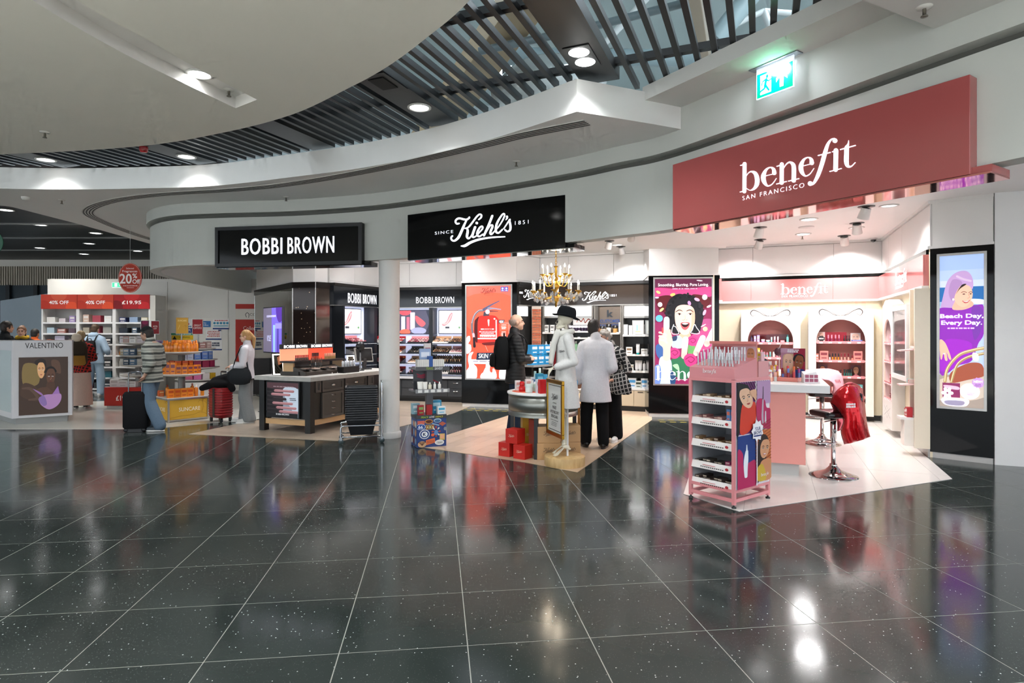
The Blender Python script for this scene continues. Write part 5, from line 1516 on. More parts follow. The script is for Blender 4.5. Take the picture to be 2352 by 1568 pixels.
for z in zb_[:2]:
 mb=MB();mb.add([(x0,-.3,z-.03),(x1,-.3,z-.03),(x1,-.02,z),(x0,-.02,z),(x0,-.3,z-.045),(x1,-.3,z-.045),(x1,-.02,z-.015),(x0,-.02,z-.015)],[(0,1,2,3),(7,6,5,4),(4,5,1,0),(5,6,2,1),(6,7,3,2),(7,4,0,3)],'#f3c9c4','satin');mb.build('shelf',t)
mb=MB();mb.box(x0,x1,-.3,0,zb_[2]-.03,zb_[2],'#f8f3ee','satin');mb.build('counter',t)
mb=MB();mb.box(x0,x1,-.26,0,.12,zb_[2]-.03,'#f5ece0','satin');b_=mb.build('drawer',t)
A=Art((0,0,100,60),(x1-x0)*.85,.24,x0+(x1-x0)*.07,.22,-.2605,'satin')
for q in([(10,10),(90,50)],[(90,10),(10,50)],[(50,5),(80,30),(50,55),(20,30),(50,5)]):A.stroke(q,1.4,'#5d5754',k=1)
A.build('drawer_lines',b_)
RG='make-up on the right wall of the pink shop'
mb=MB();mb.box(x0+.1,x1-.1,-.1,-.06,2.03,2.035,'#ffffff','glow');tag(mb.build('downlight_strip',loc=(PRW.P.x,PRW.P.y,0),rot=(0,0,PRW.rz)),'small glowing lamp strip under the pink header nearest the beach advert','lamp')
w=x1-x0
row(PRW,zb_[1]-.006,[(x0+w*.15,'makeup_box',pmesh('box',.12,.05,.2,'#e9908c','#f6d4d0'),'upright pink boxed set','box'),(x0+w*.62,'makeup_box',pmesh('box',.12,.05,.2,'#e9908c','#f6d4d0'),'upright pink boxed set','box')],'on the middle shelf of the open bay',RG,-.06)
row(PRW,zb_[1]-.015,[(x0+w*.35,'makeup_box',pmesh('box',.05,.09,.05,AQUA,'#dff3f1'),'small turquoise box','box'),(x0+w*.62,'makeup_box',pmesh('box',.05,.09,.05,'#f2d9cf','#c24a58'),'small pale box','box')],'at the front of the open bay shelf',RG,-.16)
row(PRW,zb_[2],[(x0+w*(.12+.2*k),'makeup_box',pmesh('box',.055,.07,.2,'#c9689c','#e6a6c6'),'magenta boxed set','box')for k in range(4)],'on the counter of the open bay',RG,-.08)
row(PRW,zb_[2],[(x0+w*.45,'makeup_box',pmesh('box',.09,.06,.1,'#c8242e','#f2e4e4'),'small red box','box'),(x0+w*.72,'makeup_box',pmesh('box',.09,.06,.12,'#c8242e','#f2e4e4'),'small red box','box')],'in front on the counter of the open bay',RG,-.2)
row(PRW,zb_[0]-.008,[(x0+w*.5,'makeup_palette',pmesh('palette',.2,.12,.03,'#f3e4dc','#c98a78,#8a4a44,#e2b09c'),'open make-up palette','palette')],'on the top shelf of the open bay',RG,-.1)
# ================================================================== APOTHECARY SHOP (white script sign)
DK='#26231f'
def dark_header(label,pl,z0,logo=None,c='#2b2622',text=None,y=-.05):
 t=thing('shop_header',label,'sign',(pl.P.x,pl.P.y,0),pl.rz)
 mb=MB();mb.box(0,pl.L,y,0,z0,2.44,c,'gloss');mb.build('board',t)
 mb=MB();mb.box(0,pl.L,y-.03,0,2.44,2.5,'#171513','satin');mb.build('cornice',t)
 mb=MB();mb.box(0,pl.L,y-.01,0,z0-.02,z0,'#b9b5ae','metal');mb.build('trim',t)
 mb=MB()
 if logo:put_logo(mb,KLOGO,logo[0],logo[1],logo[2],y-.001,'#ffffff','screen',.006);mb.build('script_lettering',t);mb=MB()
 if text:
  for s,a,b,z,zz in text:put_text(mb,s,a,z,b,zz,y-.001,'#f4f4fa','screen',.006,space=1.1)
 if mb.v:mb.build('lettering',t)
 return t
zh=zof(PK.shift(-.05),1400,699)
a=PK.shift(-.05).loc(1337,696);b=PK.shift(-.05).loc(1398,664)
dark_header("dark bronze header with glowing Kiehl's script above the apothecary shelves",PK,zh,(a[0],a[1],b[0]-a[0]),'#3a3029',[('1851',PK.shift(-.05).loc(1401,680)[0],PK.shift(-.05).loc(1416,680)[0],zof(PK,1410,681),zof(PK,1410,676))])
a=PKS.shift(-.05).loc(1199,694);b=PKS.shift(-.05).loc(1240,664)
dark_header("dark header with glowing Kiehl's script on the short side wall behind the chandelier",PKS,zh,(.14,zh+.1,.5),'#23211f',[('SINCE',.02,.12,zh+.22,zh+.26)])
PKF=PK.shift(-.33)
def bay(label,x0,x1,pxm,shelves_px,light=True,doors=0,lightc='#ffffff',back='#3a3a3a',pl=PK,dep=.33,frame='#6e6a64',base_y=892,backm='satin'):
 plf=pl.shift(-dep)
 t=thing('wall_shelving',label,'shelving',(pl.P.x,pl.P.y,0),pl.rz)
 mb=MB();mb.box(x0,x1,-.03,-.002,.1,zh-.03,back,backm);mb.build('back_panel',t)
 for x in(x0,x1-.025):
  mb=MB();mb.box(x,x+.025,-dep+.06,-.03,.1,zh-.03,frame,'satin');mb.build('upright',t)
 zs=[]
 for y in shelves_px:
  z=zof(plf,pxm,y);zs.append(z)
  mb=MB();mb.box(x0+.025,x1-.025,-dep,-.03,z-.03,z,'#d9d4cc','satin');s=mb.build('shelf',t)
  mb=MB()
  n=max(2,int((x1-x0)/.16))
  for k in range(n):
   xx=x0+.06+(x1-x0-.12)*k/max(1,n-1)
   mb.box(xx-.025,xx+.025,-dep-.004,-dep-.0005,z-.028,z+.012,'#f4f2ee','card')
  tag(mb.build('price_tickets',s),kind='stuff')
 if light:
  z1,z0=zof(plf,pxm,703),zof(plf,pxm,725)
  mb=MB();mb.box(x0+.01,x1-.01,-dep+.1,-.03,z0-.04,z1+.02,'#b5b2ad','metal');mb.build('light_housing',t)
  mb=MB();mb.box(x0+.04,x1-.04,-dep+.092,-dep+.1,z0,z1,lightc,'glow');mb.build('light_panel',t)
 zb=zof(plf,pxm,base_y)
 mb=MB();mb.box(x0,x1,-dep-.02,-.03,zb-.03,zb,'#e4e0da','satin');mb.build('counter',t)
 mb=MB();mb.box(x0,x1,-dep,-.03,.1,zb-.03,'#c9b99d','satin');mb.build('base_cabinet',t)
 mb=MB();mb.box(x0,x1,-dep+.03,-.03,0,.1,'#141312','satin');mb.build('plinth',t)
 for k in range(doors):
  a_=x0+(x1-x0)*k/doors;b_=x0+(x1-x0)*(k+1)/doors
  mb=MB();mb.box(a_+.006,b_-.006,-dep-.016,-dep,.11,zb-.04,'#cdbda2','satin');d=mb.build('door',t)
  mb=MB();mb.box((a_+b_)/2-.05,(a_+b_)/2+.05,-dep-.019,-dep-.016,zb-.075,zb-.055,'#4b4237','matte');mb.build('handle',d)
 return t,zs,zb
xA0,xA1=span(PKF,1243,1298);xB0,xB1=span(PKF,1300,1360);xC0,xC1=span(PKF,1362,1426);xD0,xD1=span(PKF,1427,1492)
xA0=max(.02,xA0);xD1=min(xD1,PK.L-.02)
_,zA,bA=bay('grey wall shelves behind the skeleton hat in the apothecary shop',xA0,xA1,1270,(763,806,845),True,1)
_,zB,bB=bay('grey wall shelves of purple jars behind the white coats',xB0,xB1,1330,(760,775,806,845),True,1)
_,zD,bD=bay('open wall shelves of white bottles right of the customer favourites panel',xD0,xD1,1455,(769,814,852),True,2,back='#24221f')
# customer favourites bay
t,zF,bF=bay('brown wall bay lettered customer favorites behind the grey haired woman',xC0,xC1,1395,(764,),False,1,back='#4d443c')
mb=MB();z0,z1=zof(PKF,1395,740),zof(PKF,1395,703)
mb.box(xC0+.06,xC1-.06,-.06,-.03,zof(PK,1395,757),zh-.05,'#63574c','satin');mb.build('sign_board',t)
mb=MB();xm=(xC0+xC1)/2
put_text(mb,'CUSTOMER',xm-.2,zof(PK,1395,741),xm+.2,zof(PK,1395,733.5),-.061,'#1e3f7a','gloss',.006,bold=.02);put_text(mb,'FAVORITES',xm-.2,zof(PK,1395,751),xm+.2,zof(PK,1395,744),-.061,'#1e3f7a','gloss',.006,bold=.02)
put_text(mb,'k',xm-.06,zof(PK,1395,728),xm+.06,zof(PK,1395,712),-.061,'#10151c','gloss',.006,bold=.03);mb.build('lettering',t)
AG='skin care on the apothecary wall shelves'
row(PK,zF[0],[(xm-.13,'amber_jar',pmesh('jar',.045,.13,'#b9894a','#191614'),'amber jar with black lid','jar'),(xm+.0,'amber_jar',pmesh('jar',.05,.17,'#e9e2d4','#191614'),'white bottle with black lid','bottle'),(xm+.13,'amber_jar',pmesh('jar',.048,.14,'#b9894a','#191614'),'amber jar with black lid','jar'),(xm+.24,'product_box',pmesh('box',.07,.06,.2,'#eceae6','#b9b4aa'),'tall white box','box')],'on the customer favorites shelf',AG,-.18)
put('display_box',pmesh('box',.17,.1,.45,'#6d8acb','#e6e9f2'),'tall periwinkle blue display box right of the grey haired woman','box',PK.world(xm+.17,-.2,bF),PK.rz,AG)
# bay D
w=xD1-xD0
WB=lambda r,h:pmesh('bottle',r,h,'#f1efec','#e2dfda')
row(PK,zD[0],[(xD0+w*.13,'product_box',pmesh('box',.075,.06,.2,'#f2f0ed','#c9c3b8'),'tall white carton','box'),(xD0+w*.33,'product_box',pmesh('box',.075,.06,.185,'#efece8','#c9c3b8'),'tall white carton','box'),(xD0+w*.9,'product_box',pmesh('box',.07,.06,.2,'#f2f0ed','#c9c3b8'),'tall white carton','box')],'on the upper white bottle shelf',AG,-.2)
t=thing('framed_card','silver framed product card on the upper white bottle shelf','picture frame',PK.world(xD0+w*.62,-.24,zD[0]),PK.rz)
mb=MB();mb.box(-.11,.11,-.01,.01,0,.28,'#c6c4c0','metal');mb.build('frame',t);mb=MB();mb.box(-.09,.09,-.012,-.01,.02,.26,'#eef2ee','card');mb.build('card',t)
A=Art((0,0,90,120),.18,.24,-.09,.02,-.0123,'print');A.rect(30,35,44,90,'#8fd0c4');A.rect(50,30,62,90,'#cfe6b0');A.rect(20,95,70,101,'#e2d65c');A.build('print',t)
row(PK,zD[1],[(xD0+w*.27,'product_box',pmesh('box',.12,.07,.14,'#f2efea','#8a6a4a'),'white carton with brown label','box'),(xD0+w*.85,'product_box',pmesh('box',.11,.07,.11,'#efece8','#a9a49a'),'low white carton','box'),(xD0+w*.6,'cream_tube',pmesh('tube',.033,.2,'#f2f0ec','#27b3b0'),'white tube with turquoise cap','tube')],'on the middle white bottle shelf',AG,-.2)
row(PK,zD[2],[(xD0+w*(.12+.13*k),'product_box',pmesh('box',.055,.05,.12+.02*(k%2),'#f0eeea','#c9b9a0'),'small white carton','box')for k in range(3)]+[(xD0+w*.56,'cream_tube',pmesh('tube',.034,.2,'#f4f2f0','#dcdad6'),'tall white tube','tube'),(xD0+w*.69,'cream_tube',pmesh('tube',.034,.2,'#f4f2f0','#dcdad6'),'tall white tube','tube'),(xD0+w*.86,'white_bottle',WB(.035,.19),'white pump bottle','bottle')],'on the lower white bottle shelf',AG,-.2)
row(PK,bD,[(xD0+w*.16,'gift_box',pmesh('box',.15,.1,.19,'#eef1f4','#4a9ad0'),'white and blue gift box','box'),(xD0+w*.4,'gift_box',pmesh('box',.15,.1,.19,'#eef1f4','#4a9ad0'),'white and blue gift box','box'),(xD0+w*.64,'gift_box',pmesh('box',.12,.1,.14,'#dfe4da','#2c3a2c'),'white and blue gift box','box'),(xD0+w*.88,'gift_box',pmesh('box',.14,.1,.19,'#eef1f4','#4a9ad0'),'white and blue gift box','box')],'on the counter below the bottles',AG,-.2)
# bay B: purple jars, green bottles; bay A: white bottles
wB=xB1-xB0
row(PK,zB[0],[(xB0+wB*(.08+.118*k),'cream_jar',pmesh('jar',.03,.11,'#2f2338','#efe9ee'),'purple jar with pale lid','jar')for k in range(8)],'on the top shelf behind the white coats',AG,-.2)
row(PK,zB[2],[(xB0+wB*(.12+.19*k),'green_bottle',pmesh('bottle',.042,.19,'#7fae86' if k%2 else '#a9c6a6','#e6ebe4'),'pale green bottle','bottle')for k in range(5)],'on the second shelf behind the white coats',AG,-.2)
row(PK,zB[3],[(xB0+wB*(.1+.2*k),'blue_bottle',pmesh('bottle',.045,.2,'#3f5fae','#cfd6ea'),'blue bottle','bottle')for k in range(5)],'on the third shelf behind the white coats',AG,-.2)
wA=xA1-xA0
row(PK,zA[0],[(xA0+wA*(.15+.24*k),'product_box',pmesh('box',.08,.06,.15,'#eceae6','#8a8680'),'white carton','box')for k in range(4)],'on the top shelf behind the skeleton hat',AG,-.2)
row(PK,zA[1],[(xA0+wA*(.12+.2*k),'white_bottle',WB(.035,.19),'white bottle','bottle')for k in range(4)],'on the second shelf behind the skeleton hat',AG,-.2)
t=thing('wall_picture','white panel with red lettering above the purple jars','picture',(PK.P.x,PK.P.y,0),PK.rz)
mb=MB();mb.box(xB0+.06,xB1-.06,-.05,-.03,zof(PK,1330,746),zof(PK,1330,728),'#f6efe9','backlit');mb.build('board',t)
A=Art((0,0,100,24),wB*.6,.14,xB0+.12,zof(PK,1330,745),-.051,'print');A.stroke([(5,16),(18,6),(34,14),(50,4),(60,18),(80,6),(96,10)],[3,4,4,4,4,4,3],'#d8442e');A.build('print',t)
# brick pier on the side wall, bricks laid one by one
PPI=Plane(((1222-CX)/F*12.1,12.1),((1243-CX)/F*12.1,12.1))
bx0,bx1=0.0,PPI.L
mb=MB();mb.box(bx0,bx1,0,.18,.9,zh-.03,'#cfc4b6','matte')
pier=tag(mb.build('brick_pier',loc=(PPI.P.x,PPI.P.y,0),rot=(0,0,PPI.rz)),'slim red brick pier under the chandelier on the side wall','pier')
bm={}
z=.91;k=0
while z<zh-.1:
 cuts=[bx0,bx0+.12,bx1]if k%2 else[bx0,bx0+.06,bx1]
 for a_,b_ in zip(cuts,cuts[1:]):
  key=(round(b_-a_,3),k%3)
  if key not in bm:
   m_=MB();m_.box(.004,b_-a_-.004,0,.02,0,.044,('#b5603c','#a8512f','#c06f4a')[k%3],'matte');bm[key]=m_.mesh('brick')
  o=bpy.data.objects.new('brick',bm[key]);COL.objects.link(o);o.parent=pier;o.location=(a_,-.016,z)
 z+=.053;k+=1
# blue gift boxes on a low side shelf behind the bald man
t=thing('side_shelf','low grey side shelf of blue boxes behind the bald man','shelf',(PKS.P.x,PKS.P.y,0),PKS.rz)
for z in(.62,.86):
 mb=MB();mb.box(.02,.7,-.42,-.02,z-.04,z,'#8f8d8a','satin');mb.build('shelf',t)
mb=MB();mb.box(.02,.7,-.4,-.02,0,.58,'#23211f','satin');mb.build('cabinet',t)
for x_ in(.03,.67):
 mb=MB();mb.box(x_,x_+.02,-.4,-.36,.58,.86,'#55534f','metal');mb.build('post',t)
for zz,n_ in((.86,3),(1.06,3)):
 for k in range(n_):
  put('gift_box',pmesh('box',.19,.12,.195,'#2f8fc6','#e9eef2'),('lower ' if zz<1 else 'upper ')+['left','middle','right'][k]+' blue gift box stacked behind the bald man','box',PKS.world(.13+.2*k,-.3,zz),PKS.rz,'blue gift boxes')
mb=MB(PKS.T);mb.box(.0,.3,-.03,-.01,zof(PKS,1210,726),zof(PKS,1210,704),'#ffffff','glow');tag(mb.build('lamp_box'),'bright white light panel left of the brick pier','light panel')

# ---------------- chandelier
cx_,cy_,cz_=(1277-CX)/F*7.75,7.75,0
t=thing('chandelier','ornate brass candle chandelier with crystal drops over the round table','chandelier',(cx_,cy_,0))
GOLD='#c79a3c'
S=7.75/F
zz=lambda y:EYE-(y-HY)*S
mb=MB();mb.lathe([(.004,zz(612)),(.03,zz(611)),(.012,zz(616)),(.018,zz(624)),(.012,zz(634)),(.03,zz(640)),(.015,zz(648)),(.05,zz(655)),(.035,zz(662)),(.015,zz(668)),(.03,zz(680)),(.04,zz(686)),(.015,zz(696)),(.012,zz(704)),(.0,zz(706))],14,c=GOLD,m='metal');mb.build('stem',t)
mb=MB()
z=zz(611)
k=0
while z<ZC-.02:
 pts=[(math.cos(a_)*.011*(1 if k%2 else.3),math.cos(a_)*.011*(.3 if k%2 else 1),z+.02+math.sin(a_)*.02)for a_ in[2*math.pi*q/8 for q in range(8)]]
 mb.tube(pts,.0035,5,GOLD,'metal',closed=True);z+=.03;k+=1
mb.lathe([(.05,ZC-.03),(.05,ZC),(0,ZC)],14,c=GOLD,m='metal');tag(mb.build('chain',t),kind='stuff')
cand=MB();cand.lathe([(.011,0),(.011,.075),(.004,.08)],8,c='#f5efe2',m='satin');candm=cand.mesh('candle')
flm=MB();flm.lathe([(.004,0),(.011,.014),(.009,.028),(.002,.048),(0,.05)],8,c='#fff1d6',m='lamp');flm=flm.mesh('bulb')
drm=MB();drm.lathe([(0,0),(.015,.014),(.010,.034),(.002,.055),(0,.056)],6,c='#f4f2f2',m='crystal',smooth=False);drm=drm.mesh('crystal_drop')
drops=MB()
def arm(a_,r,y_tip,y_root,drop):
 ca,sa=math.cos(a_),math.sin(a_)
 P=lambda rr,z_:(ca*rr,sa*rr,z_)
 zt,zr=zz(y_tip),zz(y_root)
 mb=MB();mb.tube(catmull([P(.02,zr),P(r*.35,zr-.05),P(r*.7,zr-.06),P(r*.95,zt-.06),P(r,zt-.02)],4),.006,6,GOLD,'metal')
 mb.lathe([(.006,zt-.025),(.034,zt-.008),(.04,zt),(.012,zt)],12,P(r,0),GOLD,'metal');ar=mb.build('arm',t)
 o=bpy.data.objects.new('candle',candm);COL.objects.link(o);o.parent=ar;o.location=P(r,zt)
 o=bpy.data.objects.new('bulb',flm);COL.objects.link(o);o.parent=ar;o.location=P(r,zt+.08)
 for q in range(6):
  b_=q*math.pi/3
  o=bpy.data.objects.new('crystal_drop',drm);COL.objects.link(o);o.parent=ar;o.location=(ca*r+.036*math.cos(b_),sa*r+.036*math.sin(b_),zt-.075-.012*(q%2))
for k in range(10):arm(2*math.pi*(k+.25)/10,.30,668,676,1)
for k in range(6):arm(2*math.pi*(k+.1)/6,.17,630,646,1)
for rr,y_,n_ in((.21,688,14),(.12,696,10),(.27,690,14)):
 for k in range(n_):
  a_=2*math.pi*k/n_
  o=bpy.data.objects.new('crystal_drop',drm);COL.objects.link(o);o.parent=t;o.location=(rr*math.cos(a_),rr*math.sin(a_),zz(y_)-.02*(k%3));o.scale=(1.3,1.3,1.4)
for rr,y_ in((.21,684),(.12,692),(.27,686)):
 mb=MB();mb.tube([(rr*math.cos(2*math.pi*k/24),rr*math.sin(2*math.pi*k/24),zz(y_))for k in range(24)],.0035,5,GOLD,'metal',closed=True);mb.build('drop_ring',t)
lamp('POINT',(0,0,zz(640)),14,(1,0.85,0.65),.18,parent=t)

# ================================================================== MAKE-UP SHOP (black sign)
zhb=zof(PBB.shift(-.1),990,705)
def bb_text(pl,xa,xb,ya,yb):
 a=pl.loc(xa,ya);b=pl.loc(xb,yb);m=(a[0]+b[0])/2
 w=b[0]-a[0]
 return[('BOBBI',a[0],a[0]+w*.44,a[1],b[1]),('BROWN',a[0]+w*.51,b[0],a[1],b[1])]
dark_header('black header lettered BOBBI BROWN right of the white pillar',PBB,zhb,None,'#171a1e',bb_text(PBB.shift(-.1),956,1043,696.5,681),-.1)
dark_header('black header lettered BOBBI BROWN left of the white pillar',PBS,zhb,None,'#171a1e',bb_text(PBS.shift(-.1),799,864,695,678),-.1)
LED='#d5deff'
def testers(label,pl,lx,ly,z,w,d,cols,kind,seed):
 """sloping tester tray: base, back card and rows of testers"""
 t=thing('tester_tray',label,'tester tray',pl.world(lx,ly,z),pl.rz,'tester trays on the make-up shelves')
 o=bpy.data.objects.new('base',pmesh('tray',w,d,.1,'#191a1c' if seed%3 else '#ebe4dd','',0));COL.objects.link(o);o.parent=t
 r=random.Random(seed)
 n=7
 mb=MB()
 for i in range(3):
  yy=-d/2+d*(i+.5)/3;zz_=.025+.075*(i+.5)/3
  for j in range(n):
   xx=-w/2+w*(j+.5)/n
   c=r.choice(cols)
   if kind=='stick':mb.lathe([(.008,zz_-.01),(.008,zz_+.06),(0,zz_+.062)],6,(xx,yy,0),c,'gloss')
   elif kind=='bottle':
    mb.lathe([(.011,zz_-.01),(.011,zz_+.05)],6,(xx,yy,0),c,'gloss');mb.lathe([(.008,zz_+.05),(.008,zz_+.085),(0,zz_+.085)],6,(xx,yy,0),'#141416','gloss')
   else:mb.cbox(xx,yy,zz_-.005,w/n*.7,d/3*.7,.02,c,'satin')
 tag(mb.build('testers',t),kind='stuff')
 mb=MB();mb.box(-w/2,w/2,d/2,d/2+.006,0,.15,cols[0],'satin');mb.build('back_card',t)
 return t
CORAL=['#e0582f','#c23a2a','#e98a5a','#7a1f1f'];NUDE=['#c99a72','#8f5f42','#e2bd98','#5f3d2c'];PK_=['#d98f94','#b55a66','#efc2bd'];BLK=['#2a2a2c','#55504a','#8a7f72'];RED=['#b01822','#d8323a','#7d1018','#f0d8d4']
def makeup_bay(label,pl,x0,x1,pxm,shelf_px,pic,trays,seed,drawers=True,dep=.4):
 plf=pl.shift(-dep)
 t=thing('makeup_bay',label,'shelving',(pl.P.x,pl.P.y,0),pl.rz)
 mb=MB();mb.box(x0+.02,x1-.02,-.02,-.002,.5,zhb-.02,LED,'backlit');mb.build('light_back',t)
 mb=MB();mb.box(x1-.03,x1+.03,-dep+.1,0,.08,zhb-.02,'#14171c','satin');mb.box(x0-.02,x0+.02,-dep+.1,0,.08,zhb-.02,'#14171c','satin');mb.build('posts',t)
 zs=[]
 for y in shelf_px:
  z=zof(plf,pxm,y);zs.append(z)
  mb=MB();mb.box(x0+.02,x1-.03,-dep,-.02,z-.016,z,'#1b222c','satin');s=mb.build('shelf',t)
  mb=MB();mb.box(x0+.04,x1-.05,-dep+.02,-dep+.03,z-.02,z-.016,'#ffffff','glow');mb.build('led_strip',s)
 zb=zs[-1]-.05
 mb=MB();mb.box(x0,x1,-dep-.02,0,zb-.05,zb,'#d9d9dc','satin');mb.build('counter',t)
 mb=MB();mb.box(x0,x1,-dep+.02,0,.08,zb-.05,'#26282b','satin');mb.build('base_cabinet',t)
 mb=MB();mb.box(x0,x1,-dep+.05,0,0,.08,'#0e0f10','satin');mb.build('plinth',t)
 if drawers:
  for r_ in range(2):
   for c_ in range(2):
    a_=x0+.03+(x1-x0-.06)*c_/2;b_=x0+.03+(x1-x0-.06)*(c_+1)/2
    z0=.12+(zb-.2)*r_/2;z1=.12+(zb-.2)*(r_+1)/2
    mb=MB();mb.box(a_+.006,b_-.006,-dep+.005,-dep+.02,z0+.006,z1-.006,'#3b3d40','satin');d_=mb.build('drawer',t)
    mb=MB();mb.tube([((a_+b_)/2-.05,-dep-.002,(z0+z1)/2+.03),((a_+b_)/2,-dep-.016,(z0+z1)/2+.025),((a_+b_)/2+.05,-dep-.002,(z0+z1)/2+.03)],.007,6,'#cfcfd0','chrome');mb.build('handle',d_)
 for i,(f,c,k_,nm)in enumerate(trays):
  si,fx=f
  testers(nm,pl,x0+(x1-x0)*fx,-dep+.16,zs[si],min(.46,(x1-x0)*.46),.26,c,k_,seed+i)
 return t,zs
def lightpic(label,pl,xa,ya,xb,yb,draw,y=-.05):
 a=pl.shift(y).loc(xa,yb);b=pl.shift(y).loc(xb,ya)
 t=thing('light_picture',label,'picture',(pl.P.x,pl.P.y,0),pl.rz)
 mb=MB();mb.box(a[0]-.015,b[0]+.015,y-.01,y+.025,a[1]-.015,b[1]+.015,'#12161e','satin');mb.build('frame',t)
 A=Art((0,0,100,80),b[0]-a[0],b[1]-a[1],a[0],a[1],y-.0105,'screen');draw(A);A.build('picture',t)
def pic_swirl(A):
 A.rect(0,0,100,80,'#f6f4fb');A.blob([(12,45),(30,40),(42,18),(55,6),(58,16),(50,36),(30,52),(16,54)],'#e07a80');A.stroke([(14,46),(34,44),(54,14)],5,'#f0a6a4');A.rect(26,62,46,76,'#dfdbe2');A.rect(27,56,45,63,'#3b3a40');A.ell_(66,66,16,10,'#eeeaee');A.ell_(88,60,5,4,'#6b8f6a')
def pic_two(A):
 A.rect(0,0,100,80,'#8fa3d8');A.blob([(5,80),(15,60),(50,58),(60,80)],'#2a1c22');A.blob([(50,80),(60,50),(98,50),(100,80)],'#1d3f8f');A.blob([(12,30),(30,14),(48,30),(48,60),(14,60)],'#2c1a16');art_face(A,31,38,13,20,'#d2a184','#8a3a3a');A.blob([(58,18),(76,4),(96,18),(98,50),(58,50)],'#1a1210');art_face(A,77,28,14,22,'#6b3f2a','#5a2424')
def pic_lips(A):
 A.rect(0,0,100,80,'#4b4a5c');A.ell_(30,4,16,12,'#e0525e');A.ell_(4,24,12,20,'#d8606a');A.rect(20,20,30,70,'#e6dfe6');A.rect(34,22,42,66,'#c9667a');A.rect(44,6,56,66,'#cfc6d2');A.blob([(58,18),(70,26),(84,44),(74,56),(60,40)],'#c9565e');A.ell_(30,74,14,10,'#e8604e');A.blob([(86,0),(100,0),(100,80),(84,80),(94,40)],'#2f3240');A.ell_(66,70,20,12,'#8f93b0')
xs0,xs1=.02,PBB.loc(999,763)[0]
SHP=(788,811,834,859)
_,zs=makeup_bay('lit make-up bay with lip pictures beside the white pillar',PBB,xs0,xs1,960,SHP,None,[((0,.3),RED,'box','red and pale tester tray on the top shelf beside the pillar'),((0,.78),PK_,'box','pale tester tray on the top shelf near the middle post'),((1,.3),CORAL,'box','bright orange tester tray on the second shelf beside the pillar'),((1,.78),BLK,'box','black tester tray on the second shelf near the middle post'),((2,.3),CORAL,'stick','coral lipstick tray on the third shelf beside the pillar'),((2,.78),NUDE,'box','beige tester tray on the third shelf near the middle post'),((3,.3),RED,'box','red tester tray on the bottom shelf beside the pillar'),((3,.78),PK_,'stick','rose tester tray on the bottom shelf near the middle post')],10)
lightpic('wide lit picture of lips and lipsticks right of the pillar',PBB,905,713,992,766,pic_lips)
_,zs=makeup_bay('lit make-up bay with foundation bottles beside the extinguisher advert',PBB,xs1+.04,PBB.L-.02,1030,SHP,None,[((0,.27),NUDE,'box','bronze powder tray on the top shelf beside the extinguisher advert'),((0,.76),NUDE,'box','powder tray at the right end of the top make-up shelf'),((1,.27),NUDE,'box','bronze compact tray on the second shelf beside the extinguisher advert'),((1,.76),PK_,'box','pale compact tray at the right end of the second make-up shelf'),((2,.27),NUDE,'bottle','foundation bottle tray on the third shelf beside the extinguisher advert'),((2,.76),NUDE,'bottle','foundation tray at the right end of the third make-up shelf'),((3,.27),BLK,'bottle','dark capped bottle tray on the bottom shelf beside the extinguisher advert'),((3,.76),PK_,'bottle','pale bottle tray at the right end of the bottom make-up shelf')],30)
lightpic('lit picture of a coral swirl and jar beside the extinguisher advert',PBB,1009,713,1062,765,pic_swirl)
xa1=PBS.loc(836,763)[0]
_,zs=makeup_bay('lit white make-up bay left of the pillar with a jar picture',PBS,.08,xa1,800,(788,814,840,862),None,[((0,.4),PK_,'box','small pale tester tray high on the shelf left of the pillar'),((1,.5),BLK,'box','small dark tester tray on the shelf left of the pillar')],50)
lightpic('lit picture of a coral swirl and jars left of the pillar',PBS,778,711,828,766,pic_swirl)
_,zs=makeup_bay('lit white make-up bay just left of the pillar with two portraits',PBS,xa1+.05,PBS.L-.03,855,(788,814,840,862),None,[((0,.5),RED,'box','small red tester tray on the shelf touching the pillar'),((2,.5),PK_,'box','small rose tester tray low on the shelf touching the pillar')],60)
lightpic('lit picture of two portraits just left of the pillar',PBS,840,714,871,766,pic_two)

# ---------------- make-up counter
CP=Plane((-3.88,9.353),(-2.97,8.97));CLn=2.3;CW=CP.L
t=thing('makeup_counter','black make-up counter with pale concrete top and drawers before the pillar','counter',(CP.P.x,CP.P.y,0),CP.rz)
mb=MB();mb.box(-.05,CW+.05,-.05,CLn,.775,.84,'#ffffff','concrete');mb.build('worktop',t,bevel=.004)
for x_,y_ in((0,0),(CW-.1,0),(0,CLn-.15),(CW-.1,CLn-.15)):
 mb=MB();mb.box(x_,x_+.1,y_,y_+.1,0,.775,'#131210','satin');mb.build('post',t,bevel=.003)
mb=MB();mb.box(.1,CW-.02,.06,CLn-.1,.2,.77,'#1b1a18','satin');mb.build('carcass',t)
mb=MB();mb.box(.1,CW-.1,.03,.06,.11,.19,'#c9a274','satin');mb.box(CW-.06,CW-.03,.1,CLn-.15,.11,.19,'#c9a274','satin');mb.build('wooden_rail',t)
mb=MB();mb.box(.12,CW-.22,.02,.06,.21,.755,'#0f0f10','gloss');pn=mb.build('poster_panel',t)
A=Art((250,985,520,1340),CW-.38,.52,.14,.22,.0195,'backlit')
A.rect(250,985,520,1340,'#7d8794');A.rect(250,985,390,1340,'#2c2528');A.blob([(250,985),(520,985),(520,1040),(250,1040)],'#4b3338');A.blob([(390,1050),(520,1050),(520,1270),(470,1270)],'#a9b4c0');lines(A,300,480,[1026],9,'#8f7a80',3)
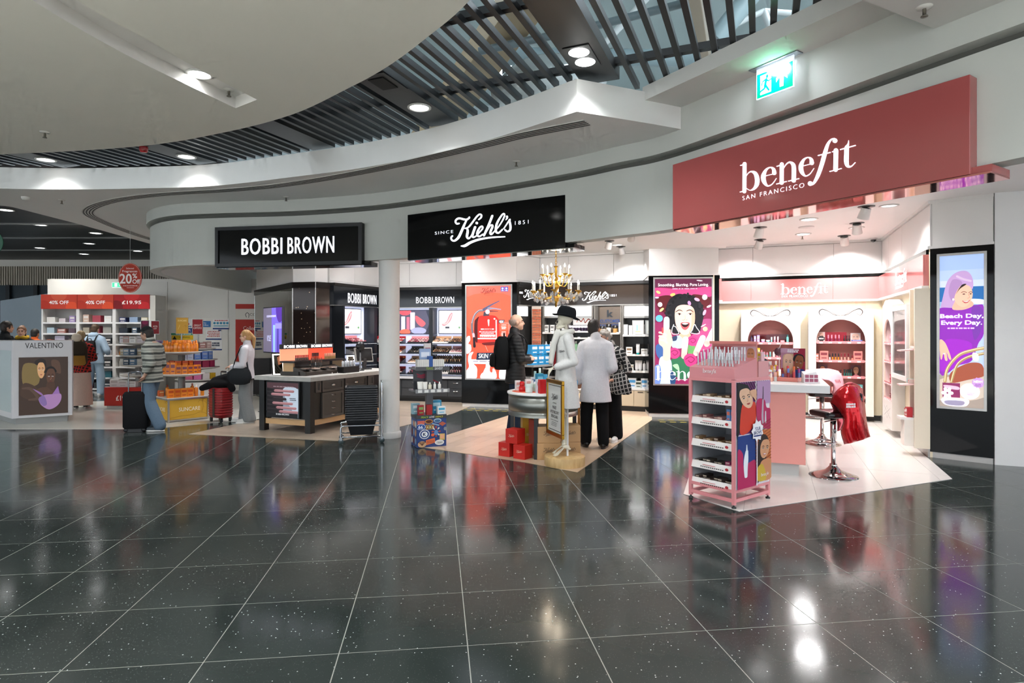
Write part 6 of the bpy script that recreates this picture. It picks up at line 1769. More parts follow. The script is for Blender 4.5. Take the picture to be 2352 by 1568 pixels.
for y,xa,xb in((1068,325,475),(1105,300,443),(1150,310,410),(1195,312,465),(1240,345,496),(1280,370,516)):
 A.stroke([(252,y-8),(xa,y)],28,'#181517');A.stroke([(xa,y),(xb,y+3)],26,'#8f6468' if y!=1150 else '#241d20');A.stroke([(xa,y-8),(xb,y-5)],6,'#b78a8c' if y!=1150 else '#3a3034')
lines(A,445,510,[1142,1158],8,'#2c3038',5);A.rect(250,1296,520,1340,'#141416');A.text('BOBBI BROWN',335,1300,446,1318,'#b9babd',bold=.01);A.build('poster_print',pn)
def shaker(x0,x1,z0,z1,handles,nm):
 """framed drawer or door on the right side face (local x = CW, running back along y)"""
 mb=MB();mb.box(CW-.02,CW-.005,x0,x1,z0,z1,'#46423e','satin')
 f=.035
 for a in((x0,x1,z0,z0+f),(x0,x1,z1-f,z1),(x0,x0+f,z0+f,z1-f),(x1-f,x1,z0+f,z1-f)):mb.box(CW-.005,CW+.008,a[0],a[1],a[2],a[3],'#4f4a46','satin')
 d=mb.build(nm,t)
 for hy,hz,cup in handles:
  mb=MB()
  if cup:mb.ell((CW+.005,hy,hz),(.022,.045,.02),12,6,'#c9c8c6','chrome')
  else:mb.tube([(CW+.006,hy-.04,hz),(CW+.024,hy-.03,hz-.005),(CW+.024,hy+.03,hz-.005),(CW+.006,hy+.04,hz)],.006,6,'#c9c8c6','chrome')
  mb.build('handle',d)
shaker(.11,.23,.60,.77,[],'side_panel')
shaker(.26,.76,.60,.77,[(.51,.69,True)],'drawer');shaker(.80,1.36,.60,.77,[(1.08,.69,True)],'drawer');shaker(1.40,1.56,.60,.77,[],'side_panel')
shaker(.26,.76,.20,.585,[(.51,.54-.1*k,False)for k in range(4)],'door');shaker(.80,1.36,.20,.585,[(1.08,.54-.1*k,False)for k in range(4)],'door')
CTZ=.84
def cpos(x,y,z=CTZ):return CP.world(x,y,z)
# tiered tester display on the counter, facing right
PD=Plane(Vector(cpos(.42,.14)).to_2d(),Vector(cpos(.42,1.36)).to_2d())
t=thing('tester_display','two tier lipstick tester display with glowing letters on the concrete counter','display',(PD.P.x,PD.P.y,CTZ),PD.rz)
L=PD.L
mb=MB();mb.box(0,L,-.22,.14,0,.06,'#2b2620','satin');mb.build('base',t,bevel=.004)
mb=MB();mb.add([(0.02,-.34,.0),(L*.8,-.34,.0),(L*.8,-.1,.0),(.02,-.1,0),(.02,-.34,.05),(L*.8,-.34,.05),(L*.8,-.1,.13),(.02,-.1,.13)],[(3,2,1,0),(4,5,6,7),(0,1,5,4),(1,2,6,5),(2,3,7,6),(3,0,4,7)],'#3a332d','satin');mb.build('lower_tray',t)
mb=MB();mb.box(0,L,-.14,.14,.19,.22,'#1d1b1a','satin');mb.box(0.02,.05,-.1,.1,.06,.19,'#c9a274','satin');mb.box(L-.05,L-.02,-.1,.1,.06,.19,'#c9a274','satin');mb.build('upper_shelf',t)
mb=MB();mb.box(0,L/2,.13,.15,.22,.40,'#f2a07c','screen');mb.box(L/2,L,.13,.15,.22,.40,'#e8543c','screen');mb.build('glowing_back',t)
for k in range(2):
 mb=MB();mb.box(L*k/2+.005,L*(k+1)/2-.005,.11,.16,.40,.475,'#15171d','satin');h_=mb.build('letter_board',t)
 mb=MB();a_=L*k/2+.05
 put_text(mb,'BOBBI',a_,.415,a_+(L/2-.1)*.45,.46,.1095,'#ffffff','glow',.002,bold=.01);put_text(mb,'BROWN',a_+(L/2-.1)*.52,.415,a_+(L/2-.1),.46,.1095,'#ffffff','glow',.002,bold=.01);mb.build('lettering',h_)
r=random.Random(5)
def dput(name,me,lb,cat,x,y,z):put(name,me,lb,cat,PD.world(x,y,CTZ+z),PD.rz,'testers on the concrete counter')
for k in range(9):dput('lipstick',pmesh('stick',.011,.085,'#1d1a1b','#c4282c'),ORD[k]+' red topped lipstick from left in the upper left lipstick row','lipstick',.14+.034*k,-.04,.22)
for k in range(5):dput('lip_gloss',pmesh('stick',.014,.11,'#e2401f','#5a1512'),ORD[k]+' red gloss tube from left in the middle of the upper tier','lip gloss',.56+.034*k,0,.22)
for k in range(8):dput('lipstick',pmesh('stick',.012,.095,'#b9945c','#d8a184'),ORD[k]+' gold and peach lipstick from left at the right of the upper tier','lipstick',.83+.035*k,-.03,.22)
for k in range(7):dput('brush',pmesh('stick',.007,.16,'#17161a','#7a4a30'),ORD[k]+' upright make-up brush from left on the lower tray','brush',.34+.04*k,-.17,.1)
for k in range(4):dput('makeup_palette',pmesh('palette',.13,.1,.02,'#c9b9b0' if k%2 else '#2a2624','#d6b08c,#8f5a4a,#e9c7b0,#5a3a30'),ORD[k]+' palette from left lying on the lower tester tray','palette',.12+.2*k,-.26,.085)
# lit mirrors
def mirror(label,x,y,rz,h,w_,lean):
 p=cpos(x,y)
 t=thing('makeup_mirror',label,'mirror',p,CP.rz+rz)
 R=Matrix.Rotation(lean,4,'X')
 mb=MB(R);mb.box(-w_/2,w_/2,0,.012,0.006,h,'#f4efe8','glow');mb.build('lit_frame',t)
 mb=MB(R);mb.box(-w_/2+.022,w_/2-.022,-.003,0,.028,h-.022,'#d8d2cc','mirror');mb.build('glass',t)
 mb=MB();mb.box(-w_/2,w_/2,0,abs(lean)*h*.9+.06,0,.008,'#2a2622','satin');mb.build('foot',t)
 mb=MB(Matrix.Translation((0,abs(lean)*h*.9+.04,0))@Matrix.Rotation(lean*-.4,4,'X'));mb.box(-w_*.4,w_*.4,0,.012,0.005,h*.75,'#2a2622','satin');mb.build('stay',t)
mirror('tall mirror with glowing white frame at the left end of the concrete counter',.28,.12,.9,.36,.16,-.45)
mirror('small glowing mirror beside the till on the concrete counter',.62,1.45,.9,.28,.13,-.35)
# till and accessories
t=thing('till_monitor','grey till monitor seen from the side near the white pillar','monitor',cpos(.55,1.9),CP.rz+1.1)
mb=MB(Matrix.Translation((0,0,.13))@Matrix.Rotation(-.25,4,'X'));mb.box(-.17,.17,-.02,.02,0,.26,'#8f8c86','satin');mb.build('screen_case',t,bevel=.006)
mb=MB(Matrix.Translation((0,0,.13))@Matrix.Rotation(-.25,4,'X'));mb.box(-.15,.15,-.022,-.02,.02,.24,'#17181b','gloss');mb.build('screen',t)
mb=MB();mb.box(-.1,.1,-.09,.09,0,.02,'#2a2a2b','satin');mb.box(-.03,.03,-.02,.04,.02,.2,'#2a2a2b','satin');mb.build('stand',t)
t=thing('pole_display','black round customer display on a pole beside the till','display',cpos(.72,1.55),CP.rz+.8)
mb=MB();mb.lathe([(.07,0),(.07,.012),(.014,.02),(.014,.36),(0,.36)],14,c='#16171a',m='satin');mb.build('pole',t)
mb=MB(Matrix.Translation((0,0,.42))@Matrix.Rotation(math.pi/2,4,'X'));mb.lathe([(.075,-.02),(.075,.02),(0,.02)],20,c='#16171a',m='satin');mb.build('disc',t)
t=thing('accessory_box','black open box of clear bottles on the concrete counter','box',cpos(.82,1.1),CP.rz+math.pi/2)
mb=MB();mb.box(-.2,.2,-.07,.07,0,.1,'#0e0e0f','satin');mb.build('box',t,bevel=.004)
for k in range(5):put('spray_bottle',pmesh('bottle',.02,.12,'#dfe4ea','#1a1a1c'),ORD[k]+' clear spray bottle from left in the black counter box','bottle',Vector(cpos(.82,1.1,CTZ+.1))+Vector((E1.x*(.07*k-.14),E1.y*(.07*k-.14),0)),0,'spray bottles in the black box')
for k in range(3):put('makeup_palette',pmesh('palette',.16,.12,.02,'#e9e4e4','#e07a5a,#d8a070'),ORD[k]+' open white palette between display and black box','palette',cpos(.68,.72+.13*k),CP.rz+1.2,'testers on the concrete counter')

# ---------------- standing screen by the mirror column
px_=Plane((at(597,763,11.6).x,11.75),(at(655,763,11.3).x,11.15))
t=thing('standing_screen','standing digital screen with purple picture before the mirrored column','screen',(px_.P.x,px_.P.y,0),px_.rz)
zt_,zb_s=1.98,1.11
mb=MB();mb.box(0,px_.L,0,.05,zb_s,zt_,'#2b2d33','satin');mb.build('case',t,bevel=.006)
A=Art((0,0,100,170),px_.L-.03,zt_-zb_s-.04,.015,zb_s+.02,-.0005,'screen');A.rect(0,0,100,170,'#6a6478');A.rect(46,0,100,170,'#6f5fc4');A.rect(54,66,66,170,'#8fb4e6');A.rect(66,60,100,80,'#8f86e2');A.rect(76,80,84,170,'#4a3a9a');A.blob([(70,0),(100,0),(100,50),(80,50)],'#4b2a8c');A.text('KYLIE',22,106,42,128,'#c9cdf6',bold=.01);lines(A,18,70,[32],8,'#b9b6e2',4);A.build('picture',t)
mb=MB();mb.box(px_.L/2-.05,px_.L/2+.05,.0,.05,.02,zb_s,'#161719','satin');mb.build('post',t)
mb=MB();mb.box(px_.L/2-.22,px_.L/2+.22,-.18,.22,0,.02,'#161719','satin');mb.build('foot',t)

# ---------------- basket trolley
bx,by=-2.08,8.42
tz=math.atan2(TB.y,TB.x)
t=thing('basket_trolley','chrome wheeled trolley carrying the stack of black baskets','trolley',(bx,by,0),.25)
CH='#b9bcbf'
W2,D2=.25,.19
mb=MB();mb.tube(catmull([(-W2-.02,-D2,.07),(-W2-.02,-D2,.2),(-W2+.02,-D2,.24),(W2*.0,-D2,.24),(W2,-D2,.24)],4),.011,8,CH,'chrome');mb.tube(catmull([(-W2-.02,D2,.07),(-W2-.02,D2,.2),(-W2+.02,D2,.24),(W2,D2,.24)],4),.011,8,CH,'chrome')
mb.tube([(-W2-.02,-D2,.09),(W2+.02,-D2,.09),(W2+.02,D2,.09),(-W2-.02,D2,.09)],.011,8,CH,'chrome',closed=True);mb.build('frame',t)
mb=MB();mb.tube(catmull([(W2+.02,-D2,.08),(W2+.02,-D2,.76),(W2+.02,-D2+.05,.82),(W2+.02,D2-.05,.82),(W2+.02,D2,.76),(W2+.02,D2,.08)],5),.011,8,CH,'chrome');mb.build('handle',t)
for x_ in(-W2-.02,W2+.02):
 for y_ in(-D2,D2):
  mb=MB(Matrix.Translation((x_,y_,.035))@Matrix.Rotation(math.pi/2,4,'X'));mb.lathe([(.0,-.012),(.035,-.012),(.035,.012),(0,.012)],14,c='#3c4a4c',m='satin');mb.build('castor',t)
  mb=MB();mb.box(x_-.018,x_+.018,y_-.016,y_+.016,.05,.085,'#8f9294','metal');mb.build('fork',t)
def basket_mesh():
 mb=MB()
 for z0,z1,a0,a1 in((0,.215,.86,1.0),):
  w0,d0,w1,d1=.17*a0,.125*a0,.2,.15
  for s_,th in((1,0),(-1,.006)):
   q0=[(-w0+th,-d0+th,z0+th),(w0-th,-d0+th,z0+th),(w0-th,d0-th,z0+th),(-w0+th,d0-th,z0+th)];q1=[(-w1+th,-d1+th,z1),(w1-th,-d1+th,z1),(w1-th,d1-th,z1),(-w1+th,d1-th,z1)]
   fs=[(0,1,5,4),(1,2,6,5),(2,3,7,6),(3,0,4,7),(3,2,1,0)]
   mb.add(q0+q1,fs,'#17171a','satin')
 for a in((-.215,.215,-.165,-.145),(-.215,.215,.145,.165),(-.215,-.195,-.145,.145),(.195,.215,-.145,.145)):mb.box(a[0],a[1],a[2],a[3],.208,.222,'#2a2a2d','satin')
 return mb.mesh('shopping_basket')
bmsh=basket_mesh()
NB=15
for k in range(NB):
 put('shopping_basket',bmsh,('topmost black plastic shopping basket on the trolley' if k==NB-1 else 'bottom black plastic shopping basket of the trolley stack' if k==0 else ORD[NB-1-k]+' black plastic basket from the top of the trolley stack'),'basket',(bx,by,.1015+.031*k),.25,'black shopping baskets on the trolley')
# ================================================================== FREE-STANDING FURNITURE OF THE SHOPS
# ---------------- round table
tx,ty,TR_=.386,7.56,.44
t=thing('round_table','round steel sided display table with white top before the white coats','table',(tx,ty,0))
mb=MB();mb.lathe([(TR_+.005,.752),(TR_+.005,.772),(TR_-.005,.776),(0,.776)],48,c='#efedea',m='satin');mb.build('table_top',t)
mb=MB();mb.lathe([(TR_-.01,.49),(TR_-.01,.545),(TR_-.016,.547),(TR_-.016,.551),(TR_-.01,.553),(TR_-.01,.715),(TR_-.016,.717),(TR_-.016,.721),(TR_-.01,.723),(TR_-.01,.752)],48,c='#8f908a',m='brushed');mb.build('drum',t)
for a_ in(-1.83,-.2,1.3,2.9):
 mb=MB();mb.cbox((TR_-.05)*math.cos(a_),(TR_-.05)*math.sin(a_),0,.045,.045,.49,'#121212','satin',a_);mb.build('leg',t)
mb=MB();mb.lathe([(.3,.02),(.3,.03),(0,.03)],24,c='#2a2622',m='satin')
TZ=.776
TG='products on the round table'
def tput(name,me,lb,cat,px,py,rz=0.0,D=None):
 D=D or(EYE-TZ)*F/(py-HY)
 put(name,me,lb,cat,((px-CX)/F*D,D,TZ),rz,TG)
mb=MB();mb.lathe([(.2,.001),(.2,.004),(0,.004)],24,c='#f0694c',m='card');tag(mb.build('round_mat',loc=(.2,7.5,TZ-.001)),'coral paper mat on the round table','mat')
t=thing('red_jar_pyramid','small red jar stacked on a larger red jar on the round table','jar',((1199-CX)/F*7.45,7.45,TZ+.004),0,TG)
mb=MB();mb.lathe([(.036,0),(.04,.005),(.04,.055),(.03,.065)],16,c='#d32020',m='gloss');mb.build('lower_jar',t);mb=MB();mb.lathe([(.026,.065),(.03,.07),(.03,.11),(.022,.12),(0,.12)],16,c='#d32020',m='gloss');mb.build('upper_jar',t)
for px,D_,me,lb,cat,nm in((1215,7.32,pmesh('jar',.045,.1,'#e4efe9','#d4e2dc'),'frosted glass jar with pale lid at the front of the round table','jar','cream_jar'),(1189,7.6,pmesh('box',.06,.05,.12,'#f0eeec','#d9a49a'),'small white carton at the left of the round table','box','product_box'),(1198,7.72,pmesh('box',.06,.05,.1,'#f0eeec','#d9a49a'),'small white carton behind the red jars','box','product_box'),
        (1213,7.68,pmesh('box',.07,.05,.13,'#f2efee','#e2b5ac'),'white carton behind the frosted jar','box','product_box'),(1223,7.5,pmesh('bottle',.028,.13,'#dfe6e2','#f2f0ee'),'clear pump bottle on the round table','bottle','white_bottle'),(1229,7.42,pmesh('bottle',.024,.12,'#b9d4c4','#f2f0ee'),'pale green bottle on the round table','bottle','green_bottle'),
        (1245,7.24,pmesh('box',.075,.075,.165,'#cf1a1f',None),'tall red carton leaning beside the gold frame','box','product_box'),(1237,7.32,pmesh('box',.06,.06,.16,'#dfe7ee','#d32b2b'),'white and red carton beside the tall red one','box','product_box'),(1239,7.75,pmesh('box',.09,.07,.2,'#1e8fb5','#7cc7dd'),'teal carton at the back of the round table','box','product_box'),(1226,7.82,pmesh('box',.07,.05,.15,'#e9ebee','#6c86b8'),'white and blue carton at the back of the round table','box','product_box'),
        (1251,7.78,pmesh('tube',.035,.19,'#3f9fca','#e9eef0'),'blue cream tube at the back of the round table','tube','cream_tube'),(1320,7.4,pmesh('bottle',.038,.2,'#2f9bd0','#2f9bd0'),'bright blue bottle at the right of the round table','bottle','blue_bottle'),(1310,7.62,pmesh('box',.07,.06,.18,'#58b4dc','#d4ecf6'),'light blue carton at the right of the round table','box','product_box'),(1240,7.9,pmesh('bottle',.035,.26,'#5fae7c','#e6efe8'),'tall green glass bottle at the back of the round table','bottle','green_bottle'),(1229,7.93,pmesh('stick',.02,.22,'#dfe9ea','#aac9c9'),'clear glass tube at the back of the round table','tube','glass_tube')):
 put(nm,me,lb,cat,((px-CX)/F*D_,D_,TZ+(.004 if px<1232 and D_<7.7 else 0)),.3,TG)
# boxes under the table
def gift(label,x,y,z,s,c,rz,group,logo='#f2c9b0'):
 t=thing('carton',label,'box',(x,y,z),rz,group)
 sx,sy,sz=s
 mb=MB();mb.box(-sx/2,sx/2,-sy/2,sy/2,0,sz,c,'card');mb.build('box',t,bevel=.003)
 mb=MB();put_logo(mb,KLOGO,-sx*.25,sz*.42,sx*.5,-sy/2-.0008,logo,'card');mb.build('logo',t)
RB='#c4251c'
g0='red gift cartons under the round table'
gift('red gift carton on top of two others under the round table',.04,7.36,.1705,(.17,.17,.17),RB,-.62,g0)
gift('lower left red gift carton under the round table',-.05,7.42,0.004,(.165,.165,.165),RB,-.62,g0)
gift('lower right red gift carton beside the front table leg',.13,7.26,0.004,(.165,.165,.165),RB,-.62,g0)
gift('upright thin red carton behind the front table leg',.26,7.5,.004,(.05,.2,.42),'#b01c18',.3,g0)
gift('yellow carton behind the red cartons under the table',.2,7.74,.004,(.16,.12,.46),'#c99a2e',.2,'kraft cartons under the round table')
KR='#bf9566'
g1='kraft cartons under the round table'
for k,(x,y,z,s,lb)in enumerate(((.43,7.28,.004,(.28,.26,.195),'lower left kraft carton under the round table'),(.69,7.36,.004,(.24,.26,.195),'lower right kraft carton behind the wooden stand'),(.43,7.29,.2,(.27,.26,.19),'upper left kraft carton under the round table'),(.69,7.37,.2,(.24,.26,.19),'upper right kraft carton behind the skeleton leg'))):
 gift(lb,x,y,z,s,KR,.04,g1,'#3a2a1c')
t=thing('wooden_stand','plain wooden stand standing behind the round table','stand',(.98,8.35,.004),.3)
for x_ in(-.05,.05):
 for y_ in(-.05,.05):
  mb=MB();mb.box(x_-.014,x_+.014,y_-.014,y_+.014,0,.5,'#b9854a','satin');mb.build('leg',t)
mb=MB();mb.box(-.08,.08,-.08,.08,.5,.53,'#b9854a','satin');mb.build('top',t)

# ---------------- gold framed notice
pf=Plane((.405,7.0),(.55,6.53))
t=thing('gold_frame','gold framed notice hanging at an angle before the round table','picture frame',(pf.P.x,pf.P.y,0),pf.rz)
z0,z1,L,f=.35,.975,pf.L,.045
mb=MB()
for a in((0,L,z0,z0+f),(0,L,z1-f,z1),(0,f,z0+f,z1-f),(L-f,L,z0+f,z1-f)):mb.box(a[0],a[1],-.015,.015,a[2],a[3],'#b98c34','metal')
mb.build('frame',t,bevel=.006)
mb=MB();mb.box(f,L-f,-.004,.008,z0+f,z1-f,'#d9d8d2','card');mb.build('sheet',t)
A=Art((0,0,100,130),L-2*f,z1-z0-2*f,f,z0+f,-.0045,'print');A.rect(6,4,94,6,'#54524e');A.rect(6,124,94,126,'#54524e')
art_logo(A,KLOGO,26,44,48,'#2b2926',None,.8);lines(A,36,64,[52],2,'#6b6964',3)
A.text('FINEST',36,60,66,68,'#3a3834',bold=.01);A.text('APOTHECARY',18,72,84,80,'#3a3834',bold=.01);A.text('SKINCARE',26,84,76,92,'#3a3834',bold=.01);lines(A,22,80,[98],1.6,'#6b6964',4);lines(A,30,72,[104,108,112],1.6,'#7d7b76',5);A.build('print',t)

# ---------------- travel display cube
pc=Plane((-1.229,7.89),(-.868,8.05));L=pc.L;dp=.30
t=thing('travel_display','tiered travel display on a sticker covered blue cube beside the pillar','display stand',(pc.P.x,pc.P.y,0.004),pc.rz)
zc_=.405
mb=MB();mb.box(0,L,0,dp,0,zc_,'#24407e','card');mb.build('cube',t)
mb=MB();mb.box(-.004,L+.004,-.004,dp+.004,zc_-.035,zc_+.012,'#33343a','satin');b_=mb.build('cube_rim',t)
mb=MB();put_text(mb,'PEACE',L*.13,zc_-.025,L*.38,zc_-.002,-.0046,'#9ac23c','print',shear=.2,bold=.02);put_text(mb,'LOVE',L*.41,zc_-.025,L*.59,zc_-.002,-.0046,'#eef0f2','print',shear=.2,bold=.02);put_text(mb,"KIEHL'S",L*.62,zc_-.025,L*.88,zc_-.002,-.0046,'#c9c23c','print',shear=.2,bold=.02);mb.build('lettering',b_)
A=Art((215,1110,590,1510),L,zc_-.035,0,0,-.0008,'print')
def stamp(shape,*a):getattr(A,shape)(*a)
A.rect(220,1135,310,1185,'#d06a5a');A.ell_(365,1150,52,32,'#c58a3a');A.ell_(365,1150,40,22,'#5a2b20');A.ell_(475,1142,50,30,'#a9c2d8');A.ell_(475,1146,40,20,'#3f6a94');A.poly([(490,1190),(540,1160),(588,1190),(540,1225)],'#b5604a');A.stroke([(410,1180),(450,1195),(490,1210)],16,'#8fb0d0')
A.ell_(262,1220,60,42,'#c9d3e2');A.ell_(262,1220,53,36,'#2b4f94');A.text('66',230,1198,288,1246,'#e6ecf4',bold=.02);A.rect(325,1195,432,1260,'#c09a5c');
for k in range(3):A.rect(332+34*k,1204,360+34*k,1250,('#7d4a34','#4a7a5a','#8f3a34')[k]);A.ell_(346+34*k,1228,9,14,'#e2c98a')
A.ell_(308,1325,66,66,'#e9ecf0');A.ell_(308,1325,56,56,'#23407e');A.ell_(308,1325,40,40,'#e9ecf0');A.text('K',288,1305,328,1346,'#1b2c54',bold=.04)
for k in range(8):A.stroke([(455+28*math.cos(k*.785),1295+40*math.sin(k*.785)),(455+48*math.cos(k*.785),1295+66*math.sin(k*.785))],[8,22],'#e6e2dc' if k%2 else '#c9584a')
A.ell_(455,1310,26,38,'#5f8ac0');A.ell_(412,1340,22,22,'#e0663c');A.rect(500,1330,568,1420,'#c9b46a');A.rect(510,1345,558,1400,'#e0a884');A.poly([(322,1410),(438,1382),(444,1450),(330,1478)],'#d8714a');lines(A,335,430,[1425,1445],7,'#8f3a24',8)
A.ell_(274,1462,54,44,'#caa27c');
for k in range(5):A.stroke([(274,1480),(235+20*k,1430)],[4,9],'#5a3422')
A.ell_(496,1450,60,38,'#e6e6e4');A.ell_(496,1450,52,30,'#cfd2d4');art_logo(A,KLOGO,462,1466,68,'#2b2b2c',None,.9);A.ell_(570,1260,20,26,'#8a8f98');A.build('stickers',t)
A=Art((0,0,100,100),dp,zc_-.035,0,0,-.0008,'print',T=Matrix.Rotation(-math.pi/2,4,'Z')@Matrix.Translation((-dp,0,0)))
for q in range(9):A.ell_(20+30*(q%3),20+30*(q//3),13,11,('#8fa6c4','#c9946a','#d8d2c4','#7a3a34')[q%4],q*.4)
A.build('side_stickers',t)
mb=MB();mb.box(L*.4,L*.62,dp*.35,dp*.6,zc_+.012,1.02,'#595a5e','satin');mb.build('post',t)
for z,nm in((.74,'middle_tray'),(1.03,'top_tray')):
 mb=MB();mb.box(-.03,L+.03,-.04,dp+.02,z-.02,z,'#6b6c6e','satin');q=mb.build(nm,t)
 mb=MB();mb.box(-.03,L+.03,-.046,-.04,z-.03,z+.02,'#4a4b4e' if z>1 else '#8b8c8e','satin');q2=mb.build('tray_edge',q)
 if z<1:
  mb=MB()
  for k in range(5):mb.box(.0+.085*k,.055+.085*k,-.048,-.046,z-.024,z+.012,'#e4e4e2','card')
  tag(mb.build('price_tickets',q),kind='stuff')
 else:
  mb=MB();put_text(mb,'TRAVEL',L*.28,z-.02,L*.52,z+.012,-.0465,'#8fae3c','print',shear=.2,bold=.01);put_text(mb,'SAVES!!',L*.56,z-.02,L*.84,z+.012,-.0465,'#e6e8ea','print',shear=.2,bold=.01);mb.build('lettering',q)
mb=MB();mb.box(0,L,dp*.62,dp*.66,.74,1.01,'#3b3c42','satin');q=mb.build('back_board',t)
A=Art((0,0,100,60),L,.26,0,.745,dp*.62-.001,'print');A.stroke([(12,14),(26,20),(40,18),(60,30),(90,44)],[3,6,8,5,3],'#9c3048');A.stroke([(14,22),(30,26),(46,22)],4,'#9c3048');A.build('signature',q)
VG='travel sizes on the tiered travel display'
for k in range(14):
 x_=.02+.026*k
 if 6<=k<=7:continue
 put('travel_box',pmesh('box',.024,.1,.11,'#dedcd6',None),ORD[k if k<6 else k-2]+' slim white carton from left on top of the travel display','box',pc.world(x_,.06,1.034),pc.rz,VG)
put('travel_box',pmesh('box',.05,.1,.155,'#24559c',None),'blue carton in the middle of the top travel tray','box',pc.world(.189,.06,1.034),pc.rz,VG)
put('travel_box',pmesh('box',.15,.04,.25,'#93a9cc','#dde3ee'),'pale blue carton standing behind the top travel tray','box',pc.world(.15,.16,1.034),pc.rz,VG)
put('travel_box',pmesh('box',.09,.04,.32,'#d9d0ce','#b06a74'),'tall pale card standing at the back of the travel display','card',pc.world(.2,.22,1.034),pc.rz,VG)
for k,me in enumerate((pmesh('tube',.036,.115,'#eeebe4','#dedad2'),pmesh('tube',.03,.11,'#eeebe4','#dedad2'),pmesh('bottle',.025,.1,'#e9e2cc','#f2efe8'),pmesh('bottle',.02,.105,'#ecebe6','#f2f0ec'),pmesh('bottle',.022,.105,'#ecebe6','#f2f0ec'))):
 put('travel_bottle',me,ORD[k]+' white travel bottle from left on the middle travel tray','bottle',pc.world(.05+.065*k,.03,.744),pc.rz,VG)
for x_,y_,me,lb in((.03,.05,pmesh('box',.075,.06,.13,'#9a1418','#7fa65a'),'red and green carton left on the sticker cube'),(.14,.05,pmesh('box',.075,.06,.13,'#a5161a',None),'dark red carton on the sticker cube'),(.28,.2,pmesh('box',.13,.1,.17,'#2f9cc9','#bfe2f0'),'larger blue carton right on the sticker cube'),(.31,.06,pmesh('box',.11,.07,.1,'#e9f0f2','#3fb0d8'),'white and blue carton right at the front of the sticker cube'),(.0,.2,pmesh('box',.1,.08,.14,'#8fb9c4','#e9f0f2'),'pale blue carton left at the back of the sticker cube')):
 put('travel_box',me,lb,'box',pc.world(x_+.03,y_,.421),pc.rz,VG)

# ---------------- brow cabinet
pb=Plane((1.603,5.53),(1.883,5.16));L=pb.L;dp=.557
PKF_='#e08f92'
t=thing('brow_cabinet','pink wheeled brow bar cabinet with grey shelves at the white floor edge','cabinet',(pb.P.x,pb.P.y,.004),pb.rz)
r_=.014
mb=MB()
for x_ in(0,L-.028):
 for y_ in(0,dp-.028):mb.box(x_,x_+.028,y_,y_+.028,.03,1.09,PKF_,'satin')
for z in(.05,.13,1.065):
 for y_ in(0,dp-.028):mb.box(0.028,L-.028,y_,y_+.028,z,z+.028,PKF_,'satin')
 for x_ in(0,L-.028):mb.box(x_,x_+.028,.028,dp-.028,z,z+.028,PKF_,'satin')
mb.build('frame',t)
for x_ in(.014,L-.014):
 for y_ in(.014,dp-.014):
  mb=MB();mb.lathe([(.02,0),(.02,.012),(.008,.016),(.008,.03)],12,(x_,y_,0),'#1b1b1c','satin');mb.build('foot',t)
GRY='#b4b6ba'
mb=MB();mb.box(.028,L-.028,dp-.03,dp-.02,.158,1.065,GRY,'satin');mb.box(.02,.028,.02,dp-.02,.158,1.065,GRY,'satin');mb.box(L-.028,L-.02,.02,dp-.02,.158,1.065,GRY,'satin');mb.build('lining',t)
mb=MB();mb.box(0,L,0,dp,1.093,1.10,PKF_,'satin');mb.build('top_panel',t)
SZ=[.915,.722,.527,.334,.182]
for i,z in enumerate(SZ):
 mb=MB();mb.box(.028,L-.028,.02,dp-.03,z-.02,z,'#a9abb0','satin');s_=mb.build('shelf',t)
 mb=MB();mb.add([(.028,.0,z-.045),(L-.028,.0,z-.045),(L-.028,.018,z+.015),(.028,.018,z+.015),(.028,.02,z-.045),(L-.028,.02,z-.045),(L-.028,.022,z+.015),(.028,.022,z+.015)],[(0,1,2,3),(4,7,6,5),(0,3,7,4),(1,5,6,2),(3,2,6,7),(0,4,5,1)],'#e9e2de','card');e_=mb.build('price_strip',s_)
 A=Art((0,0,100,14),L-.06,.045,.03,z-.04,-.004,'print');A.T=Matrix()
 A.y=-.0015
 for k in range(12):A.rect(24+5*k,8,27+5*k,11,'#4a4240')
 A.rect(30,3,62,5,'#d88a8c');A.ell_(90,6,4,4,'#b5343c');A.build('strip_print',e_)
 for k in range(7):
  lb=ORD[k]+' flat make-up pack from left on the '+['top','second','middle','fourth','bottom'][i]+' shelf of the brow cabinet'
  c_=(('#a98a6a','#8f6a4e'),('#c08a86','#a86a6a'),('#9c7a56','#6b4a3a'),('#4b443c','#2f2a28'),('#5a4a44','#3a302c'))[i][k%2]
  if i==3 and k>4:c_='#c2487c'
  put('brow_product',pmesh('box',.045,.1,.018+.008*((k+i)%3),c_,'#d9c9b4'),lb,'make-up',pb.world(.055+.058*k,.1+.03*(k%2),z+.004),pb.rz,'brow products in the pink cabinet')
for k in range(2):put('product_box',pmesh('box',.035,.04,.11,'#5f8ac0','#e0745a'),('left' if k==0 else 'right')+' tall blue carton on the second shelf of the brow cabinet','box',pb.world(L-.085+.04*k,.06,SZ[1]+.004),pb.rz,'brow products in the pink cabinet')
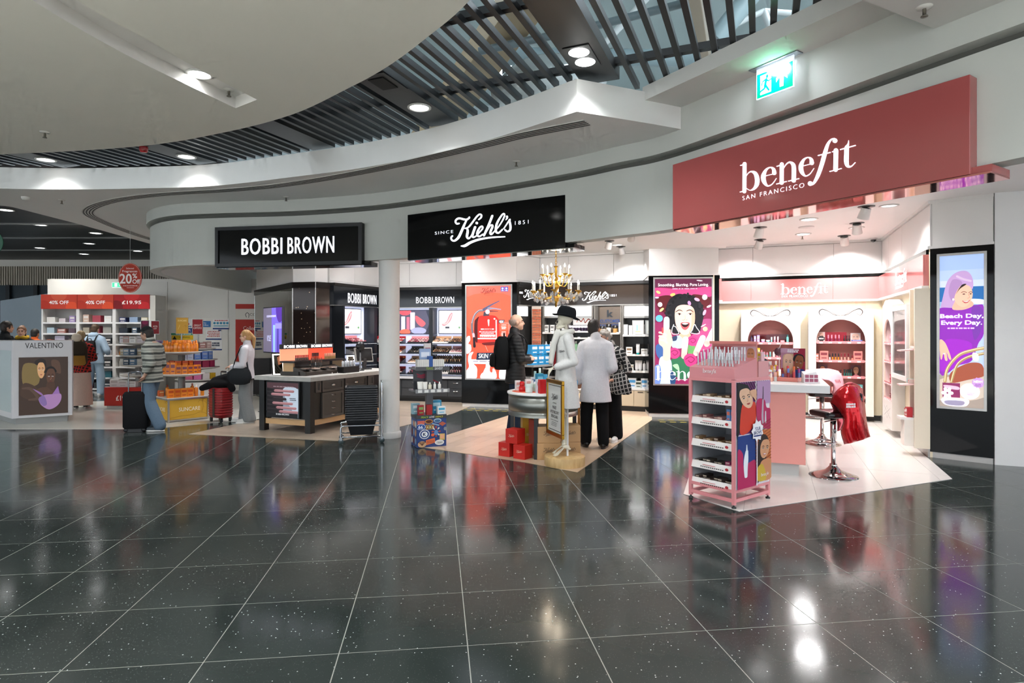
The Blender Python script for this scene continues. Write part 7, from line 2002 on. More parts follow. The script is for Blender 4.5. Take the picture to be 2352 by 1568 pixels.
# side print (right face)
TS=Matrix.Translation((L,0,0))@Matrix.Rotation(math.pi/2,4,'Z')
mb=MB(TS);mb.box(.02,dp-.02,-.004,.002,.158,1.07,'#e8dce4','card');sp_=mb.build('side_panel',t)
A=Art((457,370,735,1395),dp-.04,.91,.02,.159,-.0045,'print',.0003,TS)
A.rect(457,370,735,1395,'#e9dfe6');A.rect(457,372,611,878,'#7a3a72')
for k in range(16):A.stroke([(440+18*k,360),(520+18*k,560)],7,'#3a1c3c',k=1)
A.rect(611,360,618,900,'#e9dfe6');A.rect(457,372,470,878,'#1c1a1c')
A.blob([(457,420),(500,385),(555,420),(570,520),(540,640),(500,760),(470,878),(457,878)],'#171517');A.blob([(500,590),(560,570),(610,590),(611,760),(560,850),(500,878),(480,820)],'#cf3f2c')
art_face(A,535,530,52,95,'#e3b697','#a8443e','#241815',-.25);A.blob([(560,460),(611,455),(611,560),(590,530),(570,500)],'#dca98a')
A.rect(618,372,735,600,'#b58fb5');A.blob([(618,560),(680,560),(700,640),(735,670),(735,850),(660,830),(618,740)],'#b52a5c');A.stroke([(670,430),(668,560)],[5,9],'#4a3a46');A.stroke([(668,560),(664,720),(668,795)],[12,16,14],'#b9a6b4');A.stroke([(690,680),(690,790)],[8,16],'#cfc4cc')
A.rect(457,884,606,1395,'#1f3a7c');A.blob([(457,1030),(500,1060),(505,1180),(560,1150),(606,1160),(606,1395),(457,1395)],'#b52a5c');A.stroke([(531,980),(531,1040)],[6,14],'#dfe4ec');A.stroke([(531,1040),(525,1120),(522,1200),(524,1285)],[22,36,32,24],'#e6ebf2')
A.rect(611,860,735,1350,'#c9703c')
for k in range(14):A.stroke([(600,840+30*k),(735,760+30*k)],6,'#8f3f24',k=1)
A.blob([(620,1000),(650,905),(700,930),(720,1040),(700,1110),(660,1240),(630,1350),(611,1350)],'#2a1a14');A.blob([(640,1190),(690,1150),(735,1180),(735,1350),(650,1350)],'#c98a62');A.blob([(615,1230),(660,1200),(690,1350),(615,1350)],'#c9a83c');art_face(A,678,1050,42,88,'#d39a74','#a2484a','#241410',.1,True);A.rect(604,884,612,1395,'#e9dfe6')
A.poly([(612+(52 if k%2 else 40)*math.cos(k*math.pi/9),855+(112 if k%2 else 86)*math.sin(k*math.pi/9))for k in range(18)],'#eeeaee');A.text('YOUR',588,818,638,854,'#24356e',bold=.02);A.text('BROWS',580,858,646,892,'#24356e',bold=.02);A.rect(580,898,646,912,'#24356e')
art_logo(A,BLOGO,640,1322,68,'#f4eef0',None,1.8);A.build('side_print',sp_)
# tester box on top
t=thing('brow_tester_box','pink acrylic tester box of brow pens on top of the pink cabinet','display',(pb.P.x,pb.P.y,1.104),pb.rz)
mb=MB();mb.add([(.01,-.0,0),(L+.0,0,0),(L,.34,0),(.01,.34,0),(.01,0,.085),(L,0,.085),(L,.34,.17),(.01,.34,.17)],[(3,2,1,0),(4,5,6,7),(0,1,5,4),(1,2,6,5),(2,3,7,6),(3,0,4,7)],'#dd8b90','gloss');mb.build('body',t)
mb=MB();put_logo(mb,BLOGO,.15,.03,.14,-.001,'#efe4e4','satin',.002);mb.build('logo',t)
mb=MB();mb.box(.01,L,.34,.35,0,.29,'#d8827c','gloss');bk=mb.build('back_panel',t)
A=Art((0,0,100,30),L-.03,.13,.025,.14,.3395,'print');A.rect(0,0,100,30,'#b9545c');A.blob([(46,0),(100,0),(100,30),(50,30)],'#c9a0a8');art_face(A,88,18,9,14,'#b97c58','#8a3a3a');A.text('BROWS',6,6,30,18,'#f4e4e4',bold=.02);A.build('print',bk)
mb=MB();mb.box(.01,L+.003,.30,.352,.29,.315,'#cf7a72','satin');mb.build('header',t)
k=0
for j in range(3):
 for i in range(11):
  x_=.06+.035*i;y_=.06+.09*j
  z_=1.104+.085+.085*(y_/.34)
  o=put('brow_pen',pmesh('stick',.0065,.12,'#b9bcc0','#d9dce0'),ORD[i]+' silver brow pen from left in the '+['front','middle','back'][j]+' row of the tester box','pen',pb.world(x_+.006*(i%2),y_,z_),pb.rz,'brow pens in the tester box')
  o.rotation_euler=(random.uniform(-.12,.05),random.uniform(-.12,.12),pb.rz)
t=thing('brow_rear_box','small pink tester box with yellow bottle behind the brow pens','display',(pb.P.x,pb.P.y,1.104),pb.rz)
mb=MB();mb.box(.03,L,.37,dp-.02,0,.14,'#e09a9c','gloss');mb.build('body',t)
put('yellow_bottle',pmesh('bottle',.026,.15,'#c9c222','#e8ecee'),'yellow bottle with clear cap on the small pink tester box','bottle',pb.world(L-.06,.41,1.244),pb.rz)
put('product_box',pmesh('box',.08,.05,.08,'#e6b9c0','#e0b42c'),'pink and yellow carton on the small pink tester box','box',pb.world(L-.07,.49,1.244),pb.rz)

# ---------------- pink counter
pq=Vector((3.03,6.29));pp=Plane(pq-E2*1.05,pq);L=pp.L;LN=2.7
t=thing('pink_counter','long salmon pink service counter with white top beside the bar stools','counter',(pp.P.x,pp.P.y,.004),pp.rz)
mb=MB();mb.box(0,L,0,LN,.125,.875,'#ee9d92','satin');mb.build('body',t,bevel=.003)
mb=MB();mb.box(.03,L-.06,.05,LN-.05,0,.125,'#bdbab6','satin');mb.build('kick_plate',t)
mb=MB();mb.box(-.05,L+.22,-.06,LN+.05,.875,.955,'#f3f1f0','satin');mb.build('worktop',t,bevel=.004)
QZ=.959
def qput(name,me,lb,cat,px,D,rz=0.0):put(name,me,lb,cat,((px-CX)/F*D,D,QZ),pp.rz+rz,'testers on the pink counter')
pt=Plane((at(1786,0,6.9).x,6.9),(at(1842,0,6.72).x,6.72))
t=thing('tester_stand','coral tester tray with tall two face picture card on the pink counter','display',(pt.P.x,pt.P.y,QZ),pt.rz)
mb=MB();mb.box(-.12,pt.L,-.14,.1,0,.045,'#ef8a7c','gloss');mb.build('tray',t,bevel=.004)
mb=MB();mb.box(0,pt.L,.1,.11,0,.36,'#8a1f34','card');cd=mb.build('picture_card',t)
A=Art((585,770,968,1240),pt.L,.36,0,0,.0995,'print');A.rect(585,770,790,1240,'#b9839c');A.rect(790,770,968,1240,'#9c1f3e');A.blob([(620,930),(650,860),(760,850),(790,880),(790,1130),(640,1130)],'#d3b08c');art_face(A,705,985,76,125,'#e9bfa6','#c45a60','#8a6240',.05);A.rect(790,850,800,1240,'#a12744');A.blob([(790,900),(850,850),(940,870),(965,950),(940,960),(800,960)],'#17161a');art_face(A,875,985,72,110,'#8f5434','#7a2a30','#120c0a',.2,True);A.blob([(800,1100),(960,1080),(968,1240),(800,1240)],'#2b4a94');A.rect(585,770,790,835,'#c79ab4');lines(A,680,880,[795,820],20,'#efe6ee',6);A.build('print',cd)
cols=['#c23a3c','#e0642c','#9c3a86','#b59ac9','#d98a4a','#e2b04a','#5a7ac9','#c9587c','#a51f2c','#7a1c2c','#d8404a','#6b86d0']
for k in range(12):put('makeup_tester',pmesh('stick',.014,.07+.05*((k*5)%3)/2,cols[k],cols[(k+3)%12]),ORD[k]+' colourful tester from left in the coral tray','tester',pt.world(-.1+(pt.L+.08)*k/11.5,-.06+.07*(k%2),QZ+.045),0,'testers in the coral tray')
t=thing('table_mirror','dark oval table mirror standing behind the brow cabinet','mirror',((1753-CX)/F*6.95,6.95,QZ),.2)
mb=MB();mb.lathe([(.05,0),(.05,.01),(.008,.02),(.008,.06)],14,c='#3a3d42',m='satin');mb.build('foot',t)
mb=MB(Matrix.Translation((0,0,.17))@Matrix.Rotation(math.pi/2,4,'X'));mb.lathe([(0.0,-.006),(.075,-.006),(.078,0),(.075,.006),(0,.006)],28,c='#3b4046',m='gloss');mb.build('glass',t)
for k,(px,D,me,lb,cat,nm)in enumerate(((1768,6.85,pmesh('box',.05,.04,.12,'#f2efee','#d9868c'),'white and rose carton beside the oval mirror','box','product_box'),(1778,7.0,pmesh('bottle',.022,.15,'#f4f2f0','#e6c9c4'),'white bottle behind the coral tray','bottle','white_bottle'),(1771,6.7,pmesh('stick',.016,.09,'#f2b6a0','#f4dcd0'),'peach tester beside the oval mirror','tester','makeup_tester'),(1781,6.75,pmesh('stick',.016,.1,'#e9e4e0','#f0b0a4'),'white and peach tester at the left of the coral tray','tester','makeup_tester'),(1766,7.15,pmesh('box',.06,.05,.2,'#efeceb','#e0a8ae'),'tall white carton behind the oval mirror','box','product_box'),(1758,6.5,pmesh('box',.03,.02,.1,'#f0a83c','#f6d28a'),'small orange carton at the near edge of the pink counter','box','product_box'),(1782,7.25,pmesh('bottle',.02,.2,'#e2b82c','#f4efe4'),'yellow bottle behind the picture card','bottle','yellow_bottle'))):qput(nm,me,lb,cat,px,D)
t=thing('hang_tag','dark plum round tag hanging on a white hook above the picture card','tag',((1790-CX)/F*7.3,7.3,QZ),.1)
mb=MB();mb.tube(catmull([(0,0,0),(0,0,.3),(.01,0,.38),(.03,0,.4)],4),.004,6,'#f2f0ee','satin');mb.build('hook',t);mb=MB(Matrix.Translation((-.02,-.01,.31))@Matrix.Rotation(math.pi/2,4,'X'));mb.lathe([(0,-.004),(.05,-.004),(.05,.004),(0,.004)],12,c='#4a1626',m='satin');mb.build('disc',t)
t=thing('sponge_carton','white and plum gridded carton at the right of the pink counter','box',((1860-CX)/F*6.55,6.55,QZ),pp.rz+.2)
mb=MB();mb.add([(-.07,-.05,0),(.09,-.05,0),(.09,.06,0),(-.07,.06,0),(-.07,-.05,.09),(.05,-.05,.12),(.05,.06,.12),(-.07,.06,.12)],[(3,2,1,0),(4,5,6,7),(0,1,5,4),(1,2,6,5),(2,3,7,6),(3,0,4,7)],'#f4eff0','card');mb.build('box',t)
mb=MB()
for i in range(2):
 for j in range(3):mb.box(-.06+.045*j,-.022+.045*j,-.0512,-.05,.012+.042*i,.046+.042*i,'#a8536c','card')
tag(mb.build('printed_squares',t),kind='stuff')

# ---------------- bar stools
def stool(label,x,y,zs,rz,back=True):
 t=thing('bar_stool',label,'stool',(x,y,.004),rz,'bar stools at the pink counter')
 mb=MB();mb.lathe([(.235,0),(.232,.008),(.16,.03),(.08,.06),(.05,.09),(.035,.11),(0,.11)],40,c='#c9c6c6',m='chrome');mb.build('base',t)
 mb=MB();mb.lathe([(.036,.1),(.036,.125),(.022,.13),(.022,.38),(.03,.382),(.03,zs-.06),(0,zs-.06)],20,c='#c9c6c6',m='chrome');mb.build('column',t)
 mb=MB();mb.tube([(-.1+.11*math.cos(a_),.0+.11*math.sin(a_),.36)for a_ in[2*math.pi*k/28 for k in range(28)]],.009,8,'#c9c6c6','chrome',closed=True);mb.build('foot_ring',t)
 mb=MB();mb.tube([(-.06,-.14,zs-.075),(-.2,-.16,zs-.09)],.006,6,'#c9c6c6','chrome');mb.build('lever',t)
 mb=MB();mb.rings([(0,0,zs-.06,.155,.17),(0,0,zs-.055,.18,.19),(0,0,zs-.03,.185,.195),(0,0,zs-.012,.183,.193),(0,0,zs-.002,.165,.178),(0,0,zs,.1,.12)],28,'#1c1d20','gloss',5.0);mb.build('seat',t)
 if back:
  mb=MB(Matrix.Translation((.17,0,zs-.02))@Matrix.Rotation(.18,4,'Y'));mb.rings([(0,0,0,.02,.12),(0,0,.05,.024,.16),(0,0,.16,.024,.17),(0,0,.21,.022,.15),(0,0,.225,.012,.1)],24,'#1c1d20','gloss',3.5);mb.build('backrest',t)
 return t
s1=(3.353,6.36);s2=(4.17,8.2)
stool('front chrome and black bar stool hung with the red foil jacket',s1[0],s1[1],.68,.1)
stool('rear chrome and black bar stool hung with the pink jacket',s2[0],s2[1],.70,-.3)

# ---------------- draped jackets
def drape(name,label,cat,rows,c,m,th=.012,inner=None):
 """cloth sheet given as rows of points (top to bottom), thickened"""
 mb=MB()
 R=[catmull(r,4)for r in rows]
 nr,nc=len(R),len(R[0])
 # smooth down the columns as well
 cols_=[catmull([R[i][j]for i in range(nr)],4)for j in range(nc)]
 nr=len(cols_[0])
 vs=[cols_[j][i]for i in range(nr)for j in range(nc)]
 fs=[(i*nc+j,(i+1)*nc+j,(i+1)*nc+j+1,i*nc+j+1)for i in range(nr-1)for j in range(nc-1)]
 mb.add(vs,fs,c,m,True)
 o=mb.build(name)
 so=o.modifiers.new('thickness','SOLIDIFY');so.thickness=th;so.offset=0
 tag(o,label,cat)
 return o
def atD(x,y,D):return at(x,y,D)
rows=[[atD(1908,925,6.3),atD(1918,902,6.22),atD(1942,886,6.2),atD(1962,884,6.26),atD(1980,892,6.4)],
  [atD(1926,940,6.2),atD(1936,925,6.08),atD(1950,915,6.1),atD(1968,912,6.14),atD(1984,915,6.34)],
  [atD(1938,965,6.12),atD(1946,955,6.02),atD(1958,958,6.08),atD(1974,950,6.06),atD(1988,955,6.26)],
  [atD(1932,990,6.14),atD(1946,990,6.0),atD(1960,985,6.08),atD(1978,985,6.04),atD(1993,985,6.22)],
  [atD(1940,1020,6.14),atD(1954,1017,6.02),atD(1968,1013,6.1),atD(1982,1009,6.06),atD(1998,1003,6.2)]]
jk=thing('foil_jacket','shiny red foil jacket hanging from the back of the front stool','jacket',(0,0,0))
o=drape('cloth',None,None,rows,'#c8101c','foil');o.parent=jk
rows=[[atD(1908,925,6.34),atD(1920,900,6.3),atD(1950,878,6.32),atD(1975,886,6.42)],[atD(1922,960,6.44),atD(1935,930,6.46),atD(1955,910,6.5),atD(1982,915,6.52)],[atD(1924,990,6.4),atD(1940,985,6.44),atD(1960,985,6.5),atD(1984,985,6.5)]]
o=drape('lining',None,None,rows,'#e8606a','foil');o.parent=jk
tl=at(1943,925,6.04);
pj=Plane((at(1943,0,5.99).x,5.99),(at(1965,0,6.01).x,6.01))
mb=MB(pj.T);zz0=at(1954,936,6.0).z;zz1=at(1954,924.5,6.0).z
rr_=random.Random(2)
for q in range(2):
 for k in range(5):
  a_=pj.L*k/5;zq=zz0+(zz1-zz0)*q/2;mb.box(a_,a_+pj.L*.15,-.006,-.003,zq,zq+(zz1-zz0)*rr_.uniform(.32,.42),'#f2eef0','card')
o=tag(mb.build('lettering',jk),kind='stuff')
jp=thing('satin_jacket','pale pink satin jacket draped over the rear stool','jacket',(0,0,0))
rows=[[atD(1848,850,7.9),atD(1870,848,8.2),atD(1900,847,8.3),atD(1925,852,8.25)],[atD(1862,862,7.75),atD(1882,853,7.98),atD(1912,850,8.05),atD(1934,865,8.0)],[atD(1874,868,7.74),atD(1890,858,7.9),atD(1918,866,7.9),atD(1938,885,7.95)],[atD(1912,878,7.8),atD(1918,884,7.76),atD(1926,888,7.8),atD(1937,896,7.92)],[atD(1912,905,7.8),atD(1917,908,7.74),atD(1926,910,7.8),atD(1937,910,7.9)]]
o=drape('cloth',None,None,rows,'#f2b3bc','cloth');o.parent=jp
mb=MB();p0,p1=at(1918,876,7.7),at(1931,871,7.72)
for k in range(8):mb.box(p0.x+.009*k,p0.x+.009*k+.006,p0.y-.002,p0.y,p0.z-(.02 if k%2 else 0),p0.z+.025-(.02 if k%2 else 0),'#d3222c','card')
tag(mb.build('lettering',jp),kind='stuff')
# ================================================================== PERFUME HALL AT THE LEFT
# ---------------- perfume counter with dark portrait
pv=Plane((-8.04,9.80),(-7.40,10.26));L=pv.L
t=thing('perfume_counter','white box counter lettered VALENTINO with a dark portrait at far left','counter',(pv.P.x,pv.P.y,.004),pv.rz)
PVI=pv.T.inverted()
vb=[(PVI@Vector((q[0],q[1],0))).to_2d()for q in((-8.04,9.80),(-7.40,10.26),(-7.95,11.05),(-9.1,10.62))]
mb=MB();mb.prism([tuple(q)for q in vb],.107,1.36,'#d6d4d6','satin');mb.build('body',t,bevel=.006)
vc=sum(vb,Vector((0,0)))/4
mb=MB();mb.prism([tuple(vc+(q-vc)*.86)for q in vb],0,.107,'#9b9c9a','satin');mb.build('plinth',t)
mb=MB();mb.box(.085,L-.06,-.006,0,.15,1.09,'#1c1512','gloss');q=mb.build('portrait_panel',t)
A=Art((200,595,838,1350),L-.145,.94,.085,.15,-.0065,'backlit',.0004);A.rect(200,595,838,1350,'#33251d');A.blob([(260,690),(440,700),(470,850),(430,960),(260,960)],'#6b5a35');A.blob([(270,930),(430,1000),(470,1160),(350,1160),(220,1080)],'#3b2a20');A.blob([(620,640),(720,660),(740,820),(640,760)],'#4a352a')
A.blob([(400,660),(470,612),(540,640),(550,730),(520,700),(430,700)],'#1d1512');art_face(A,485,770,52,100,'#b98d64','#9c5a48','#1d1310',-.02);A.blob([(520,800),(560,735),(640,725),(690,790),(650,800),(560,800)],'#120d0b');art_face(A,610,860,60,105,'#4d3326','#4a2420','#120c0a',.02);A.blob([(560,940),(660,940),(640,1080),(560,1080)],'#3f2a1f');A.blob([(470,1000),(570,1000),(640,1090),(480,1110),(420,1040)],'#452f24')
A.blob([(455,1130),(530,1095),(640,1090),(740,1090),(745,1170),(690,1250),(590,1290),(500,1240),(460,1180)],'#8f6c97');A.blob([(455,1135),(520,1105),(560,1210),(520,1240),(468,1190)],'#6f5a8a');A.poly([(630,1090),(705,985),(728,1085)],'#7d5a92');A.stroke([(380,1010),(470,1070),(500,1095)],[8,26,18],'#7a5a8c');A.stroke([(250,1000),(350,1010),(440,1130),(330,1150)],[20,40,40,20],'#4a382f');A.build('print',q)
mb=MB();put_text(mb,'VALENTINO',L*.21,1.235,L*.84,1.325,-.0008,'#23211f','print');mb.build('lettering',t)
pvl=Plane(vb[3],vb[0])
mb=MB(pvl.T);mb.box(.06,pvl.L-.05,-.004,0,.2,1.2,'#b9c6c6','satin');mb.build('side_panel',t,bevel=.002)
# ---------------- fragrance shelving
HX=[(95,178.5),(178.5,262),(262,345)]
YS=(740,765,790,815.5,842,867,892)
D0=14.85
def hx(px):return(px-CX)/F*D0
def hz(y):return EYE-(y-HY)/F*D0
FG='fragrance boxes on the hall shelves'
pal=[[('#ece9e2',.2,.13),('#d9cfd2',.16,.1),('#a78fc0',.14,.16)],[('#cfb3a0',.14,.19),('#a83a4a',.2,.17),('#e9e7e4',.17,.16)],[('#2a2f5c',.16,.12),('#8fa6c4',.2,.13),('#d9cfae',.15,.12)],
 [('#b4c9d4',.18,.14),('#a86a5f',.2,.11),('#54404a',.16,.12)],[('#a8a08e',.15,.14),('#b04a5c',.15,.18),('#9c9a92',.2,.15)],[('#1d2530',.2,.13),('#41566b',.12,.14),('#dfe2e4',.14,.14)],
 [('#a85a3c',.1,.12),('#cfc6d8',.24,.2),('#4a3f3a',.16,.13)],[('#3b3f40',.15,.14),('#24282c',.16,.14),('#202428',.18,.15)],[('#3d565e',.16,.12),('#2b3a2c',.1,.13),('#c99a90',.18,.13)],
 [('#d8d4d0',.2,.12),('#8f8a94',.15,.12),('#b9a9a0',.16,.1)],[('#d9d9de',.15,.12),('#e2e2e6',.2,.12),('#c9c9ce',.16,.12)],[('#e07a1e',.22,.09),('#3a2f2c',.08,.14),('#2c4a78',.2,.15)],
 [('#c9b9a0',.2,.12),('#9c8a7a',.18,.13),('#6b5f5a',.15,.12)],[('#2a2c2b',.18,.16),('#383c3a',.16,.15),('#1f2222',.18,.16)],[('#d4d2cc',.16,.14),('#3c3c3c',.08,.14),('#b9a98a',.2,.13)],
 [('#a9a4a0',.2,.12),('#8f8478',.18,.12),('#c0b4ac',.15,.12)],[('#d9d6d2',.15,.12),('#20343a',.16,.13),('#1f5a66',.2,.15)],[('#e4e4e2',.24,.12),('#7c93a6',.18,.13),('#dcdcda',.14,.1)],
 [('#8a3a4c',.16,.16),('#6b6f74',.16,.12),('#a9a4a0',.16,.12)],[('#9c1f4c',.18,.2),('#1d1f24',.14,.14),('#2a2f38',.2,.14)],[('#26282a',.16,.12),('#e2e2e0',.16,.1),('#8f8a84',.16,.12)]]
UN=['left','middle','right']
SHN=['top','second','third','fourth','fifth','sixth','bottom']
for u,(xa,xb)in enumerate(HX):
 x0,x1=hx(xa),hx(xb)
 hc=('#c8402a','#c8402a','#a8161c')[u]
 t=thing('shelving_unit',['left white shelving unit headed 40% OFF in the perfume hall','middle white shelving unit headed 40% OFF behind the blue hoodie','right white shelving unit headed £19.95 in the perfume hall'][u],'shelving',(0,0,.0),0,'white perfume shelving units')
 mb=MB();mb.box(x0,x1,D0+.42,D0+.44,.02,2.42,'#c9c6c0','satin');mb.build('back_panel',t)
 for x in(x0,x1-.04):
  mb=MB();mb.box(x,x+.04,D0,D0+.42,0,2.42,'#e9e7e3','satin');mb.build('side_panel',t)
 mb=MB();mb.box(x0+.04,x1-.04,D0+.02,D0+.42,2.40,2.42,'#e9e7e3','satin');mb.build('top',t)
 mb=MB();mb.box(x0+.005,x1-.005,D0-.02,D0,2.07,2.42,hc,'card');hd=mb.build('header',t)
 A=Art((0,0,100,40),x1-x0-.01,.35,x0+.005,2.07,D0-.0205,'print');A.rect(0,0,100,40,hc);A.ell_(50,2,22,16,('#d8583c','#d8583c','#c02428')[u]);A.blob([(70,40),(75,22),(95,22),(100,34),(100,40)],('#e0502c','#e0502c','#c8242a')[u]);A.blob([(0,18),(20,20),(25,40),(0,40)],('#b8321e','#b8321e','#7d0f18')[u]);A.text(('40% OFF','40% OFF','£19.95')[u],23,17,77,27,'#fff6f2',bold=.02);A.build('print',hd)
 for k,y in enumerate(YS):
  z=hz(y)
  mb=MB();mb.box(x0+.04,x1-.04,D0+.01,D0+.42,z-.02,z,'#e4e2de','satin');s_=mb.build('shelf',t)
  mb=MB();mb.box(x0+.04,x1-.04,D0,D0+.01,z-.035,z+.004,'#efeeec','satin');mb.build('price_strip',s_)
  cells=pal[(k*3+u)%21]
  x=x0+.08
  for j,(c,w_,h_)in enumerate(cells):
   n_=2 if j==1 and k%2==0 else 1
   put('fragrance_box',pmesh('box',w_,.14,h_,c,None if(j+k)%2 else '#e6e0da'),['left','middle','right'][j]+' fragrance box on the '+SHN[k]+' shelf of the '+UN[u]+' hall unit','box',(x+w_/2,D0+.14,z),0,FG)
   x+=w_+(.77-.08-sum(q[1]for q in cells))/2
 mb=MB();mb.box(x0+.04,x1-.04,D0+.02,D0+.4,0,.06,'#d9d7d3','satin');mb.build('plinth',t)
mb=MB();mb.box(hx(345),hx(357),D0,D0+.44,0,2.40,'#cdc9c1','satin');struct(mb.build('wall_shelving_end'))
# small green exit sign above the shelves
t=thing('exit_sign','small green exit sign above the perfume shelves','exit sign',(hx(220),15.708,hz(654)))
mb=MB();mb.box(-.17,.17,0,.04,0,.13,'#dff5ee','screen');mb.build('case',t);A=Art((0,0,100,36),.34,.13,-.17,0,-.0006,'screen');A.rect(2,2,98,34,'#49c79a');A.rect(20,6,40,30,'#e9fff6');A.rect(55,14,80,22,'#e9fff6');A.build('print',t)
# red hanging oval
D1=11.0
t=thing('hanging_sign','red oval hanging sign reading selected fragrances 20% off','sign',((299-CX)/F*D1,D1,0))
zc2=EYE-(638-HY)/F*D1
mb=MB(Matrix.Translation((0,0,zc2))@Matrix.Rotation(math.pi/2,4,'X'));mb.add(*[[(p[0],p[1],z)for z in(-.006,.006)for p in ellipse(0,0,.21,.267,36)],[tuple(range(36)),tuple(range(71,35,-1))]+[(i,(i+1)%36,36+(i+1)%36,36+i)for i in range(36)]],'#c8391f','card');bd=mb.build('board',t)
A=Art((-100,-127,100,127),.42,.534,-.21,zc2-.267,-.0068,'print');A.ell_(0,0,97,124,'#f0d8cc');A.ell_(0,0,95,122,'#c23f24');A.ell_(0,0,84,110,'#b9331c');A.text('Selected',-32,-90,34,-74,'#f4e6de');A.text('Fragrances',-64,-66,64,-42,'#fff6f0',bold=.01);A.text('20',-88,-36,16,50,'#fff6f0',bold=.02);A.text('%',22,-38,62,4,'#fff6f0',bold=.02);A.text('Off',22,12,88,50,'#fff6f0',bold=.02);lines(A,-60,66,[68],7,'#f0d0c4',4);lines(A,-30,36,[84],4,'#f0d0c4',5);A.build('print',bd)
mb=MB();mb.tube([(0,0,zc2+.262),(0,0,ZS)],.003,5,'#c9c8c4','metal');mb.build('wire',t)
t=thing('hanging_sign','edge of a dark green round hanging sign at the left picture edge','sign',(at(-22,557,9.5).x,9.5,0))
zg=at(0,557,9.5).z
mb=MB(Matrix.Translation((0,0,zg))@Matrix.Rotation(math.pi/2,4,'X'));mb.lathe([(0,-.006),(.2,-.006),(.2,.006),(0,.006)],32,c='#0f5a3c',m='card',smooth=False);mb.build('board',t)
mb=MB();mb.tube([(0,0,zg+.19),(0,0,4.12)],.003,5,'#c9c8c4','metal');mb.build('wire',t)

# ---------------- stands
def tray_shelf(t,x,y,z,r,name='tray'):
 mb=MB();mb.lathe([(r*.25,z-.06),(r*.8,z-.035),(r,z-.012),(r,z),(0,z)],28,(x,y,0),'#d5d0c8','satin');mb.build(name,t)
def sign_holder(t,x,y,z0,z1,w_,c,txt,tc,y_=-.02,zb=0.0,fr='#8a8884'):
 mb=MB();mb.tube([(x,y,zb),(x,y,z1)],.012,8,'#8f8d8a','metal');mb.build('sign_post',t)
 mb=MB();mb.box(x-w_/2,x+w_/2,y-.022,y-.012,z0,z1,fr,'metal');b_=mb.build('sign_frame',t)
 A=Art((0,0,100,130),w_-.016,z1-z0-.016,x-w_/2+.008,z0+.008,y-.0225,'print');A.rect(0,0,100,130,c)
 for s_,a,b,cc,d in txt:A.text(s_,a,b,cc,d,tc,bold=.015)
 return A,b_
ps=Plane((-5.70,10.10),(-5.27,10.60));L=ps.L;dp=.62
t=thing('suncare_stand','yellow SUNCARE display stand with round trays of orange bottles','display stand',(ps.P.x,ps.P.y,.004),ps.rz)
zp=.385
mb=MB();mb.box(.012,L-.012,.012,dp-.012,.03,zp-.02,'#d9a93c','satin');b0=mb.build('plinth',t)
mb=MB()
for x_ in(0,L-.025):
 for y_ in(0,dp-.025):mb.box(x_,x_+.025,y_,y_+.025,0,zp,'#d9d8d6','metal')
for z in(.01,zp-.025):
 for y_ in(0,dp-.025):mb.box(.025,L-.025,y_,y_+.025,z,z+.025,'#d9d8d6','metal')
 for x_ in(0,L-.025):mb.box(x_,x_+.025,.025,dp-.025,z,z+.025,'#d9d8d6','metal')
mb.build('edge_frame',t)
mb=MB();mb.box(0,L,0,dp,zp,zp+.012,'#cfcac4','satin');mb.build('plinth_top',t)
def palm(A,x,y,s):
 A.stroke([(x,y),(x+6*s,y-20*s),(x+3*s,y-42*s)],1.2,'#8f6a1c')
 for a in((-18,-2),(-12,-12),(2,-14),(14,-8),(16,4)):A.stroke([(x+3*s,y-42*s),(x+3*s+a[0]*.6*s,y-42*s+a[1]*s-3*s),(x+3*s+a[0]*s,y-42*s+a[1]*s+6*s)],1.0,'#8f6a1c')
A=Art((0,0,200,100),L-.03,zp-.06,.015,.035,.0115,'print');A.rect(0,0,200,100,'#d6a63a');A.text('SUNCARE',50,40,160,60,'#f6ead0',bold=.01);palm(A,168,70,1.3);A.stroke([(5,92),(60,84),(120,82),(160,72),(195,84)],1.2,'#8f6a1c');A.build('print',b0)
A=Art((0,0,200,100),dp-.03,zp-.06,.015,.035,.0115,'print',T=Matrix.Rotation(-math.pi/2,4,'Z')@Matrix.Translation((-dp,0,0)));A.rect(0,0,200,100,'#d6a63a');A.text('SUNCARE',40,40,150,60,'#f6ead0',bold=.01);palm(A,160,70,1.3);A.build('side_print',b0)
cx_s,cy_s=L/2,dp/2
mb=MB();mb.lathe([(.055,zp+.012),(.055,1.16),(0,1.16)],16,(cx_s,cy_s,0),'#7a7672','satin');mb.build('column',t)
tray_shelf(t,cx_s,cy_s,.79,.36);tray_shelf(t,cx_s,cy_s,1.165,.32)
A,b_=sign_holder(t,cx_s,cy_s,1.47,1.755,.21,'#b98f34',[('SUNCARE',12,16,88,30)],'#e2c98a',zb=1.165);palm(A,76,110,.9);A.stroke([(16,96),(30,60)],2,'#e2c98a');A.build('print',b_)
OG='orange sun care on the yellow suncare stand'
ORG=('#e8811e','#d9741a','#ee8f2c')
def ring(center,z,r,n,a0,a1,me_f,lb_f,nm,cat,group):
 for k in range(n):
  a_=a0+(a1-a0)*(k+.5)/n
  p=Vector(center)+Vector((r*math.cos(a_),r*math.sin(a_)))
  put(nm,me_f(k),lb_f(k),cat,(p.x,p.y,z),a_+math.pi/2,group)
cw=ps.world(cx_s,cy_s);cc=(cw[0],cw[1])
ring(cc,1.169,.26,15,-math.pi*1.05,.05,lambda k:pmesh('bottle',.038,.17+.012*(k%3),ORG[k%3],'#d9741a'),lambda k:ORD[k]+' orange sun lotion bottle from left on the top suncare tray','lotion_bottle','bottle',OG)
ring(cc,1.169,.15,8,-math.pi*1.05,.05,lambda k:pmesh('tube',.032,.2,ORG[(k+1)%3],'#c9661a'),lambda k:ORD[k]+' orange tube from left behind the bottles on the top suncare tray','lotion_tube','tube',OG)
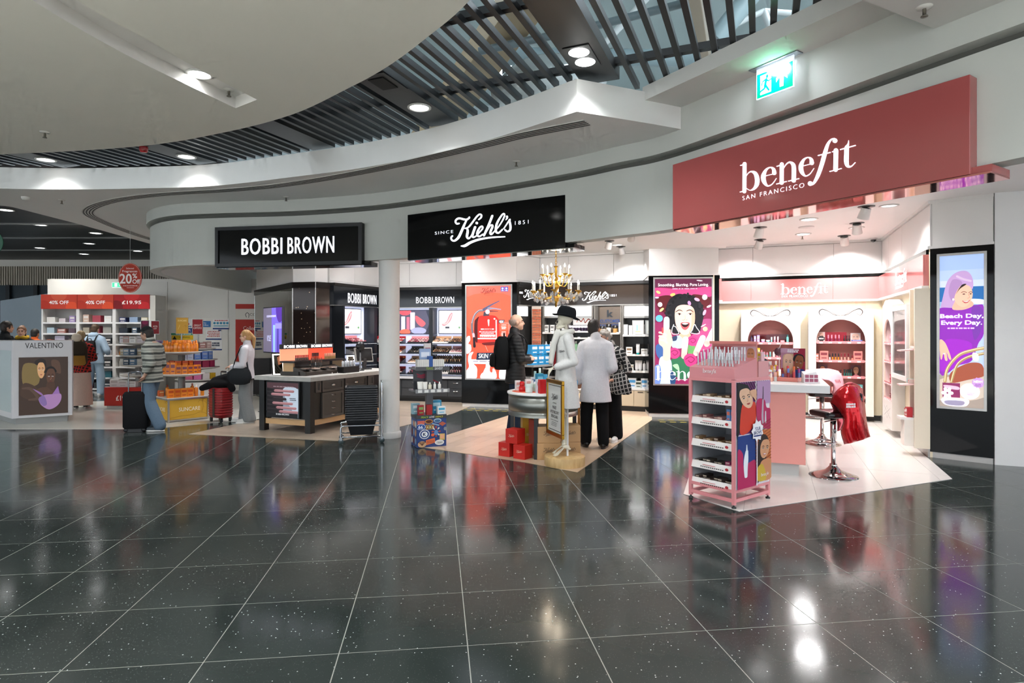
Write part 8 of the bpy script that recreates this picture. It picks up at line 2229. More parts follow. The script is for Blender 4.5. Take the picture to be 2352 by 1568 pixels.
ring(cc,.794,.30,12,-math.pi*1.05,.05,lambda k:pmesh('box',.085,.05,.2 if k<7 else.15,ORG[k%2],'#7a3a4c'),lambda k:ORD[k]+' orange carton from left on the middle suncare tray','lotion_carton','box',OG)
ring(cc,.794,.17,6,-math.pi*1.05,.05,lambda k:pmesh('box',.09,.05,.22,'#c9501e','#e8811e'),lambda k:ORD[k]+' red orange carton from left behind the middle suncare row','lotion_carton','box',OG)
for i in range(2):
 for k in range(6):
  if i==0:me=pmesh('box',.1,.06,.15,ORG[k%3],'#c9501e')if k<4 else pmesh('bottle',.03,.2,ORG[k%3],'#f0e2d2')
  else:me=pmesh('bottle',.032,.19,ORG[(k+1)%3],'#8a3a1c')if k%2 else pmesh('box',.08,.07,.1,'#e0642c','#f2c08a')
  put('lotion_bottle' if(i==0 and k>3)or(i==1 and k%2)else 'lotion_carton',me,ORD[k]+' orange sun care pack from left in the '+('front' if i==0 else 'rear')+' row on the suncare plinth','sun care',ps.world(.07+.103*k,.09+(.42 if i else 0),zp+.016),ps.rz,OG)
# great offers stand behind
p0=(at(455,763,12.4).x,12.4)
t=thing('offers_stand','round tiered stand of gift boxes under a GREAT OFFERS sign','display stand',(p0[0],p0[1],0))
mb=MB();mb.lathe([(.42,0),(.42,.5),(.4,.51),(0,.51)],32,c='#d9d6d0',m='satin');mb.build('drum',t)
mb=MB();mb.lathe([(.055,.51),(.055,1.18),(0,1.18)],16,c='#7a7672',m='satin');mb.build('column',t)
for z,r in((.56,.42),(.80,.40),(.955,.36),(1.18,.33)):tray_shelf(t,0,0,z,r)
A,b_=sign_holder(t,0,0,1.46,1.77,.22,'#a01c24',[('GREAT',14,44,86,62),('OFFERS',8,68,92,86)],'#f4dcd4',zb=1.18);A.build('print',b_)
GG='gift boxes on the great offers stand'
ring(p0,1.184,.22,6,-math.pi,0,lambda k:pmesh('box',.12,.1,.11+.02*(k%2),('#c29a94','#a9786f','#d0aea8')[k%3],'#e9d9d2'),lambda k:ORD[k]+' dusty rose gift box from left on the top offers tray','gift_box','box',GG)
ring(p0,.959,.26,7,-math.pi,0,lambda k:pmesh('box',.11,.08,.16,('#cfcdd8','#c9c4d4','#5f80c4','#6b8ac9')[min(3,k//2)],'#9aa6c4'),lambda k:ORD[k]+' pastel gift box from left on the second offers tray','gift_box','box',GG)
ring(p0,.804,.29,7,-math.pi,0,lambda k:pmesh('box',.13,.1,.1 if k<4 else.15,('#d2ccc8','#3a2a2a','#8a1f44','#a02a54')[(k//2)%4],None),lambda k:ORD[k]+' gift box from left on the third offers tray','gift_box','box',GG)
ring(p0,.564,.31,7,-math.pi,0,lambda k:pmesh('box',.13,.1,.12,('#d06a9c','#e0d8d4','#e0b42c','#c9587c')[k%4],None),lambda k:ORD[k]+' bright gift box from left on the bottom offers tray','gift_box','box',GG)
# 19.95 stand
p1=(at(300,763,12.2).x,12.2)
t=thing('price_stand','red bin stand lettered £19.95 with white trays in the perfume hall','display stand',(p1[0],p1[1],0))
mb=MB();mb.cbox(0,0,.06,.72,.5,.36,'#b82a20','card');b_=mb.build('bin',t)
A=Art((0,0,100,50),.72,.36,-.36,.06,-.251,'print');A.rect(0,0,100,50,'#b82a20');A.blob([(60,50),(66,20),(100,14),(100,50)],'#8f1a18');A.text('£19.95',32,22,76,36,'#fbeee8',bold=.02);A.build('print',b_)
mb=MB();mb.cbox(0,0,0,.66,.44,.06,'#c9c6c0','satin');mb.build('plinth',t)
mb=MB();mb.lathe([(.05,.42),(.05,1.36),(0,1.36)],14,(.15,0,0),'#8f8d8a','satin');mb.build('column',t)
for z in(.66,.86,1.05,1.3):tray_shelf(t,.15,0,z,.32)
A,b_=sign_holder(t,.3,0,1.5,1.74,.17,'#5a1030',[('£19.95',12,76,90,90)],'#d8c8d0',zb=1.3);A.ell_(50,20,40,24,'#8f1a4c');A.build('print',b_)
for k in range(6):
 put('gift_box',pmesh('box',.12,.1,.12,('#e6e4e0','#dcd4d8','#b08a80')[k%3],'#a9a4a0'),ORD[k]+' pale gift box from left on the top tray of the red bin stand','box',(p1[0]+.15+.24*math.cos(math.pi+.52*(k+.5)),p1[1]+.24*math.sin(math.pi+.52*(k+.5)),1.3),0,'gift boxes on the red bin stand')
 put('gift_box',pmesh('box',.11,.1,.13,('#3f566e','#b9a98a','#7c93a6')[k%3],'#dcd8d2'),ORD[k]+' gift box from left on the second tray of the red bin stand','box',(p1[0]+.15+.24*math.cos(math.pi+.52*(k+.5)),p1[1]+.24*math.sin(math.pi+.52*(k+.5)),1.05),0,'gift boxes on the red bin stand')
 put('gift_box',pmesh('box',.11,.1,.12,('#5f7c96','#cfcac0','#46586a')[k%3],'#dcd8d2'),ORD[k]+' gift box from left on the third tray of the red bin stand','box',(p1[0]+.15+.24*math.cos(math.pi+.52*(k+.5)),p1[1]+.24*math.sin(math.pi+.52*(k+.5)),.86),0,'gift boxes on the red bin stand')
for k in range(3):put('gift_box',pmesh('box',.16,.14,.15-.02*k,'#e6e4e2','#c9c4c0'),ORD[k]+' white gift box from left inside the red bin','box',(p1[0]-.24+.17*k,p1[1]-.08,.42),.1,'gift boxes on the red bin stand')
p2=(at(358,763,12.9).x,12.9)
t=thing('offer_table','small round table of lilac boxes under a red 40% OFF sign','display stand',(p2[0],p2[1],0))
mb=MB();mb.lathe([(.22,0),(.22,.02),(.05,.04),(.05,1.14),(0,1.14)],20,c='#8f8d8a',m='satin');mb.build('column',t);tray_shelf(t,0,0,1.2,.3)
A,b_=sign_holder(t,0,0,1.46,1.745,.18,'#8f1a20',[('40%',20,44,80,62),('OFF',28,68,72,84)],'#f4dcd4',zb=1.2);A.build('print',b_)
ring(p2,1.204,.2,6,-math.pi,0,lambda k:pmesh('box',.11,.09,.13,('#b9a4cf','#e4dee6')[k%2],'#7a5a94'),lambda k:ORD[k]+' lilac gift box from left on the small round offer table','gift_box','box','lilac boxes on the offer table')
# ---------------- notices on the white wall
DW=15.73
def notice(label,xa,ya,xb,yb,draw):
 x0,x1=(xa-CX)/F*DW,(xb-CX)/F*DW;z1,z0=EYE-(ya-HY)/F*DW,EYE-(yb-HY)/F*DW
 t=thing('wall_notice',label,'notice',(x0,DW,z0))
 mb=MB();mb.box(0,x1-x0,0,.006,0,z1-z0,'#eceae8','card');mb.build('sheet',t)
 A=Art((0,0,100,100),x1-x0,z1-z0,0,0,-.0006,'print');draw(A);A.build('print',t)
def nd(*ops):
 def f(A):
  for o in ops:
   if o[0]=='r':A.rect(*o[1:])
   elif o[0]=='t':A.text(*o[1:],bold=.01)
   elif o[0]=='l':lines(A,*o[1:])
   elif o[0]=='e':A.ell_(*o[1:])
   elif o[0]=='p':A.poly(*o[1:])
 return f
notice('white notice with red and navy stripes behind the suncare sign',424,732,442,764,nd(('r',0,30,60,44,'#c23a30'),('l',0,90,[55],9,'#3f7fae',2),('p',[(0,66),(100,66),(100,100),(24,100)],'#24407e'),('t','LFL',36,74,84,90,'#e6eaf2')))
notice('yellow warning notice behind the suncare bottles',394,770,444,780,nd(('r',0,0,100,100,'#e9c22c'),('p',[(4,95),(14,10),(24,95)],'#2a2418'),('t','WARNING',34,22,84,60,'#5a4a14')))
notice('green strip notice under the white wall notices',393,765,444,769,nd(('r',0,0,100,100,'#2f8f6a'),('l',20,90,[50],40,'#dff0e6',3)))
notice('blue site office notice beside the great offers sign',466,737,484,751,nd(('r',0,0,100,100,'#2f6cab'),('t','Site',8,18,44,42,'#f0f4fa'),('t','Office',8,54,70,80,'#f0f4fa')))
notice('white notice with five round blue symbols',489,733,526,756,nd(*[('e',10+20*k,38,8,12,'#3f8fb0')for k in range(5)],('l',8,92,[12],8,'#c23a30',3),('r',4,60,96,72,'#7fb4c4'),('r',0,86,100,100,'#24407e')))
notice('white notice with lines of red writing',473,757,509,780,nd(('l',8,90,[18,34,50,66],9,'#d0746c',7),('r',0,88,100,100,'#24407e'),('r',80,0,98,12,'#2a3a6a')))
notice('white notice with blurred dark writing below the red one',484,781,510,804,nd(('l',10,80,[30,52],16,'#3a4256',9),('r',0,88,100,100,'#24407e')))
# red collect panel
x0,x1=(541-CX)/F*15.7,(600-CX)/F*15.7
t=thing('collect_panel','tall red and white panel lettered Collection behind the blonde woman','panel',(x0,15.70,0))
mb=MB();mb.box(0,x1-x0,0,.03,.75,EYE-(698-HY)/F*15.7,'#b8281a','card');b_=mb.build('board',t)
A=Art((541,698,600,830),x1-x0,EYE-(698-HY)/F*15.7-.75,0,.75,-.0006,'print');A.rect(541,698,600,830,'#b5281a');A.rect(541,709,600,733.5,'#e4ddd2');A.stroke([(566,728),(564,722),(568,718),(572,722),(571,729)],1.4,'#4a4642');A.text('CO',574,719,588,725,'#4a4642');A.text('Collect',559,749,590,758,'#f0dcd0');A.build('print',b_)
# dark suitcase-like carts parked by the mirrored column
t=thing('black_cart','black wheeled roll cart parked between the blonde woman and the counter','cart',(at(598,763,13.6).x,13.6,0),.4)
mb=MB();mb.box(-.2,.2,-.18,.18,.14,.92,'#17171a','satin');mb.build('body',t,bevel=.01)
mb=MB();mb.tube([(-.22,-.2,.12),(.22,-.2,.12),(.22,.2,.12),(-.22,.2,.12)],.012,6,'#8f9294','chrome',closed=True);mb.build('frame',t)
for x_ in(-.2,.2):
 for y_ in(-.18,.18):
  mb=MB(Matrix.Translation((x_,y_,.05))@Matrix.Rotation(math.pi/2,4,'X'));mb.lathe([(0,-.015),(.05,-.015),(.05,.015),(0,.015)],14,c='#202124',m='satin');mb.build('castor',t)
# ================================================================== PEOPLE
def puffer():
 m,nt,b=newmat('puffer')
 at_=nt.nodes.new('ShaderNodeAttribute');at_.attribute_name='Col'
 tc=nt.nodes.new('ShaderNodeTexCoord');w=nt.nodes.new('ShaderNodeTexWave');w.bands_direction='Z';w.inputs['Scale'].default_value=6.5;w.inputs['Distortion'].default_value=1.2
 nt.links.new(tc.outputs['Object'],w.inputs['Vector'])
 bp=nt.nodes.new('ShaderNodeBump');bp.inputs['Strength'].default_value=0.35;bp.inputs['Distance'].default_value=0.015
 nt.links.new(w.outputs['Fac'],bp.inputs['Height']);nt.links.new(bp.outputs['Normal'],b.inputs['Normal']);nt.links.new(at_.outputs['Color'],b.inputs['Base Color'])
 b.inputs['Roughness'].default_value=0.6
puffer()
def remeshed(mb,name,parent,voxel,c,m,smooth=4,colf=None):
 """one continuous surface grown round overlapping volumes"""
 me=bpy.data.meshes.new('tmp');me.from_pydata([tuple(p)for p in mb.v],[],mb.f)
 o=bpy.data.objects.new('tmp',me)
 r=o.modifiers.new('r','REMESH');r.mode='VOXEL';r.voxel_size=voxel;r.adaptivity=0
 if smooth:
  s=o.modifiers.new('s','SMOOTH');s.factor=0.5;s.iterations=smooth
 nm=solo(o)
 bpy.data.objects.remove(o);bpy.data.meshes.remove(me)
 nm.name=name
 nm.materials.clear();nm.materials.append(M[m])
 nm.polygons.foreach_set('use_smooth',[True]*len(nm.polygons))
 ca=nm.color_attributes.new('Col','FLOAT_COLOR','CORNER')
 base=(*lin(c),1.0)
 if colf is None:ca.data.foreach_set('color',list(base)*len(nm.loops))
 else:
  vc=[(*lin(colf(v.co)or c),1.0)for v in nm.vertices]
  buf=[]
  for l in nm.loops:buf+=vc[l.vertex_index]
  ca.data.foreach_set('color',buf)
 ob=bpy.data.objects.new(name,nm);COL.objects.link(ob);ob.parent=parent
 return ob
def V(*a):return Vector(a)
def rig(h,pose=None):
 J=dict(head=V(0,-.012,.932),neck=V(0,.008,.855),pelvis=V(0,0,.52),
   shL=V(.100,.005,.788),shR=V(-.100,.005,.788),elL=V(.125,.02,.625),elR=V(-.125,.02,.625),wrL=V(.125,-.03,.485),wrR=V(-.125,-.03,.485),
   hipL=V(.048,0,.50),hipR=V(-.048,0,.50),knL=V(.052,-.01,.275),knR=V(-.052,-.01,.275),anL=V(.054,.012,.045),anR=V(-.054,.012,.045),toL=V(.064,-.085,.018),toR=V(-.064,-.085,.018))
 for k,v in(pose or{}).items():J[k]=Vector(v)
 return{k:v*h for k,v in J.items()}
TOR=[(.50,.088,.062),(.55,.086,.058),(.61,.076,.052),(.67,.080,.055),(.73,.092,.062),(.775,.098,.060),(.81,.085,.050),(.835,.050,.040),(.85,.036,.034)]
def torso(mb,J,h,z0,z1,dr,hem=0.0,top=None,lean=0.0):
 rows=[]
 for z,rx,ry in TOR:
  if z<z0 or z>z1:continue
  rows.append((0,lean*(z-.5)*h,z*h,rx*h+dr,ry*h+dr))
 if z0<.5:rows=[(0,0,z0*h,TOR[0][1]*h+dr+hem,TOR[0][2]*h+dr+hem)]+rows
 mb.rings(rows,22)
 if z1>.82:
  for s_ in 'LR':mb.capsule(J['neck']+Vector((0,0,-.015*h)),J['sh'+s_]+Vector((0,0,.004*h)),.030*h+dr*.4,.030*h+dr*.5,12)
def limb(mb,a,b,r0,r1):mb.capsule(a,b,r0,r1,14)
def hand(mb,wr,d,n,s,curl=.5,thumb=1):
 """palm, four fingers of different length with a knuckle bend, and a thumb from the palm's side"""
 d=Vector(d).normalized();n=Vector(n);n=(n-d*n.dot(d)).normalized();sd=d.cross(n).normalized()*thumb
 mb.capsule(wr,wr+d*.045*s,.019*s,.028*s);mb.capsule(wr+d*.03*s+sd*.012*s,wr+d*.07*s+sd*.018*s,.022*s,.016*s);mb.capsule(wr+d*.03*s-sd*.012*s,wr+d*.068*s-sd*.018*s,.022*s,.016*s)
 for k,l in enumerate((.9,1.0,.95,.75)):
  a=wr+d*.075*s+sd*(.027-.018*k)*s
  b=a+(d*math.cos(curl)+n*math.sin(curl))*.036*l*s;c=b+(d*math.cos(curl*2.1)+n*math.sin(curl*2.1))*.034*l*s
  mb.capsule(a,b,.0092*s,.0085*s,8);mb.capsule(b,c,.0085*s,.007*s,8)
 a=wr+d*.025*s+sd*.024*s;b=a+(d*.6+sd*.7+n*.25).normalized()*.035*s
 mb.capsule(a,b,.011*s,.0095*s,8);mb.capsule(b,b+(d*.9+sd*.15+n*.3).normalized()*.028*s,.0095*s,.0075*s,8)
def head_geo(mb,J,h,turn=0.0,tilt=0.0):
 R=Matrix.Rotation(turn,4,'Z')@Matrix.Rotation(tilt,4,'X')
 H=J['head']
 P=lambda x,y,z:H+(R@Vector((x*h,y*h,z*h)))
 mb.ell(P(0,.006,.014),(.0435*h,.053*h,.053*h),20,14,rot=R);mb.ell(P(0,-.008,-.022),(.036*h,.042*h,.044*h),18,12,rot=R);mb.ell(P(0,-.030,-.048),(.019*h,.018*h,.016*h),12,8,rot=R)
 mb.capsule(P(0,-.046,.006),P(0,-.0555,-.014),.006*h,.0085*h,10);mb.ell(P(0,-.046,-.033),(.014*h,.006*h,.007*h),10,6,rot=R)
 mb.capsule(P(-.02,-.042,.018),P(.02,-.042,.018),.007*h,.007*h,8)
 for s in(-1,1):mb.ell(P(.043*s,.006,-.006),(.006*h,.012*h,.019*h),10,8,rot=R)
 mb.capsule(J['neck'],J['head']+Vector((0,.008*h,-.03*h)),.034*h,.031*h)
 return P,R
def face_col(P,h,R):
 eyes=[P(.017,-.046,.002),P(-.017,-.046,.002)];lips=P(0,-.05,-.034);brows=[P(.018,-.047,.014),P(-.018,-.047,.014)]
 def f(co):
  for e in eyes:
   if(co-e).length<.0075*h:return '#2a1d18'
  for e in brows:
   d=R.inverted()@(co-e)
   if abs(d.z)<.003*h and abs(d.x)<.011*h and d.y<.01*h:return '#4a3528'
  d=R.inverted()@(co-lips)
  if abs(d.x)<.013*h and abs(d.z)<.0055*h and abs(d.y)<.014*h:return '#a8605a'
  return None
 return f
def person(label,loc,rz,h,pose=None,skin='#d9a98c',handL=None,handR=None,turn=0.0,tilt=0.0,voxel=.007,group=None):
 t=thing('person',label,'person',(loc[0],loc[1],loc[2]if len(loc)>2 else 0.0),rz,group)
 J=rig(h,pose)
 mb=MB()
 P,R=head_geo(mb,J,h,turn,tilt)
 torso(mb,J,h,.5,.85,0)
 for s in 'LR':
  limb(mb,J['sh'+s],J['el'+s],.028*h,.023*h);limb(mb,J['el'+s],J['wr'+s],.0225*h,.0155*h)
  limb(mb,J['hip'+s],J['kn'+s],.050*h,.034*h);limb(mb,J['kn'+s],J['an'+s],.033*h,.021*h);limb(mb,J['an'+s]+Vector((0,0,-.015*h)),J['to'+s],.022*h,.016*h)
  hd=handL if s=='L' else handR
  d=(J['wr'+s]-J['el'+s]).normalized()
  if hd is None:hd=(d,Vector((0,-1,.2)),.35)
  hand(mb,J['wr'+s],hd[0],hd[1],h/1.7,hd[2],-1 if s=='L' else 1)
 remeshed(mb,'body',t,voxel,skin,'skin',2,face_col(P,h,R))
 return t,J,P,R
def shoes(t,J,h,c,sole='#e8e6e2',rz=0.0,size=1.0):
 for s in 'LR':
  a,b=J['an'+s],J['to'+s]
  d=Vector((b.x-a.x,b.y-a.y,0));d.normalize()
  mb=MB();A_=Vector((a.x,a.y,0))-d*.03;B_=Vector((b.x,b.y,0))+d*.045*size
  mb.capsule(A_+V(0,0,.045*size),B_+V(0,0,.034*size),.042*size,.034*size,14);mb.capsule(Vector((a.x,a.y,.07)),A_+d*.06+V(0,0,.05),.042*size,.045*size,12)
  zmin=0.001
  mb.v=[Vector((p.x,p.y,max(p.z,zmin+.012)))for p in mb.v]
  sh=remeshed(mb,'shoe',t,.008,c,'satin',3)
  n=18;cen=(A_+B_)/2;L=(B_-A_).length/2+.04*size
  px=Vector((-d.y,d.x,0))
  poly=[(cen+d*(L*math.cos(2*math.pi*k/n))+px*(.046*size*math.sin(2*math.pi*k/n)*(1.05 if math.cos(2*math.pi*k/n)>0 else.9)))for k in range(n)]
  mb=MB();mb.prism([(p.x,p.y)for p in poly],zmin,.022,sole,'satin');mb.build('sole',sh)
def trousers(t,J,h,c,dr=.02,flare=.0,m='cloth',zend=.05,waist=.56,name='trousers',voxel=.011):
 mb=MB();torso(mb,J,h,.5,waist,dr*.45)
 for s in 'LR':
  limb(mb,J['hip'+s],J['kn'+s],.046*h+dr*.5,.036*h+dr+flare*.4)
  e=J['an'+s]+Vector((0,0,(zend-.045)*h))
  mb.capsule(J['kn'+s],e,.035*h+dr+flare*.4,.024*h+dr+flare,16)
 mb.v=[Vector((p.x,p.y,max(p.z,.022)))for p in mb.v]
 return remeshed(mb,name,t,voxel,c,m,5)
def topgarment(t,J,h,c,m='cloth',dr=.025,hem=.47,flare=.01,sleeve=1.0,name='jacket',collar=True,voxel=.010,extra=None,smooth=5,arm=.012):
 mb=MB();torso(mb,J,h,hem,.84,dr,flare)
 for s in 'LR':
  limb(mb,J['sh'+s],J['el'+s],.029*h+arm,.026*h+arm)
  w=J['el'+s]+(J['wr'+s]-J['el'+s])*sleeve
  limb(mb,J['el'+s],w,.027*h+arm,.022*h+arm*.8)
 if collar:mb.capsule(J['neck']+V(0,0,-.02*h),J['neck']+V(0,0,.012*h),.047*h,.042*h)
 if extra:extra(mb)
 return remeshed(mb,name,t,voxel,c,m,smooth)
def cap_hair(t,P,h,c,R,back=.0,top=1.0,fringe=-.01,voxel=.008,extra=None,name='hair'):
 """hair shell over the skull, cut away from the face"""
 mb=MB();mb.ell(P(0,.010,.018),(.049*h*top,.055*h*top,.055*h*top),20,14,rot=R);mb.ell(P(0,.03,-.015),(.043*h,.034*h,.046*h),16,10,rot=R)
 if extra:extra(mb,P)
 o=remeshed(mb,name,t,voxel,c,'hair',2)
 # trim in front of the brow line
 bm=bmesh.new();bm.from_mesh(o.data)
 Ri=R.inverted();c0=P(0,0,0)
 kill=[f for f in bm.faces if(lambda q:q.y<-.020*h and q.z<.030*h+fringe*h)(Ri@(f.calc_center_median()-c0))]
 bmesh.ops.delete(bm,geom=kill,context='FACES')
 bm.to_mesh(o.data);bm.free()
 return o
def backpack(label,t_loc,rz,c,w=.3,d=.17,hh=.44,z0=1.0,group=None,m='cloth'):
 """rucksack worn on a back: local +y lies away from the back"""
 t=thing('backpack',label,'backpack',t_loc,rz,group)
 mb=MB();mb.rings([(0,d/2,z0,w*.42,d*.4),(0,d/2,z0+.04,w*.5,d*.5),(0,d/2,z0+hh*.6,w*.5,d*.5),(0,d/2-.01,z0+hh*.88,w*.44,d*.42),(0,d/2-.02,z0+hh,w*.3,d*.25)],24,c,m,3.5);mb.build('main_bag',t)
 mb=MB();mb.rings([(0,d+.015,z0+.04,w*.38,.03),(0,d+.02,z0+.07,w*.42,.04),(0,d+.015,z0+hh*.42,w*.41,.035),(0,d+.005,z0+hh*.47,w*.38,.02)],20,c,m,3.5);mb.build('front_pocket',t)
 mb=MB();mb.tube(catmull([(-.04,d*.3,z0+hh-.01),(-.03,d*.3,z0+hh+.04),(.03,d*.3,z0+hh+.04),(.04,d*.3,z0+hh-.01)],4),.008,8,c,m);mb.build('grab_handle',t)
 return t
def strap(t,pts,w=.035,c='#17171a',name='strap'):
 mb=MB();mb.tube(catmull(pts,5),w/2,8,c,'cloth',flat=.35);return mb.build(name,t)
Q=math.pi/2
# ---- bald man
h=1.755
bp_=dict(elL=(.11,-.035,.635),elR=(-.11,-.035,.635),wrL=(.01,-.12,.645),wrR=(-.01,-.125,.625),anL=(.054,.03,.045),toL=(.064,-.07,.018))
t,J,P,R=person('bald man in black quilted jacket standing in profile behind the round table',(.05,8.72,.004),Q+.12,h,bp_,'#d8ab93',handL=(V(-1,-.2,.1),V(0,0,-1),.5),handR=(V(1,-.1,.1),V(0,0,-1),.5),tilt=-.06)
topgarment(t,J,h,'#141517','puffer',.034,.44,.012,.96,arm=.02,voxel=.011)
trousers(t,J,h,'#1f2c40',.018,.012,zend=.04);shoes(t,J,h,'#2a2a2c')
mb=MB();mb.ell(P(0,.016,.012),(.0452*h,.0535*h,.046*h),18,12,rot=R);o=remeshed(mb,'hair',t,.008,'#b39a8c','hair',2)
bm=bmesh.new();bm.from_mesh(o.data);c0=P(0,0,0);bmesh.ops.delete(bm,geom=[f for f in bm.faces if f.calc_center_median().y-c0.y<-.004 or f.calc_center_median().z-c0.z>.04],context='FACES');bm.to_mesh(o.data);bm.free()
bk=backpack('large black rucksack worn by the bald man',(.05-.10,8.68,.004),Q+.12,'#131415',.33,.21,.47,.97)
for s in(-1,1):strap(bk,[(.11*s,.02,1.40),(.11*s,-.08,1.47),(.11*s,-.2,1.43),(.12*s,-.255,1.3),(.12*s,-.2,1.12),(.12*s,-.02,1.06)])
# ---- assistant in white coat, seen from behind
h=1.665
t,J,P,R=person('shop assistant in long white coat and black trousers seen from behind',(1.085,7.92,.004),math.pi-.12,h,dict(head=(.012,-.03,.93),elL=(.14,.015,.63),wrL=(.13,-.05,.51),elR=(-.135,.045,.625),wrR=(-.075,-.09,.57),anL=(.075,-.03,.045),toL=(.1,-.12,.018),anR=(-.06,.03,.045),toR=(-.075,-.065,.018),knL=(.07,-.02,.275)),'#c98f70',tilt=.12,turn=-.25)
topgarment(t,J,h,'#dcdade','cloth',.03,.36,.035,.98,name='white_coat',arm=.018,extra=lambda mb:mb.rings([(0,.0,.355*h,.155,.125),(0,0,.45*h,.15,.12),(0,0,.55*h,.145,.11)],22))
trousers(t,J,h,'#0f0f11',.02,.014);shoes(t,J,h,'#111113','#1a1a1c',size=1.05)
cap_hair(t,P,h,'#1c1613',R,extra=lambda mb,P:mb.ell(P(0,-.005,.045),(.042*h,.05*h,.032*h),16,10))
# ---- grey haired woman in plaid
h=1.54
t,J,P,R=person('grey curly haired woman in black and white plaid jacket behind the assistant',(1.36,8.45,.004),-.5,h,dict(head=(-.05,-.03,.925),elL=(.165,.01,.64),wrL=(.075,-.09,.555),elR=(-.13,0,.63),wrR=(-.06,-.1,.56)),'#d6a48c',handL=(V(-.8,-.5,-.2),V(0,0,-1),.6),turn=-.5)
topgarment(t,J,h,'#ffffff','plaid_black',.03,.44,.02,.95,arm=.016)
trousers(t,J,h,'#121214',.025,.03);shoes(t,J,h,'#e4e2de')
def curls(mb,P):
 r=random.Random(3)
 for k in range(26):
  a=r.uniform(0,6.28);b=r.uniform(-.3,1.3);q=P(.052*math.cos(a)*math.cos(b),.012+.056*math.sin(a)*math.cos(b),.01+.056*math.sin(b));mb.ell(q,.017*h,8,6)
cap_hair(t,P,h,'#9a938a',R,extra=curls,fringe=-.012)
t=thing('plaid_bag','black and white plaid bag hanging from the arm of the grey haired woman','bag',(1.475,8.22,.004),-.3)
mb=MB();mb.rings([(0,0,.66,.10,.05),(0,0,.68,.14,.065),(0,0,.78,.13,.06),(0,0,.92,.07,.035),(0,0,.97,.03,.02)],22,'#ffffff','plaid_black',2.5);mb.build('body',t)
mb=MB();mb.tube(catmull([(-.05,0,.95),(-.035,-.01,1.08),(-.01,0,1.14),(.02,.01,1.07),(.04,0,.95)],4),.009,6,'#1a1a1c','cloth');mb.build('handle',t)
# ---- woman with ponytail
h=1.535
pw=(-4.42,10.15)
t,J,P,R=person('blonde woman with ponytail and glasses in white sweater beside the red suitcase',(pw[0],pw[1],.004),-Q+.18,h,dict(elL=(.12,-.01,.625),wrL=(.09,-.125,.60),elR=(-.12,-.02,.625),wrR=(-.05,-.13,.61),anL=(.055,.045,.045),toL=(.065,-.04,.018),anR=(-.055,-.03,.045),toR=(-.065,-.12,.018)),'#e2b59c',handL=(V(-.2,-1,.15),V(0,0,-1),.6),handR=(V(.2,-1,.2),V(0,0,-1),.6),tilt=.08)
topgarment(t,J,h,'#cfcdd2','knit',.028,.475,.012,.93,name='sweater',arm=.02)
trousers(t,J,h,'#7c7f80',.03,.035,zend=.035);shoes(t,J,h,'#c9c8c4')
def pony(mb,P):mb.capsule(P(0,.055,.02),P(0,.085,-.03),.02*h,.022*h);mb.capsule(P(0,.085,-.03),P(0,.075,-.13),.022*h,.010*h)
cap_hair(t,P,h,'#b98f5c',R,extra=pony,fringe=.004)
mb=MB()
for s in(-1,1):mb.tube([P(.018*s+.013*math.cos(a),-.054,.001+.011*math.sin(a))for a in[2*math.pi*k/12 for k in range(12)]],.0012*h,5,'#6a5648','metal',closed=True);mb.tube([P(.031*s,-.053,.003),P(.043*s,.0,.0)],.0011*h,5,'#6a5648','metal')
mb.build('glasses',t)
t=thing('shoulder_bag','big black slouchy shoulder bag worn by the blonde woman','bag',(pw[0]-.02,pw[1]-.19,.004),-Q+.18)
mb=MB();mb.rings([(0,0,.64,.03,.07),(0,0.0,.67,.055,.15),(0,-.01,.76,.07,.19),(0,-.02,.84,.06,.18),(0,.0,.90,.035,.13),(0,.02,.93,.012,.07)],24,'#24272a','cloth',2.4);mb.build('body',t)
strap(t,[(.0,-.12,.86),(-.0,-.09,1.0),(-.03,-.04,1.16),(-.085,.0,1.265),(-.03,.05,1.16),(.0,.10,1.0),(.0,.12,.88)],.04,'#24272a')
# red suitcase and coat on it
sx,sy=(507-CX)/F*10.25,10.25
t=thing('red_suitcase','red ribbed wheeled suitcase beside the yellow suncare stand','suitcase',(sx,sy,.004),-.55)
w_,d_,h_=.36,.24,.5
mb=MB();mb.rings([(0,0,.07,w_/2-.02,d_/2-.02),(0,0,.09,w_/2,d_/2),(0,0,.07+h_-.03,w_/2,d_/2),(0,0,.07+h_,w_/2-.02,d_/2-.02)],32,'#8a1c20','satin',6);mb.build('shell',t)
for k in range(10):
 z=.115+.043*k
 mb=MB();mb.rings([(0,0,z,w_/2+.001,d_/2+.001),(0,0,z+.006,w_/2+.008,d_/2+.008),(0,0,z+.022,w_/2+.008,d_/2+.008),(0,0,z+.028,w_/2+.001,d_/2+.001)],32,'#a02428','satin',6);mb.build('rib',t)
mb=MB();mb.box(-.03,.03,-d_/2-.012,-d_/2-.008,.09,.56,'#17171a','satin');mb.box(-w_/2-.012,-w_/2-.008,-.03,.03,.09,.56,'#17171a','satin');mb.build('zip_band',t)
mb=MB();mb.tube(catmull([(-.09,.06,.56),(-.09,.06,.80),(-.06,.06,.83),(.06,.06,.83),(.09,.06,.80),(.09,.06,.56)],4),.010,8,'#9fa2a5','chrome');mb.build('pull_handle',t)
mb=MB();mb.capsule((-.06,.06,.83),(.06,.06,.83),.016,.016,10,'#17171a','satin');mb.build('grip',t)
for x_ in(-.14,.14):
 for y_ in(-.08,.08):
  mb=MB(Matrix.Translation((x_,y_,.026))@Matrix.Rotation(Q,4,'X'));mb.lathe([(0,-.014),(.026,-.014),(.026,.014),(0,.014)],14,c='#17171a',m='satin');mb.build('wheel',t)
  mb=MB();mb.box(x_-.016,x_+.016,y_-.02,y_+.02,.03,.075,'#1d1d20','satin');mb.build('wheel_fork',t)
